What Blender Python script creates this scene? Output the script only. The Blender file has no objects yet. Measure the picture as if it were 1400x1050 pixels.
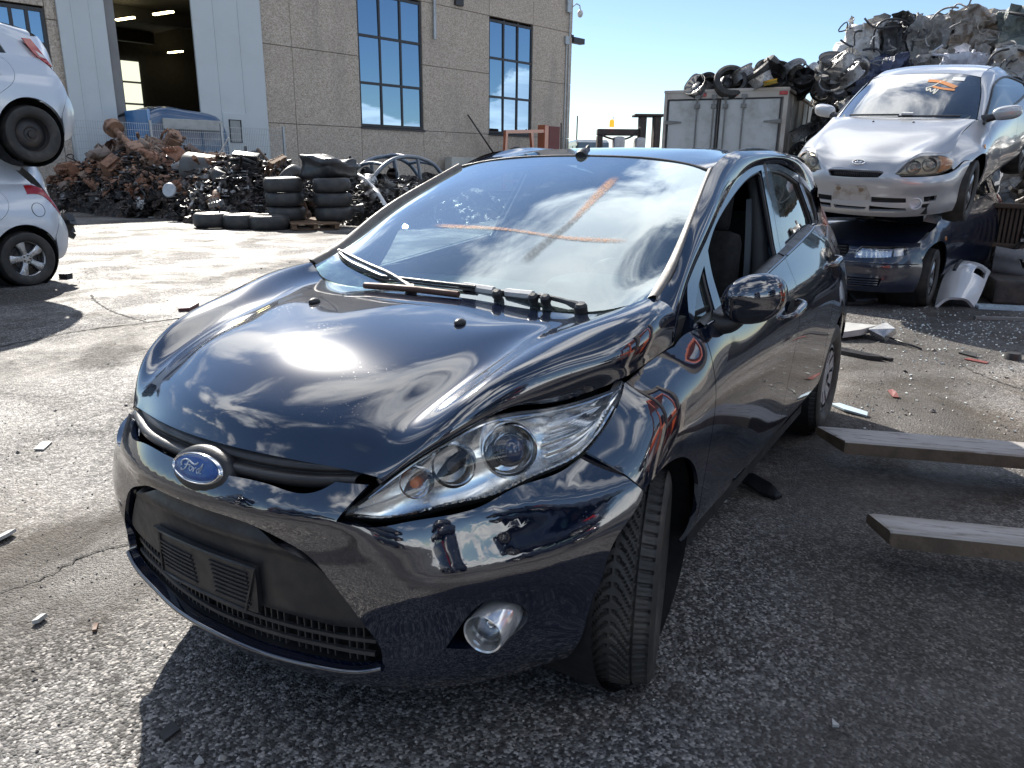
import math, random
import numpy as np
def basis(k, t):
    """weights of the natural cubic spline with knots k at parameters t (rows sum to 1)"""
    k = np.asarray(k, float); t = np.asarray(t, float); n = len(k)
    if n == 2:
        a = (t-k[0])/(k[1]-k[0]); return np.stack([1-a, a], 1)
    h = np.diff(k); A = np.zeros((n, n)); D = np.zeros((n, n)); A[0, 0] = A[-1, -1] = 1
    for i in range(1, n-1):
        A[i, i-1] = h[i-1]; A[i, i] = 2*(h[i-1]+h[i]); A[i, i+1] = h[i]
        D[i, i-1] += 6/h[i-1]; D[i, i] -= 6/h[i-1]+6/h[i]; D[i, i+1] += 6/h[i]
    M2 = np.linalg.solve(A, D)
    i = np.clip(np.searchsorted(k, t, side='right')-1, 0, n-2)
    hh = h[i]; a = (k[i+1]-t)/hh; b = (t-k[i])/hh
    I = np.eye(n)
    ext = (t < k[0]) | (t > k[-1])
    ca = np.where(ext, 0, (a**3-a)*hh*hh/6); cb = np.where(ext, 0, (b**3-b)*hh*hh/6)
    return a[:, None]*I[i]+b[:, None]*I[i+1]+ca[:, None]*M2[i]+cb[:, None]*M2[i+1]
def chord(P):
    P = np.asarray(P, float); d = np.sqrt((np.diff(P, axis=0)**2).sum(1)); c = np.concatenate([[0], np.cumsum(d)]); return c/c[-1]
def spline(P, n=None, t=None):
    P = np.asarray(P, float)
    if t is None: t = np.linspace(0, 1, n)
    return basis(chord(P), t) @ P
class Surf:
    """smooth surface through a grid of points; parameters u over the rows, v along a row"""
    def __init__(s, rows, n=None, ku=None, kv=None, out=None):
        if n: rows = [spline(r, n) for r in rows]
        s.G = np.asarray(rows, float)
        s.ku = np.asarray(ku, float) if ku is not None else chord(s.G[:, s.G.shape[1]//2])
        s.kv = np.asarray(kv, float) if kv is not None else np.mean([chord(r) for r in s.G], 0)
        s.out = np.asarray(out if out is not None else (0, 0, 1.), float)
    def __call__(s, u, v):
        u = np.atleast_1d(np.asarray(u, float)); v = np.atleast_1d(np.asarray(v, float))
        return np.einsum('pi,ijk,pj->pk', basis(s.ku, u), s.G, basis(s.kv, v))
    def frame(s, u, v):
        u = np.atleast_1d(np.asarray(u, float)); v = np.atleast_1d(np.asarray(v, float))
        eu = 1e-3*(s.ku[-1]-s.ku[0]); ev = 1e-3*(s.kv[-1]-s.kv[0])
        du = s(u+eu, v)-s(u-eu, v); dv = s(u, v+ev)-s(u, v-ev)
        n = np.cross(du, dv); n /= np.linalg.norm(n, axis=1)[:, None]+1e-12
        g = s.__dict__.get('sign')
        if g is None:
            um = (s.ku[0]+s.ku[-1])/2; vm = (s.kv[0]+s.kv[-1])/2
            if not (len(u) == 1 and u[0] == um and v[0] == vm):
                s.sign = 1.; s.sign = float(np.sign(s.frame([um], [vm])[0] @ s.out)[0] or 1); g = s.sign
            else: g = 1.
        return n*g, np.linalg.norm(du, axis=1)/(2*eu), np.linalg.norm(dv, axis=1)/(2*ev)
def hf(xs, zs, Y, out=(0, 1, 0)):
    """height field y(x,z): rows of Y per x, columns per z"""
    G = [[(x, Y[i][j], z) for j, z in enumerate(zs)] for i, x in enumerate(xs)]
    if xs[0] > xs[-1]: G = G[::-1]; xs = xs[::-1]
    return Surf(G, ku=xs, kv=zs, out=out)
import bpy, bmesh
from mathutils import Vector, Matrix, geometry
random.seed(7); np.random.seed(7)
C = bpy.context.scene.collection
SC = bpy.context.scene
# ---------------------------------------------------------------- camera, sky, sun, exposure
cam_d = bpy.data.cameras.new('camera'); cam = bpy.data.objects.new('camera', cam_d); C.objects.link(cam); SC.camera = cam
_yaw, _pit, _rol, _f = 3.701, .2822, -.0124, 1036.1
def _cam_axes():
    cy, sy, cp, sp = math.cos(_yaw), math.sin(_yaw), math.cos(_pit), math.sin(_pit)
    f = Vector((cy*cp, sy*cp, -sp)); r = Vector((sy, -cy, 0)); d = f.cross(r); c, s = math.cos(_rol), math.sin(_rol)
    return c*r+s*d, -s*r+c*d, f
_r, _d, _fw = _cam_axes()
M = Matrix.Identity(4)
for i in range(3): M[i][0] = _r[i]; M[i][1] = -_d[i]; M[i][2] = -_fw[i]
M.translation = Vector((1.8075, 1.4852, 1.3967)); cam.matrix_world = M
cam_d.sensor_fit = 'HORIZONTAL'; cam_d.sensor_width = 36; cam_d.lens = 36*_f/1400; cam_d.clip_start = .05; cam_d.clip_end = 3000
SUN = Vector((-.45, -.705, .60)).normalized()
sun_d = bpy.data.lights.new('sun', 'SUN'); sun_d.energy = 5.0; sun_d.angle = math.radians(.53); sun_d.color = (1, .94, .85)
sun = bpy.data.objects.new('sun', sun_d); C.objects.link(sun); sun.rotation_euler = SUN.to_track_quat('Z', 'Y').to_euler()
world = bpy.data.worlds.new('World'); SC.world = world; world.use_nodes = True
def build_world():
    nt = world.node_tree; N = nt.nodes; L = nt.links; N.clear()
    out = N.new('ShaderNodeOutputWorld'); bg = N.new('ShaderNodeBackground')
    sky = N.new('ShaderNodeTexSky'); sky.sky_type = 'NISHITA'; sky.sun_disc = False
    sky.sun_elevation = math.asin(SUN.z); sky.sun_rotation = math.atan2(SUN.x, SUN.y)
    sky.altitude = 300; sky.air_density = .8; sky.dust_density = .05; sky.ozone_density = 1.9
    geo = N.new('ShaderNodeTexCoord'); sep = N.new('ShaderNodeSeparateXYZ'); L.new(geo.outputs['Generated'], sep.inputs[0])
    # clouds lie on a flat layer: direction divided by its height
    zz = N.new('ShaderNodeMath'); zz.operation = 'MAXIMUM'; L.new(sep.outputs[2], zz.inputs[0]); zz.inputs[1].default_value = .0
    za = N.new('ShaderNodeMath'); za.operation = 'ADD'; L.new(zz.outputs[0], za.inputs[0]); za.inputs[1].default_value = .16
    dv = N.new('ShaderNodeVectorMath'); dv.operation = 'DIVIDE'; L.new(geo.outputs['Generated'], dv.inputs[0])
    cb = N.new('ShaderNodeCombineXYZ')
    for k in range(3): L.new(za.outputs[0], cb.inputs[k])
    L.new(cb.outputs[0], dv.inputs[1])
    def noise(sc, det, off, dist=.3, src=None):
        o = N.new('ShaderNodeVectorMath'); o.operation = 'ADD'; L.new(src or dv.outputs[0], o.inputs[0]); o.inputs[1].default_value = off
        n = N.new('ShaderNodeTexNoise'); n.inputs['Scale'].default_value = sc; n.inputs['Detail'].default_value = det; n.inputs['Roughness'].default_value = .58; n.inputs['Distortion'].default_value = dist; L.new(o.outputs[0], n.inputs['Vector']); return n.outputs[0]
    def ss(x, a, b, c=0., d=1.):
        m = N.new('ShaderNodeMapRange'); m.interpolation_type = 'SMOOTHSTEP'; L.new(x, m.inputs[0])
        for i, v in enumerate((a, b, c, d)): m.inputs[i+1].default_value = v
        return m.outputs[0]
    def mul(x, y):
        m = N.new('ShaderNodeMath'); m.operation = 'MULTIPLY'
        for i, v in enumerate((x, y)):
            if isinstance(v, float): m.inputs[i].default_value = v
            else: L.new(v, m.inputs[i])
        return m.outputs[0]
    # broken fair weather cloud overhead, thinning out to clear air low down; a far bank of cumulus stands only over the side the sun lights
    up = N.new('ShaderNodeCombineXYZ'); L.new(sep.outputs[0], up.inputs[0]); L.new(sep.outputs[1], up.inputs[1]); L.new(zz.outputs[0], up.inputs[2])
    over = mul(ss(noise(1.9, 10, (3.3, 1.7, .4), .5), .485, .63), ss(sep.outputs[2], .20, .40))
    dt = N.new('ShaderNodeVectorMath'); dt.operation = 'DOT_PRODUCT'; L.new(geo.outputs['Generated'], dt.inputs[0]); dt.inputs[1].default_value = (.50, .86, 0)
    sq = N.new('ShaderNodeVectorMath'); sq.operation = 'MULTIPLY'; L.new(up.outputs[0], sq.inputs[0]); sq.inputs[1].default_value = (1, 1, 2.2)
    hgt = N.new('ShaderNodeMath'); hgt.operation = 'SUBTRACT'; L.new(noise(5.0, 9, (1, 5, 2), .2, sq.outputs[0]), hgt.inputs[0]); L.new(mul(zz.outputs[0], 2.6), hgt.inputs[1])
    bank = mul(ss(hgt.outputs[0], .24, .29), ss(dt.outputs['Value'], .1, .45))
    mx = N.new('ShaderNodeMath'); mx.operation = 'MAXIMUM'; L.new(mul(over, .92), mx.inputs[0]); L.new(mul(bank, .9), mx.inputs[1])
    shade = N.new('ShaderNodeMixRGB'); L.new(ss(noise(3.1, 6, (7, 2, 1), .4), .35, .7), shade.inputs[0]); shade.inputs[1].default_value = (*[c*CLOUD for c in (.62, .66, .72)], 1); shade.inputs[2].default_value = (*[c*CLOUD for c in (1., .99, .97)], 1)
    mix = N.new('ShaderNodeMixRGB'); L.new(mx.outputs[0], mix.inputs[0]); L.new(sky.outputs[0], mix.inputs[1]); L.new(shade.outputs[0], mix.inputs[2])
    L.new(mix.outputs[0], bg.inputs[0]); bg.inputs[1].default_value = SKY_STRENGTH
    L.new(bg.outputs[0], out.inputs[0])
SKY_STRENGTH = .078; CLOUD = 16.
build_world()
SC.view_settings.view_transform = 'Standard'; SC.view_settings.look = 'None'; SC.view_settings.gamma = 1; SC.view_settings.use_curve_mapping = False
SC.view_settings.exposure = 1.1
SC.render.engine = 'CYCLES'; SC.cycles.max_bounces = 9; SC.cycles.transparent_max_bounces = 16; SC.cycles.caustics_reflective = False; SC.cycles.caustics_refractive = False
SC.cycles.sample_clamp_indirect = 6
try: SC.cycles.use_denoising = True
except Exception: pass
# ---------------------------------------------------------------- materials
MATS = {}
class NT:
    def __init__(s, name):
        s.m = bpy.data.materials.new(name); s.m.use_nodes = True; s.t = s.m.node_tree; s.N = s.t.nodes; s.L = s.t.links
        s.b = s.N['Principled BSDF']; s.out = s.N['Material Output']
        s.co = s.N.new('ShaderNodeTexCoord'); s.vec = s.co.outputs['Object']
    def set(s, **k):
        for a, v in k.items():
            i = s.b.inputs[a.replace('_', ' ')]
            if isinstance(v, bpy.types.NodeSocket): s.L.new(v, i)
            else: i.default_value = (*v, 1) if isinstance(v, tuple) and len(v) == 3 and i.type == 'RGBA' else v
        return s
    def noise(s, scale, detail=4, rough=.55, dist=0, vec=None, col=False):
        n = s.N.new('ShaderNodeTexNoise'); n.inputs['Scale'].default_value = scale; n.inputs['Detail'].default_value = detail
        n.inputs['Roughness'].default_value = rough; n.inputs['Distortion'].default_value = dist; s.L.new(vec or s.vec, n.inputs['Vector'])
        return n.outputs[1 if col else 0]
    def vor(s, scale, feat='F1', vec=None, out=0, rand=1):
        n = s.N.new('ShaderNodeTexVoronoi'); n.feature = feat; n.inputs['Scale'].default_value = scale; n.inputs['Randomness'].default_value = rand; s.L.new(vec or s.vec, n.inputs['Vector']); return n.outputs[out]
    def ramp(s, x, stops):
        n = s.N.new('ShaderNodeValToRGB'); e = n.color_ramp.elements
        while len(e) < len(stops): e.new(.5)
        for i, (p, c) in enumerate(stops):
            e[i].position = p; c = (c, c, c) if not isinstance(c, tuple) else c; e[i].color = (*c, 1)
        s.L.new(x, n.inputs[0]); return n.outputs[0]
    def mix(s, f, a, b, mode='MIX'):
        n = s.N.new('ShaderNodeMixRGB'); n.blend_type = mode
        for i, v in enumerate((f, a, b)):
            if isinstance(v, bpy.types.NodeSocket): s.L.new(v, n.inputs[i])
            elif i == 0: n.inputs[0].default_value = v
            else: n.inputs[i].default_value = (*v, 1) if isinstance(v, tuple) else (v, v, v, 1)
        return n.outputs[0]
    def math(s, op, a, b=0., c=None):
        n = s.N.new('ShaderNodeMath'); n.operation = op
        for i, v in enumerate((a, b, c)):
            if v is None: continue
            if isinstance(v, bpy.types.NodeSocket): s.L.new(v, n.inputs[i])
            else: n.inputs[i].default_value = v
        return n.outputs[0]
    def mapr(s, x, a, b, c=0., d=1.):
        n = s.N.new('ShaderNodeMapRange'); n.interpolation_type = 'SMOOTHSTEP'; s.L.new(x, n.inputs[0])
        for i, v in enumerate((a, b, c, d)): n.inputs[i+1].default_value = v
        return n.outputs[0]
    def scl(s, v, vec=None):
        n = s.N.new('ShaderNodeVectorMath'); n.operation = 'MULTIPLY'; s.L.new(vec or s.vec, n.inputs[0]); n.inputs[1].default_value = v; return n.outputs[0]
    def bump(s, h, strength=.3, dist=.01):
        n = s.N.new('ShaderNodeBump'); n.inputs['Strength'].default_value = strength; n.inputs['Distance'].default_value = dist
        s.L.new(h, n.inputs['Height']); s.L.new(n.outputs[0], s.b.inputs['Normal']); return s
def mat(name, col, rough=.5, metal=0., grime=.25, gcol=None, scale=6., bump=0., bscale=60., spec=.5, coat=0.):
    """a plain material with procedural wear: blotches of grime, slight unevenness of gloss and relief"""
    if name in MATS: return MATS[name]
    t = NT(name); n = t.noise(scale, 6, .6); g = t.mapr(n, .42, .7, 0, grime)
    gc = gcol or tuple(.45*c+.03 for c in col)
    t.set(Base_Color=t.mix(g, col, gc), Metallic=metal, Specular_IOR_Level=spec, Coat_Weight=coat, Coat_Roughness=.06)
    t.set(Roughness=t.mapr(t.noise(scale*2.7, 5), .3, .75, max(.02, rough-.08), min(1, rough+.14)))
    if bump: t.bump(t.noise(bscale, 5), bump, .01)
    MATS[name] = t.m; return t.m
def paint(name, col, metal=.0, dust=.1, rough=.28, coat_rough=.03, dcol=(.35, .33, .30), spec=.35, ior=1.65):
    t = NT(name)
    spk = t.vor(170, rand=1); sp = t.mapr(spk, .05, .12, 1, 0)
    n = t.mapr(t.noise(3.2, 7, .65), .45, .8, 0, dust)
    sp2 = t.math('MULTIPLY', sp, t.mapr(t.noise(9, 3), .48, .62, 0, min(1, dust*3.)))
    f = t.math('MAXIMUM', n, sp2)
    t.set(Base_Color=t.mix(f, col, dcol), Metallic=metal, Roughness=rough, Coat_Weight=1., Coat_IOR=ior, Specular_IOR_Level=spec)
    t.set(Coat_Roughness=t.math('ADD', t.mapr(t.noise(5, 6, .7), .4, .8, coat_rough, coat_rough*2+.01), t.math('MULTIPLY', t.math('MULTIPLY', t.mapr(t.vor(95), .10, .22, 1, 0), t.mapr(t.noise(3.7, 4), .42, .6)), .22)))
    t.bump(t.noise(2.2, 2, .4), .008, .05)
    MATS[name] = t.m; return t.m
def glass(name, tint, refl_rough=.0, ior=1.5, dirt=.06, dcol=(.6, .6, .55), gain=1.5, rt=(1, 1, 1)):
    """thin pane: tinted see-through plus mirror by Fresnel, with a film of dust"""
    t = NT(name); N, L = t.N, t.L
    tr = N.new('ShaderNodeBsdfTransparent'); tr.inputs[0].default_value = (*tint, 1)
    gl = N.new('ShaderNodeBsdfGlossy'); gl.inputs['Roughness'].default_value = refl_rough; gl.inputs[0].default_value = (*rt, 1)
    fr = N.new('ShaderNodeFresnel'); fr.inputs[0].default_value = ior
    f2 = t.math('MULTIPLY', fr.outputs[0], gain); f3 = t.math('MINIMUM', f2, .88)
    m1 = N.new('ShaderNodeMixShader'); L.new(f3, m1.inputs[0]); L.new(tr.outputs[0], m1.inputs[1]); L.new(gl.outputs[0], m1.inputs[2])
    df = N.new('ShaderNodeBsdfDiffuse'); df.inputs[0].default_value = (*dcol, 1)
    d = t.mapr(t.noise(4, 7, .7), .4, .8, dirt*.4, dirt)
    m2 = N.new('ShaderNodeMixShader'); L.new(d, m2.inputs[0]); L.new(m1.outputs[0], m2.inputs[1]); L.new(df.outputs[0], m2.inputs[2])
    L.new(m2.outputs[0], t.out.inputs[0]); MATS[name] = t.m; return t.m
def emit(name, col, s):
    t = NT(name); t.set(Base_Color=col, Emission_Color=col, Emission_Strength=s); MATS[name] = t.m; return t.m
# ---------------------------------------------------------------- objects
def link(name, me, mt=None, parent=None):
    o = bpy.data.objects.new(name, me); C.objects.link(o)
    if mt is not None and not me.materials: me.materials.append(mt)
    if parent is not None: o.parent = parent
    return o
def mesh(name, V, F, mt=None, parent=None, smooth=False):
    me = bpy.data.meshes.new(name); me.from_pydata([tuple(map(float, v)) for v in V], [], [tuple(int(i) for i in f) for f in F])
    me.update()
    if smooth: me.polygons.foreach_set('use_smooth', [True]*len(me.polygons))
    return link(name, me, mt, parent)
def frombm(name, bm, mt=None, parent=None, smooth=False, sharp=None):
    me = bpy.data.meshes.new(name)
    if sharp is not None:
        bm.normal_update()
        for e in bm.edges:
            if len(e.link_faces) == 2 and e.calc_face_angle(0) > math.radians(sharp): e.smooth = False
    bm.to_mesh(me); bm.free()
    if smooth or sharp is not None: me.polygons.foreach_set('use_smooth', [True]*len(me.polygons))
    return link(name, me, mt, parent)
def tag(o, label=None, cat=None, group=None, kind=None):
    for k, v in (('label', label), ('category', cat), ('group', group), ('kind', kind)):
        if v: o[k] = v
    return o
def empty(name, loc=(0, 0, 0), rot=(0, 0, 0), label=None, cat=None, group=None, scale=1):
    o = bpy.data.objects.new(name, None); C.objects.link(o); o.location = loc; o.rotation_euler = rot; o.scale = (scale,)*3; o.empty_display_size = .2
    return tag(o, label, cat, group)
def kids(o): return list(o.children)
def dup(o, loc=None, rot=None, label=None, scale=None, group=None, kidmap=None):
    c = o.copy(); C.objects.link(c)
    if loc is not None: c.location = loc
    if rot is not None: c.rotation_euler = rot
    if scale is not None: c.scale = (scale,)*3 if not hasattr(scale, '__len__') else scale
    if label: c['label'] = label
    if group: c['group'] = group
    ch0 = KIDS.get(o.name) if kidmap is None else kidmap
    for ch in (ch0 if ch0 is not None else list(o.children)):
        k = ch.copy(); C.objects.link(k); k.parent = c
        for g in list(ch.children):
            d = g.copy(); C.objects.link(d); d.parent = k
    return c
KIDS = {}
def bmbox(bm, cx, cy, cz, sx, sy, sz, rot=None, bevel=0., taper=1.):
    v = []
    for i in (-1, 1):
        for j in (-1, 1):
            for k in (-1, 1):
                s = taper if k > 0 else 1.
                p = Vector((i*sx/2*s, j*sy/2*s, k*sz/2)); p = (rot @ p) if rot is not None else p
                v.append(bm.verts.new(p+Vector((cx, cy, cz))))
    fs = [bm.faces.new([v[a] for a in f]) for f in ((0, 1, 3, 2), (4, 6, 7, 5), (0, 4, 5, 1), (2, 3, 7, 6), (0, 2, 6, 4), (1, 5, 7, 3))]
    if bevel:
        es = list({e for f in fs for e in f.edges})
        bmesh.ops.bevel(bm, geom=es, offset=bevel, segments=2, profile=.6, affect='EDGES')
    return v
def box(name, c, s, mt, parent=None, rot=None, bevel=0.):
    bm = bmesh.new(); bmbox(bm, *c, *s, rot=rot, bevel=bevel); return frombm(name, bm, mt, parent)
def bmtube(bm, pts, r, seg=8, caps=True, closed=False):
    pts = [Vector(p) for p in pts]; n = len(pts); rings = []
    rr = r if hasattr(r, '__len__') else [r]*n
    up = None
    for i, p in enumerate(pts):
        t = (pts[(i+1) % n]-pts[i-1]) if closed else (pts[min(i+1, n-1)]-pts[max(i-1, 0)])
        t = t.normalized() if t.length > 1e-9 else Vector((0, 0, 1))
        if up is None: up = t.orthogonal().normalized()
        else:
            up = (up-t*up.dot(t)); up = up.normalized() if up.length > 1e-6 else t.orthogonal().normalized()
        b = t.cross(up)
        rings.append([bm.verts.new(p+rr[i]*(math.cos(2*math.pi*k/seg)*up+math.sin(2*math.pi*k/seg)*b)) for k in range(seg)])
    for i in range(n if closed else n-1):
        a, b = rings[i], rings[(i+1) % n]
        for k in range(seg): bm.faces.new((a[k], a[(k+1) % seg], b[(k+1) % seg], b[k]))
    if caps and not closed: bm.faces.new(rings[0][::-1]); bm.faces.new(rings[-1])
def tube(name, pts, r, mt, parent=None, seg=8, closed=False, smooth=True):
    bm = bmesh.new(); bmtube(bm, pts, r, seg, closed=closed); return frombm(name, bm, mt, parent, sharp=50)
def bmlathe(bm, prof, seg=32, M=None, a0=0., a1=2*math.pi):
    """prof: (radius, axial) pairs, axis = local z; M maps to place"""
    full = abs(a1-a0-2*math.pi) < 1e-6; ns = seg if full else seg+1; rings = []
    for r, z in prof:
        ring = []
        for k in range(ns):
            a = a0+(a1-a0)*k/seg; p = Vector((r*math.cos(a), r*math.sin(a), z)); ring.append(bm.verts.new(M @ p if M is not None else p))
        rings.append(ring)
    for a, b in zip(rings[:-1], rings[1:]):
        for k in range(seg):
            k2 = (k+1) % ns
            bm.faces.new((a[k], a[k2], b[k2], b[k]))
    return rings
def lathe(name, prof, mt, parent=None, seg=32, M=None, sharp=35):
    bm = bmesh.new(); bmlathe(bm, prof, seg, M); bmesh.ops.remove_doubles(bm, verts=bm.verts, dist=1e-5); return frombm(name, bm, mt, parent, sharp=sharp)
def axisM(loc, zdir, xdir=None):
    z = Vector(zdir).normalized(); x = Vector(xdir) if xdir is not None else z.orthogonal(); x = (x-z*x.dot(z)).normalized(); y = z.cross(x)
    M = Matrix.Identity(4)
    for i in range(3): M[i][0] = x[i]; M[i][1] = y[i]; M[i][2] = z[i]
    M.translation = Vector(loc); return M
def inpoly(P, poly):
    x, y = P[:, 0], P[:, 1]; ins = np.zeros(len(P), bool); n = len(poly)
    for i in range(n):
        x1, y1 = poly[i-1]; x2, y2 = poly[i]
        c = ((y1 > y) != (y2 > y)) & (x < (x2-x1)*(y-y1)/((y2-y1) if y2 != y1 else 1e-12)+x1); ins ^= c
    return ins
def loop(*edges, sm=True):
    """closed outline from edges; each edge is a list of points made smooth, corners where edges meet"""
    out = []
    for e in edges:
        e = np.asarray(e, float)
        q = spline(e, max(2, 10*(len(e)-1)+1)) if (len(e) > 2 and sm) else e
        out += [tuple(p) for p in q]
    r = [out[0]]
    for p in out[1:]:
        if abs(p[0]-r[-1][0])+abs(p[1]-r[-1][1]) > 1e-6: r.append(p)
    if abs(r[0][0]-r[-1][0])+abs(r[0][1]-r[-1][1]) < 1e-6: r.pop()
    return r
def ring2d(poly, h, inset):
    P = np.asarray(poly, float); P = np.vstack([P, P[:1]])
    d = np.sqrt((np.diff(P, axis=0)**2).sum(1)); out = []
    for i in range(len(d)):
        k = max(1, int(round(d[i]/h)))
        for j in range(k): out.append(P[i]+(P[i+1]-P[i])*j/k)
    P = np.array(out)
    # drop points closer than a fraction of h
    keep = [0]
    for i in range(1, len(P)):
        if np.hypot(*(P[i]-P[keep[-1]])) > .3*h: keep.append(i)
    P = P[keep]
    a = .5*np.sum(P[:, 0]*np.roll(P[:, 1], -1)-np.roll(P[:, 0], -1)*P[:, 1])
    if a < 0: P = P[::-1]
    if inset:
        t = np.roll(P, -1, 0)-np.roll(P, 1, 0); t /= np.linalg.norm(t, axis=1)[:, None]+1e-9
        P = P+inset*np.stack([-t[:, 1], t[:, 0]], 1)
    return P
def trim(name, S, outer, mt, parent=None, holes=(), h=.03, gap=.002, flange=.012, mirror=False, offset=None, both=False, hole_gap=None):
    """a panel cut out of surface S along outlines in its parameters; returns the object(s)"""
    o = np.asarray(outer, float); cu, cv = o[:, 0].mean(), o[:, 1].mean()
    _, su, sv = S.frame([cu], [cv]); sc = np.array([su[0], sv[0]])
    loops = [ring2d(o*sc, h*.7, gap)]
    for hl in holes:
        r = ring2d(np.asarray(hl, float)*sc, h*.5, 0); r = r[::-1]
        g = gap if hole_gap is None else hole_gap
        if g:
            t = np.roll(r, -1, 0)-np.roll(r, 1, 0); t /= np.linalg.norm(t, axis=1)[:, None]+1e-9; r = r+g*np.stack([-t[:, 1], t[:, 0]], 1)
        loops.append(r)
    A = loops[0]; lo, hi = A.min(0), A.max(0)
    gx = np.arange(lo[0], hi[0], h); gy = np.arange(lo[1], hi[1], h*.87); pts = []
    for j, y in enumerate(gy): pts += [(x+(j % 2)*h/2, y) for x in gx]
    P = np.array(pts) if pts else np.zeros((0, 2))
    if len(P):
        m = inpoly(P, A)
        for r in loops[1:]: m &= ~inpoly(P, r)
        P = P[m]
    allb = np.vstack(loops)
    if len(P):
        dm = np.min(((P[:, None, :]-allb[None])**2).sum(2), 1) if len(P)*len(allb) < 4e6 else np.array([((allb-q)**2).sum(1).min() for q in P])
        P = P[dm > (.45*h)**2]
    V2 = np.vstack([allb, P]) if len(P) else allb
    E = []; st = 0; spans = []
    for r in loops:
        n = len(r); E += [(st+i, st+(i+1) % n) for i in range(n)]; spans.append((st, n)); st += n
    vv, ee, ff, ov, oe, of = geometry.delaunay_2d_cdt([Vector(p) for p in V2], E, [], 0, 1e-7)
    vv = np.array([tuple(v) for v in vv]); F = np.array([f for f in ff if len(f) == 3])
    cen = vv[F].mean(1); m = inpoly(cen, loops[0])
    for r in loops[1:]: m &= ~inpoly(cen, r)
    F = F[m]
    mp = {}
    for i, lst in enumerate(ov):
        for k in lst: mp[k] = i
    uv = vv/sc; X = S(uv[:, 0], uv[:, 1]); Nn, _, _ = S.frame(uv[:, 0], uv[:, 1])
    if offset is not None:
        off = offset(uv[:, 0], uv[:, 1]) if callable(offset) else offset
        X = X+Nn*np.reshape(off, (-1, 1)) if not np.isscalar(off) else X+Nn*off
        if callable(offset):   # fresh normals
            fn = np.cross(X[F[:, 1]]-X[F[:, 0]], X[F[:, 2]]-X[F[:, 0]]); fl = np.sign((fn*Nn[F[:, 0]]).sum(1)); fn *= fl[:, None]
            N2 = np.zeros_like(X)
            for k in range(3): np.add.at(N2, F[:, k], fn)
            Nn = N2/(np.linalg.norm(N2, axis=1)[:, None]+1e-12)
    fn = np.cross(X[F[:, 1]]-X[F[:, 0]], X[F[:, 2]]-X[F[:, 0]])
    flip = (fn*Nn[F[:, 0]]).sum(1) < 0; F[flip] = F[flip][:, ::-1]
    V = list(X); NN = list(Nn); faces = [tuple(f) for f in F]
    if flange:
        for s, n in spans:
            idx = [mp.get(s+i, None) for i in range(n)]; idx = [i for i in idx if i is not None]
            q = X[idx]; tn = np.roll(q, -1, 0)-np.roll(q, 1, 0); tn /= np.linalg.norm(tn, axis=1)[:, None]+1e-9
            on = np.cross(tn, Nn[idx]); b0 = len(V)
            V += list(q); NN += list(on); V += list(q-Nn[idx]*flange); NN += list(on); m2 = len(idx)
            for i in range(m2):
                j = (i+1) % m2; faces.append((b0+i, b0+m2+i, b0+m2+j, b0+j))
    V = np.array(V); NN = np.array(NN); res = []
    def mk(V, NN, faces):
        me = bpy.data.meshes.new(name); me.from_pydata(V.tolist(), [], faces); me.update()
        me.polygons.foreach_set('use_smooth', [True]*len(me.polygons))
        me.normals_split_custom_set_from_vertices(NN.tolist()); return link(name, me, mt, parent)
    if both:     # one mesh across the middle
        n = len(V); V2 = np.vstack([V, V*[1, -1, 1]]); N2 = np.vstack([NN, NN*[1, -1, 1]])
        return mk(V2, N2, faces+[tuple(i+n for i in f[::-1]) for f in faces])
    res = mk(V, NN, faces)
    if mirror: return res, mk(V*[1, -1, 1], NN*[1, -1, 1], [f[::-1] for f in faces])
    return res
def sheet(name, S, mt, parent=None, nu=24, nv=40, both=False, mirror=False, thick=0., u=(0, 1), v=(0, 1)):
    """the whole of surface S as one mesh"""
    a = np.linspace(*[S.ku[0]+(S.ku[-1]-S.ku[0])*q for q in u], nu); b = np.linspace(*[S.kv[0]+(S.kv[-1]-S.kv[0])*q for q in v], nv)
    U, W = np.meshgrid(a, b, indexing='ij'); X = S(U.ravel(), W.ravel()); Nn, _, _ = S.frame(U.ravel(), W.ravel())
    F = [(i*nv+j, i*nv+j+1, (i+1)*nv+j+1, (i+1)*nv+j) for i in range(nu-1) for j in range(nv-1)]
    q = np.cross(X[F[0][1]]-X[F[0][0]], X[F[0][3]]-X[F[0][0]])
    if q @ Nn[F[0][0]] < 0: F = [f[::-1] for f in F]
    def mk(V, NN, F):
        me = bpy.data.meshes.new(name); me.from_pydata(V.tolist(), [], F); me.update(); me.polygons.foreach_set('use_smooth', [True]*len(me.polygons))
        me.normals_split_custom_set_from_vertices(NN.tolist()); o = link(name, me, mt, parent)
        return o
    if thick:
        n = len(X); bd = [i*nv for i in range(nu)]; bd = [(0, j) for j in range(nv)]+[(i, nv-1) for i in range(1, nu)]+[(nu-1, j) for j in range(nv-2, -1, -1)]+[(i, 0) for i in range(nu-2, 0, -1)]
        if both: bd = [(i, nv-1) for i in range(0)] or bd
        idx = [i*nv+j for i, j in bd]; q = X[idx]; qi = q-Nn[idx]*thick; cen = X.mean(0); on = q-cen; on /= np.linalg.norm(on, axis=1)[:, None]
        X = np.vstack([X, q, qi]); Nn = np.vstack([Nn, on, on]); m = len(idx)
        F = F+[(n+i, n+(i+1) % m, n+m+(i+1) % m, n+m+i) for i in range(m)]
    if both:
        n = len(X); return mk(np.vstack([X, X*[1, -1, 1]]), np.vstack([Nn, Nn*[1, -1, 1]]), F+[tuple(i+n for i in f[::-1]) for f in F])
    o = mk(X, Nn, F)
    if mirror: return o, mk(X*[1, -1, 1], Nn*[1, -1, 1], [f[::-1] for f in F])
    return o
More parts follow.
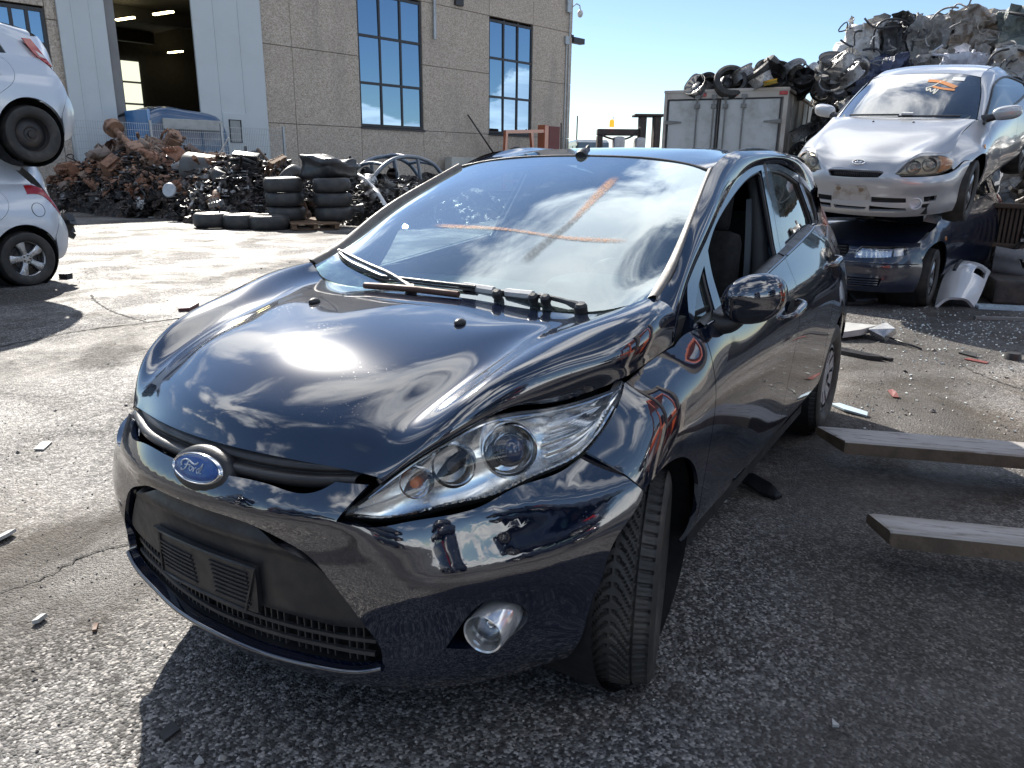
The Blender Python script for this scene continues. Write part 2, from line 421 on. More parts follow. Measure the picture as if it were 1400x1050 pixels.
def frame_pts(S, uv, off=0.):
    uv = np.asarray(uv, float); n, _, _ = S.frame(uv[:, 0], uv[:, 1]); return S(uv[:, 0], uv[:, 1])+n*off
# ---------------------------------------------------------------- skins of the dark blue car (x forward, y to its left, metres)
def symrows(rows, n):
    R = [spline(r, n) for r in rows]
    return [q*np.array([1, -1, 1]) for q in R[:0:-1]]+R
HOOD = Surf(symrows([
 [(.778,0,.772),(.752,0,.812),(.67,0,.866),(.5,0,.929),(.3,0,.966),(.1,0,.985),(-.10,0,.995)],
 [(.752,.22,.768),(.722,.22,.806),(.645,.235,.857),(.48,.25,.922),(.29,.25,.960),(.1,.25,.980),(-.11,.25,.988)],
 [(.715,.345,.760),(.685,.352,.797),(.61,.365,.846),(.465,.385,.907),(.29,.39,.948),(.12,.41,.974),(-.133,.42,.982)],
 [(.690,.41,.752),(.660,.418,.786),(.575,.447,.838),(.455,.47,.883),(.291,.492,.937),(.147,.511,.968),(.02,.55,.986),(-.18,.592,.999)],
 [(.672,.435,.742),(.64,.455,.779),(.55,.497,.850),(.45,.524,.900),(.32,.553,.944),(.18,.588,.980),(.04,.626,1.003),(-.203,.66,1.030)],
 [(.662,.442,.732),(.615,.482,.778),(.53,.540,.848),(.442,.572,.894),(.351,.613,.922),(.225,.66,.954),(.063,.699,.988),(-.067,.722,1.009),(-.232,.712,1.026)],
 [(.657,.435,.724),(.60,.478,.766),(.512,.545,.820),(.421,.587,.853),(.352,.622,.868),(.27,.66,.880),(.18,.70,.908),(.06,.737,.935),(-.05,.752,.955),(-.238,.748,.985)],
 [(.653,.425,.718),(.58,.465,.762),(.512,.52,.812),(.421,.570,.845),(.373,.600,.853),(.28,.640,.843),(.204,.675,.850),(.137,.708,.862),(.065,.735,.874),(-.022,.75,.891),(-.205,.76,.912)],
], 13), out=(0,0,1))
_z = [.20,.255,.29,.36,.44,.54,.615,.655,.69,.74]
_L = [
 [(.765,0),(.757,.14),(.727,.27),(.68,.39),(.62,.49),(.54,.58),(.44,.665),(.37,.715),(.33,.745)],
 [(.803,0),(.793,.14),(.766,.27),(.727,.39),(.665,.495),(.583,.592),(.485,.678),(.41,.73),(.352,.772)],
 [(.812,0),(.802,.14),(.778,.27),(.738,.39),(.68,.495),(.598,.597),(.50,.685),(.42,.74),(.358,.785)],
 [(.812,0),(.805,.14),(.785,.27),(.750,.38),(.693,.48),(.615,.592),(.52,.685),(.43,.745),(.345,.797)],
 [(.815,0),(.810,.14),(.790,.27),(.757,.375),(.705,.48),(.63,.585),(.535,.675),(.43,.75),(.312,.812)],
 [(.826,0),(.819,.14),(.799,.27),(.765,.37),(.712,.47),(.638,.575),(.54,.67),(.42,.752),(.252,.828)],
 [(.832,0),(.823,.14),(.800,.27),(.765,.36),(.71,.455),(.622,.56),(.51,.655),(.37,.745),(.160,.846)],
 [(.848,0),(.839,.14),(.812,.27),(.768,.36),(.70,.45),(.61,.55),(.49,.648),(.355,.728),(.155,.832)],
 [(.838,0),(.829,.14),(.801,.27),(.757,.355),(.685,.445),(.583,.545),(.45,.64),(.33,.707),(.14,.805)],
 [(.808,0),(.799,.14),(.772,.27),(.728,.355),(.650,.445),(.545,.535),(.405,.635),(.285,.690),(.12,.765)],
]
def _full(l):
    l = [(x, -y) for x, y in l[:0:-1]]+l
    return spline(l, 25)
BUMP = Surf([[(x, y, z) for x, y in _full(l)] for z, l in zip(_z, _L)], ku=_z, kv=np.linspace(-1, 1, 25), out=(1, 0, 0))
_xs = [.42,.28,.15,0.,-.18,-.33,-.6,-1.0,-1.5,-2.0,-2.4,-2.7,-2.95,-3.1]
_zs = [.20,.27,.34,.45,.57,.68,.76,.83,.88,.93,.98,1.04,1.12]
SIDE = hf(_xs,_zs,[
 [.72,.76,.775,.775,.760,.715,.665,.62,.58,.54,.50,.45,.38],
 [.76,.795,.805,.812,.805,.760,.712,.67,.64,.61,.58,.54,.48],
 [.785,.818,.832,.842,.845,.822,.780,.740,.712,.685,.66,.63,.58],
 [.76,.815,.838,.851,.857,.851,.832,.792,.750,.722,.70,.68,.64],
 [.75,.81,.838,.853,.859,.856,.844,.815,.778,.745,.722,.70,.67],
 [.72,.80,.838,.851,.857,.857,.850,.832,.812,.782,.748,.722,.69],
 [.72,.80,.836,.847,.855,.857,.853,.840,.822,.795,.762,.732,.70],
 [.72,.80,.834,.844,.852,.857,.855,.845,.830,.808,.776,.742,.71],
 [.72,.80,.834,.845,.852,.857,.857,.849,.836,.816,.787,.752,.715],
 [.72,.80,.836,.851,.857,.859,.857,.850,.838,.820,.793,.760,.715],
 [.72,.80,.84,.857,.861,.859,.852,.842,.828,.810,.786,.755,.70],
 [.75,.80,.83,.845,.848,.842,.832,.818,.802,.784,.760,.73,.68],
 [.64,.70,.745,.775,.785,.780,.770,.758,.742,.724,.70,.67,.62],
 [.50,.57,.62,.66,.675,.670,.662,.65,.635,.617,.595,.565,.52],
])
_xg = [-.1,-.5,-1.0,-1.6,-2.1,-2.5,-2.8]
_zg = [.90,.97,1.05,1.15,1.25,1.34,1.42,1.47]
_yg = np.array([.792,.758,.716,.676,.638,.604,.574,.552])
GH = hf(_xg,_zg,[_yg+o for o in (-.004,-.002,.002,.004,.0,-.012,-.035)])
WIND = Surf(symrows([
 [(-.085,0,.985),(-.30,0,1.103),(-.55,0,1.224),(-.80,0,1.332),(-1.078,0,1.433)],
 [(-.093,.2,.984),(-.305,.2,1.101),(-.555,.195,1.221),(-.80,.19,1.329),(-1.074,.185,1.430)],
 [(-.120,.42,.984),(-.325,.41,1.096),(-.56,.40,1.213),(-.80,.385,1.320),(-1.060,.365,1.418)],
 [(-.165,.58,1.000),(-.345,.565,1.090),(-.565,.545,1.203),(-.79,.515,1.305),(-1.038,.49,1.400)],
 [(-.225,.672,1.030),(-.37,.657,1.083),(-.575,.632,1.190),(-.78,.598,1.286),(-1.012,.555,1.381)],
], 7), out=(.5,0,1))
LAMP = Surf([[(.722,.385,.668),(.7265,.382,.659),(.725,.375,.650)],
[(.645,.43,.722),(.668,.445,.678),(.66,.435,.630)],
[(.575,.47,.768),(.605,.497,.705),(.60,.49,.633)],
[(.505,.525,.812),(.540,.550,.732),(.535,.535,.640)],
[(.42,.575,.838),(.460,.608,.752),(.46,.60,.652)],
[(.33,.625,.838),(.377,.658,.766),(.385,.650,.680)],
[(.24,.665,.838),(.294,.694,.773),(.31,.685,.693)],
[(.15,.71,.849),(.205,.730,.793),(.235,.722,.726)],
[(.085,.735,.860),(.123,.749,.831),(.15,.742,.795)],
[(.058,.744,.870),(.062,.748,.866),(.065,.748,.860)]], out=(1,1,.5))
# A pillar and cant rail: inner (screen / roof ditch), crown, outer (door seam)
PIL = Surf([[(-.226,.690,1.030),(-.33,.683,1.064),(-.58,.648,1.197),(-.80,.606,1.296),(-1.015,.567,1.383),(-1.12,.557,1.420),(-1.26,.553,1.449),(-1.437,.552,1.464),(-1.9,.552,1.472),(-2.4,.545,1.452),(-2.72,.535,1.415)],
 [(-.212,.736,.985),(-.34,.716,1.055),(-.60,.678,1.178),(-.83,.642,1.278),(-1.03,.606,1.358),(-1.14,.592,1.399),(-1.29,.586,1.432),(-1.47,.584,1.447),(-1.9,.584,1.455),(-2.4,.577,1.428),(-2.74,.567,1.375)],
 [(-.205,.762,.915),(-.43,.712,1.048),(-.64,.680,1.137),(-.81,.655,1.203),(-1.01,.627,1.282),(-1.13,.614,1.325),(-1.30,.602,1.371),(-1.52,.591,1.402),(-1.885,.583,1.416),(-2.38,.590,1.354),(-2.66,.610,1.26)]], n=24, out=(0,1,.6))
ROOF = Surf(symrows([
 [(-1.085,0,1.436),(-1.4,0,1.468),(-1.85,0,1.482),(-2.3,0,1.468),(-2.7,0,1.432),(-2.95,0,1.398)],
 [(-1.081,.19,1.433),(-1.4,.19,1.466),(-1.85,.19,1.480),(-2.3,.19,1.466),(-2.7,.19,1.430),(-2.94,.19,1.396)],
 [(-1.066,.37,1.421),(-1.4,.38,1.458),(-1.85,.38,1.473),(-2.3,.38,1.459),(-2.7,.37,1.423),(-2.91,.36,1.390)],
 [(-1.044,.49,1.403),(-1.4,.49,1.451),(-1.85,.49,1.467),(-2.3,.48,1.452),(-2.7,.47,1.416),(-2.86,.45,1.386)],
 [(-1.022,.555,1.388),(-1.4,.548,1.4635),(-1.85,.548,1.474),(-2.3,.540,1.458),(-2.7,.532,1.42),(-2.82,.51,1.385)]], 12), out=(0,0,1))
def nose(P, k=.042):
    """fuller nose corners: swell the skins round the headlights and bumper ends"""
    P = np.array(P, float); x, y = P[..., 0], np.abs(P[..., 1])
    w = np.where((y > .27) & (y < .80), np.sin(math.pi*np.clip((y-.27)/.53, 0, 1))**2, 0)
    f = np.clip((x-.12)/.30, 0, 1); f = f*f*(3-2*f); w = w*f*k
    D = np.stack([w*.75, w*.52*np.sign(P[..., 1]), w*.38], -1); return P+D
BUMP.G = nose(BUMP.G); LAMP.G = nose(LAMP.G)
_h = nose(HOOD.G); _n = HOOD.G.shape[0]
_kq = np.abs(np.arange(_n)-(_n//2)); _kff = np.clip((_kq-2)/4., 0, 1)
HOOD.G = HOOD.G+(_h-HOOD.G)*_kff[:, None, None]
# ---------------------------------------------------------------- materials shared by vehicles
NAVY = paint('navy_paint', (.0018, .0050, .0165), metal=0., dust=.03, rough=.2, coat_rough=.026, dcol=(.20, .19, .18), spec=.06, ior=2.3)
BLACKPL = mat('black_plastic', (.018, .018, .020), .40, grime=.55, gcol=(.055, .052, .048), scale=9, bump=.12, bscale=300)
RUBBER = mat('rubber', (.026, .025, .024), .62, grime=.7, gcol=(.07, .062, .052), scale=7, bump=.1, bscale=120)
DARK = mat('dark_void', (.006, .006, .007), .8, grime=.3)
CHROME = mat('chrome', (.78, .79, .80), .07, 1., grime=.15, gcol=(.4, .38, .35), scale=14)
SILVERPL = mat('lamp_silver', (.70, .71, .72), .17, .9, grime=.1, scale=10)
GLASS_F = glass('screen_glass', (.58, .76, .74), 0, 1.7, dirt=.09, dcol=(.50, .58, .57), gain=3.3, rt=(.86, .96, 1))
GLASS_S = glass('side_glass', (.36, .44, .43), 0, 1.5, dirt=.03)
GLASS_L = glass('lamp_glass', (.97, .98, .98), 0, 1.45, dirt=.03)
TRIMGREY = mat('worn_trim', (.16, .145, .13), .6, grime=.5, gcol=(.26, .23, .20), scale=18)
FABRIC = mat('seat_fabric', (.011, .0115, .013), .9, grime=.3, scale=20)
DASH = mat('dash_plastic', (.16, .175, .175), .6, grime=.3, gcol=(.22, .22, .21), scale=6)
AMBER = mat('amber', (.75, .20, .03), .25, grime=.1)
WHITETAPE = mat('pale_tape', (.62, .62, .60), .6, grime=.35, gcol=(.4, .38, .35), scale=30)
STEELW = mat('dark_steel', (.05, .05, .052), .55, .5, grime=.6, gcol=(.10, .07, .05), scale=12)
ALLOY = mat('alloy', (.50, .51, .52), .32, .75, grime=.45, gcol=(.22, .20, .18), scale=9)
GREYPL = mat('hubcap_grey', (.74, .75, .77), .35, .05, grime=.3, gcol=(.2, .18, .16), scale=11)

# ---------------------------------------------------------------- tyres and wheels (axis = local y, outer face at +y)
def tyre_mesh(name, R=.300, W=.190, rim=.195, tread=True, pitches=58, na=464, nx=36):
    """one closed skin: tread with chevron grooves, shoulders, side walls"""
    s = np.linspace(-1, 1, nx); half = W/2*.86
    prof = [( rim*.985, -W*.40), (rim+.006, -W*.455), (rim+.03, -W*.505), (R*.86, -W*.515), (R*.93, -W*.49), (R*.963, -W*.462)]
    P = prof+[(R-.010*abs(q)**2.4-.003*q*q, q*half) for q in s]+[(r, -y) for r, y in prof[::-1]]
    P = np.array(P); nP = len(P); ang = np.arange(na)*2*math.pi/na
    A, J = np.meshgrid(np.arange(na), np.arange(nP), indexing='ij')
    r = np.broadcast_to(P[:, 0], (na, nP)).copy(); y = np.broadcast_to(P[:, 1], (na, nP)).copy()
    if tread:
        q = np.zeros(nP); q[len(prof):len(prof)+nx] = s; q[:len(prof)] = -1.2; q[len(prof)+nx:] = 1.2
        aq = np.abs(q)[None, :]; ph = A*pitches/na
        curve = np.where(aq < .55, 1.9*(aq/.55)**1.6, 0)
        f = np.mod(ph-curve, 1.)
        g1 = (aq < .55) & (aq > .07) & (f < .30)
        f2 = np.mod(ph*1.0+.2, 1.); g2 = (aq >= .66) & (aq < 1.15) & (f2 < .26)
        g3 = (np.abs(aq-.60) < .045)
        sipe = (aq > .66) & (aq < 1) & (np.abs(np.mod(ph*3+.1, 1)-.5) < .12)
        r = r-.0075*(g1 | g2 | g3)-.002*(sipe & ~g2)
    V = np.stack([r*np.sin(ang)[:, None], y, r*np.cos(ang)[:, None]], -1).reshape(-1, 3)
    i0 = (A[:, :-1]*nP+J[:, :-1]).ravel(); i1 = (A[:, :-1]*nP+J[:, 1:]).ravel(); A2 = (A+1) % na
    i2 = (A2[:, :-1]*nP+J[:, 1:]).ravel(); i3 = (A2[:, :-1]*nP+J[:, :-1]).ravel()
    me = bpy.data.meshes.new(name); me.from_pydata(V.tolist(), [], np.stack([i0, i1, i2, i3], 1).tolist()); me.update()
    sm = np.ones(len(me.polygons), bool); me.polygons.foreach_set('use_smooth', sm); me.materials.append(RUBBER)
    if tread:
        import bmesh as _b
        bm = _b.new(); bm.from_mesh(me)
        for e in bm.edges:
            if len(e.link_faces) == 2 and e.calc_face_angle(0) > .6: e.smooth = False
        bm.to_mesh(me); bm.free()
    return me
YM = Matrix.Rotation(-math.pi/2, 4, 'X')     # local z -> +y
def hubcap(bm, r=.197, n=9, y0=.072):
    """domed cover with a ring of slots"""
    rad = [0, .028, .055, .082, .105, .128, .150, .168, .182, .193, r]; dep = [.020, .020, .017, .010, .012, .016, .019, .019, .015, .006, -.012]
    na = n*8; V = []
    for R_, d in zip(rad, dep):
        for k in range(na):
            a = 2*math.pi*k/na; V.append(bm.verts.new((R_*math.sin(a), y0+d, R_*math.cos(a))))
    for i in range(len(rad)-1):
        for k in range(na):
            m = k % 8
            if (3 <= i <= 6) and (3 <= m <= 4): continue
            a, b = i*na+k, i*na+(k+1) % na
            q = [V[a], V[b], V[b+na], V[a+na]]
            if i == 0: q = [V[a], V[b+na], V[a+na]]
            bm.faces.new(q)
    bmesh.ops.solidify(bm, geom=bm.faces[:], thickness=.004)
def alloy(bm, r=.20, n=5, y0=.05, w0=.030, w1=.052):
    bmlathe(bm, [(r-.022, y0+.012), (r-.008, y0+.020), (r, y0+.016), (r, y0-.12), (r-.015, y0-.12), (r-.022, y0+.012)], 60, YM)
    bmlathe(bm, [(.0, y0+.012), (.030, y0+.012), (.060, y0+.006), (.066, y0-.03)], 40, YM)
    for k in range(n):
        a = 2*math.pi*k/n; R_ = Matrix.Rotation(a, 3, 'Y'); seg = 6
        prev = None
        for i in range(seg+1):
            t = i/seg; R0 = .050+t*(r-.066); w = w0+(w1-w0)*t**2; d = y0+.010+.012*math.sin(t*2.2)
            ring = [bm.verts.new(R_ @ Vector(p)) for p in ((-w, d-.035, R0), (-w, d-.006, R0), (-w*.55, d+.004, R0), (w*.55, d+.004, R0), (w, d-.006, R0), (w, d-.035, R0))]
            if prev:
                for j in range(5): bm.faces.new((prev[j], prev[j+1], ring[j+1], ring[j]))
            prev = ring
def steelrim(bm, r=.196, y0=.0):
    bmlathe(bm, [(r-.014, y0+.072), (r-.003, y0+.080), (r+.002, y0+.072), (r-.012, y0+.05), (r-.02, y0+.02), (r-.035, y0+.005), (.145, y0+.020), (.115, y0+.040), (.085, y0+.042), (.065, y0+.030), (.040, y0+.034), (.034, y0+.052), (.0, y0+.054)], 48, YM)
TY = {}
def wheel(name, loc, kind, steer=0., side=1, parent=None, R=.300, W=.19, spin=.3, label=None, tyremesh=None):
    """tyre and rim under one wheel"""
    o = empty(name, loc); o.rotation_euler = (0, 0, steer if side > 0 else steer+math.pi)
    if parent: o.parent = parent
    key = (R, W, tyremesh)
    if key not in TY: TY[key] = tyre_mesh('tyre', R, W, tread=tyremesh != 'plain', na=464 if tyremesh != 'plain' else 56, nx=36 if tyremesh != 'plain' else 9)
    t = link('tyre', TY[key], None, o); t.rotation_euler = (0, spin, 0)
    bm = bmesh.new()
    if kind == 'hubcap': hubcap(bm, .197*R/.30); m = GREYPL
    elif kind == 'alloy': alloy(bm, .205*R/.30); m = ALLOY
    elif kind == 'steel': steelrim(bm, .196*R/.30); m = STEELW
    rm = frombm({'hubcap': 'hubcap', 'alloy': 'rim', 'steel': 'rim'}[kind], bm, m, o, sharp=30); rm.rotation_euler = (0, spin, 0)
    bm = bmesh.new(); bmlathe(bm, [(0, .02), (.18, .015), (.19, .01), (.19, -.07)], 40, YM)
    if kind == 'alloy': bmlathe(bm, [(.13, .034), (.13, .022), (0, .022)], 32, YM)
    frombm('brake', bm, STEELW if kind != 'steel' else DARK, o, sharp=30)
    if kind == 'alloy':
        bm = bmesh.new()
        for k in range(5):
            a = 2*math.pi*(k+.5)/5; bmlathe(bm, [(0, .066), (.009, .066), (.010, .045)], 10, Matrix.Translation((.036*math.sin(a), 0, .036*math.cos(a))) @ YM)
        frombm('wheel_nuts', bm, STEELW, o, sharp=30).rotation_euler = (0, spin, 0)
    return o

# ---------------------------------------------------------------- the dark blue hatchback
CAR = empty('parked_hatchback', (0, 0, 0), label='dark navy blue hatchback in front, an orange spray cross on its windscreen', cat='car')
def build_car():
    P = CAR
    def sidepanel(name, outer, h=.035, holes=(), S=SIDE, mt=NAVY, **k):
        return trim(name, S, outer, mt, P, holes, h=h, mirror=True, **k)
    # hood with the bay for the badge
    u0 = HOOD.ku
    sheet('hood', HOOD, NAVY, P, nu=150, nv=110, thick=.012)
    # bumper: bar, cheeks and lip in one skin, cut for the lower grille and the fog lamps
    def mir(e): return [(a, -b) for a, b in e[::-1]]
    topL = [(.7255, 0.), (.7215, .064), (.7235, .142), (.7195, .218), (.7111, .282), (.7191, .3145), (.7345, .340)]
    cor = [(.7345, .340), (.7265, .4067)]
    ltop = [(.7265, .4067), (.6877, .3729), (.6570, .3500)]
    llow = [(.6570, .3516), (.6445, .3992), (.6520, .4814), (.6675, .6252), (.6867, .691), (.6970, .7965), (.7225, .8817)]
    seam = [(.7245, .8836), (.675, .950), (.6195, .9973)]
    arch = [(.6195, .9973), (.5838, .9971), (.5167, .9955), (.4568, .999), (.3743, .9994), (.2825, .9995), (.215, .985)]
    bot = [(.215, .985), (.205, .6), (.205, .3), (.205, 0)]
    outer = loop(topL, cor, ltop, llow, seam, arch, bot, mir(bot), mir(arch), mir(seam), mir(llow), mir(ltop), mir(cor), mir(topL))
    gt = [(.6335, 0.), (.632, .05), (.6238, .1577), (.6008, .2197), (.5711, .2882), (.5315, .3416), (.46, .4047), (.3902, .4619), (.345, .492), (.3076, .4991)]
    gl = [(.3076, .4991), (.2923, .4538), (.282, .3798), (.2777, .3003), (.280, .1234), (.2844, .0203), (.2848, 0)]
    mouth = loop(gt, gl, mir(gl), mir(gt))
    fog = loop([(.3520, .6374), (.3917, .6500), (.4306, .6640), (.4590, .6890), (.4502, .7420), (.4216, .7965), (.3886, .8165), (.3620, .7985), (.3465, .7575), (.3430, .6978), (.3520, .6374)])
    fogm = mir(fog)
    trim('front_bumper', BUMP, outer, NAVY, P, [mouth, fog, fogm], h=.022, gap=.001, flange=.02, hole_gap=.0)
    # rolled lip under the mouth
    lip = frame_pts(BUMP, [(a-.006, b) for a, b in spline(gl, 40)], .004); lip = np.vstack([lip, (lip*[1, -1, 1])[::-1][1:]])
    tube('bumper_lip', lip, .0075, NAVY, P, 8)
    # black lower grille: rolled top edge, flat field, returned bottom edge
    lt = [(.615, 0.), (.606, .1577), (.583, .2197), (.555, .288), (.517, .337), (.45, .397), (.388, .452)]
    lb = [(.388, .452), (.3765, .3788), (.384, .2248), (.381, .158), (.381, 0)]
    lg = loop(lt, lb, mir(lb), mir(lt))
    def offs(z, t):
        roll = np.exp(-((z-(.580-.10*np.clip(np.abs(t)-.2, 0, .3)))/.020)**2)*.020
        return -.016+roll-.012*np.exp(-((z-.375)/.012)**2)
    LG = trim('lower_grille', BUMP, lg, BLACKPL, P, h=.014, gap=0, flange=.05, offset=offs)
    # dark throat behind it and the slotted tray below
    back = loop([(.665, 0), (.665, .28), (.62, .42), (.45, .55), (.30, .64), (.22, .64)], [(.22, .64), (.22, 0)], [(.22, 0), (.22, -.64)], [(.22, -.64), (.30, -.64), (.45, -.55), (.62, -.42), (.665, -.28), (.665, 0)])
    trim('grille_throat', BUMP, back, DARK, P, h=.04, gap=0, flange=0, offset=-.055)
    tt = np.linspace(-.60, .60, 60); ta = frame_pts(BUMP, [(.270, t) for t in tt], -.006); tb = ta*np.array([.84, .86, 1])+np.array([0, 0, .03]); mesh('grille_tray', np.vstack([ta, tb]), [(i, i+1, 61+i, 60+i) for i in range(59)], DARK, P)
    for z, d in ((.345, -.034), (.312, -.030)):
        q = frame_pts(BUMP, [(z, t) for t in np.linspace(-.47, .47, 50)], d); tube('grille_bar', q, .008, BLACKPL, P, 6)
    bm = bmesh.new()
    for t in np.linspace(-.44, .44, 45):
        if int((t+.44)*50) % 7 == 6: continue
        a, b = frame_pts(BUMP, [(.372, t), (.292, t)], -.036); d = (b-a); bmbox(bm, *((a+b)/2), .014, .004, .085, rot=Matrix.Rotation(.0, 3, 'Z'))
    tag(frombm('grille_ribs', bm, BLACKPL, P), kind='stuff')
    # plate holder, slightly to the car's right of the middle
    holder = empty('plate_holder', parent_to(P))
    pl = loop([(.508, .1698), (.3795, .166)], [(.3795, .166), (.3765, -.02), (.3735, -.214)], [(.3735, -.214), (.5022, -.2045)], [(.5022, -.2045), (.5075, -.02), (.508, .1698)])
    trim('backing_panel', BUMP, pl, BLACKPL, holder, h=.03, gap=0, flange=.014, offset=.0)
    rimq = frame_pts(BUMP, pl[::3], .001); tube('frame', rimq, .0045, BLACKPL, holder, 6, closed=True)
    for k in range(8):
        z = .398+k*.0125
        for a, b in ((-.185, -.045), (.025, .145)):
            if k == 7 and a < 0: continue
            q = frame_pts(BUMP, [(z, t) for t in np.linspace(a, b, 7)], .0015); tube('slat', q, .0032, BLACKPL, holder, 5)
    # upper grille slot
    ug = loop([(.742, .0), (.742, .142), (.737, .25), (.738, .338)], [(.738, .338), (.7191, .3145), (.7111, .282), (.7195, .218), (.7235, .142), (.7215, .064), (.7255, 0)], [(.7255, 0), (.7215, -.064), (.7235, -.142), (.7195, -.218), (.7111, -.282), (.7191, -.3145), (.738, -.338)], [(.738, -.338), (.737, -.25), (.742, -.142), (.742, 0)])
    S2 = Surf([[Vector(p)+Vector((dx, 0, dz)) for p in frame_pts(BUMP, [(.722, t) for t in np.linspace(-.37, .37, 25)])] for dx, dz in ((-.055, -.02), (-.016, .002), (-.018, .014), (-.042, .020), (-.036, .027), (-.050, .043), (-.10, .050))], out=(1, 0, .2))
    sheet('upper_grille', S2, BLACKPL, P, nu=26, nv=60)
    # badge: black hood over it, chrome ring, blue oval with a worn script
    bd = empty('badge', parent_to(P)); bd.location = (.826, .030, .722); bd.rotation_euler = (0, math.radians(64), math.radians(4))
    def oval(a, b, z, n=48): return [(b*math.cos(2*math.pi*k/n), a*math.sin(2*math.pi*k/n), z) for k in range(n)]
    def ovals(name, spec, m):
        bm = bmesh.new(); rings = [[bm.verts.new(p) for p in oval(*s)] for s in spec]
        for r0, r1 in zip(rings[:-1], rings[1:]):
            for k in range(48): bm.faces.new((r0[k], r0[(k+1) % 48], r1[(k+1) % 48], r1[k]))
        bm.faces.new(rings[-1]); return frombm(name, bm, m, bd, sharp=60)
    ovals('badge_housing', [(.098, .062, -.05), (.093, .056, -.016), (.088, .050, -.004), (.078, .037, .0)], BLACKPL)
    ovals('chrome_ring', [(.079, .036, -.004), (.0785, .0355, .006), (.075, .0325, .010), (.0715, .0295, .008), (.0710, .029, .006)], CHROME)
    blue = NT('badge_blue'); n = blue.noise(60, 6, .7); blue.set(Base_Color=blue.mix(blue.mapr(n, .45, .7, 0, .6), (.010, .065, .26), (.07, .15, .28)), Roughness=.3, Coat_Weight=.4)
    ovals('blue_oval', [(.0715, .0295, .004), (.069, .027, .0082), (.05, .017, .0098), (.001, .001, .0105)], blue.m)
    scr = mat('worn_script', (.62, .66, .70), .3, .3, grime=.6, gcol=(.08, .13, .22), scale=70)
    def stroke(pts, r=.0016): # (along, up) in mm
        q = spline([( -v*.001, u*.001, .0112) for u, v in pts], 24); tube('script_stroke', q, r, scr, bd, 6)
    stroke([(-42, -2), (-46, 6), (-38, 13), (-22, 13), (-8, 8), (2, 9), (6, 13)], .0022); stroke([(-24, 12), (-26, 3), (-31, -8), (-38, -11), (-42, -8)], .002); stroke([(-34, 2), (-24, 3), (-16, 4)], .0014)
    stroke([(-12, -9), (-17, -3), (-11, 2), (-7, -3), (-12, -9)], .0012); stroke([(-4, 1), (-2, -9), (0, -2), (5, 1)], .0012); stroke([(16, 1), (9, -2), (11, -10), (17, -6), (22, 13)], .0012); stroke([(22, 13), (17, -8), (24, -9)], .0012)
    # fog lamps
    for s in (1, -1):
        f = empty('fog_light', parent_to(P)); fl_ = nose((.528, .628, .372)); f.location = (fl_[0]+.034, (fl_[1]+.016)*s, fl_[2]+.013)
        q = np.array([frame_pts(BUMP, [p], 0.)[0] for p in fog[::2]])*[1, s, 1]; cen = q.mean(0); inn = (q-cen)*[.9, .9, .82]+cen+np.array([-.075, -.035*s, -.004])
        n = len(q); V = np.vstack([q-np.array([.004, 0, 0]), inn])-np.array(f.location); F = [(i, (i+1) % n, n+(i+1) % n, n+i) for i in range(n)]+[tuple(range(n, 2*n))[::-1]]
        mesh('recess', V, F, NAVY, f)
        A = axisM((.0, 0, 0), (1, .18*s, -.02))
        lathe('chrome_ring', [(.052, -.14), (.054, -.05), (.0495, .012), (.0465, .020), (.0425, .018), (.041, .004), (.0405, -.02)], mat('bright_ring', (.86, .86, .85), .12, .72, grime=.1), f, 40, A)
        lathe('reflector', [(.0405, -.018), (.034, -.045), (.018, -.062), (0, -.066)], SILVERPL, f, 32, A)
        lathe('lamp_cap', [(.012, -.058), (.013, -.030), (.009, -.022), (0, -.020)], CHROME, f, 20, A)
        lathe('lens', [(.0415, -.004), (.030, .003), (.015, .006), (0, .007)], GLASS_L, f, 32, A)
    # headlights
    lo = loop([(0.004, 0), (.1, 0), (.3, 0), (.6, 0), (.8, 0), (.99, 0.0)], [(.99, 0), (.995, .5), (.99, 1)], [(.99, 1), (.8, 1), (.6, 1), (.3, 1), (.1, 1), (.004, 1)], [(.004, 1), (.004, 0)])
    hl, hr = empty('headlight', parent_to(P)), empty('headlight', parent_to(P))
    def pair(objs): objs[0].parent = hl; objs[1].parent = hr
    pair(trim('lens', LAMP, lo, GLASS_L, None, h=.02, gap=.003, flange=.0, mirror=True))
    pair(trim('seal', LAMP, lo, BLACKPL, None, [loop([(.03, .1), (.1, .06), (.3, .04), (.6, .035), (.8, .04), (.96, .10)], [(.96, .1), (.965, .93)], [(.965, .93), (.8, .955), (.6, .965), (.3, .955), (.1, .94), (.03, .88)], [(.03, .88), (.03, .1)])], h=.02, gap=.0005, flange=.03, mirror=True, offset=-.004))
    bowls = [(*nose((x, y, z)), r, d) for x, y, z, r, d in ((.604, .486, .722, .034, .020), (.540, .545, .745, .047, .030), (.421, .628, .765, .060, .052))]
    hs = []
    def uvof(p):
        best = None; a, b = np.meshgrid(np.linspace(0, 1, 120), np.linspace(0, 1, 60), indexing='ij'); q = LAMP(a.ravel(), b.ravel()); i = ((q-p)**2).sum(1).argmin(); return a.ravel()[i], b.ravel()[i]
    for x, y, z, r, dep in bowls:
        u, v = uvof(np.array([x, y, z])); _, su, sv = LAMP.frame([u], [v])
        hs.append(loop([(u+r*.93/su[0]*math.cos(a), v+r*.80/sv[0]*math.sin(a)) for a in np.linspace(0, 2*math.pi, 25)]))
    li = loop([(.008, .08), (.1, .02), (.3, .015), (.6, .015), (.8, .02), (.985, .04)], [(.985, .04), (.985, .95)], [(.985, .95), (.8, .98), (.6, .985), (.3, .98), (.1, .97), (.008, .9)], [(.008, .9), (.008, .08)])
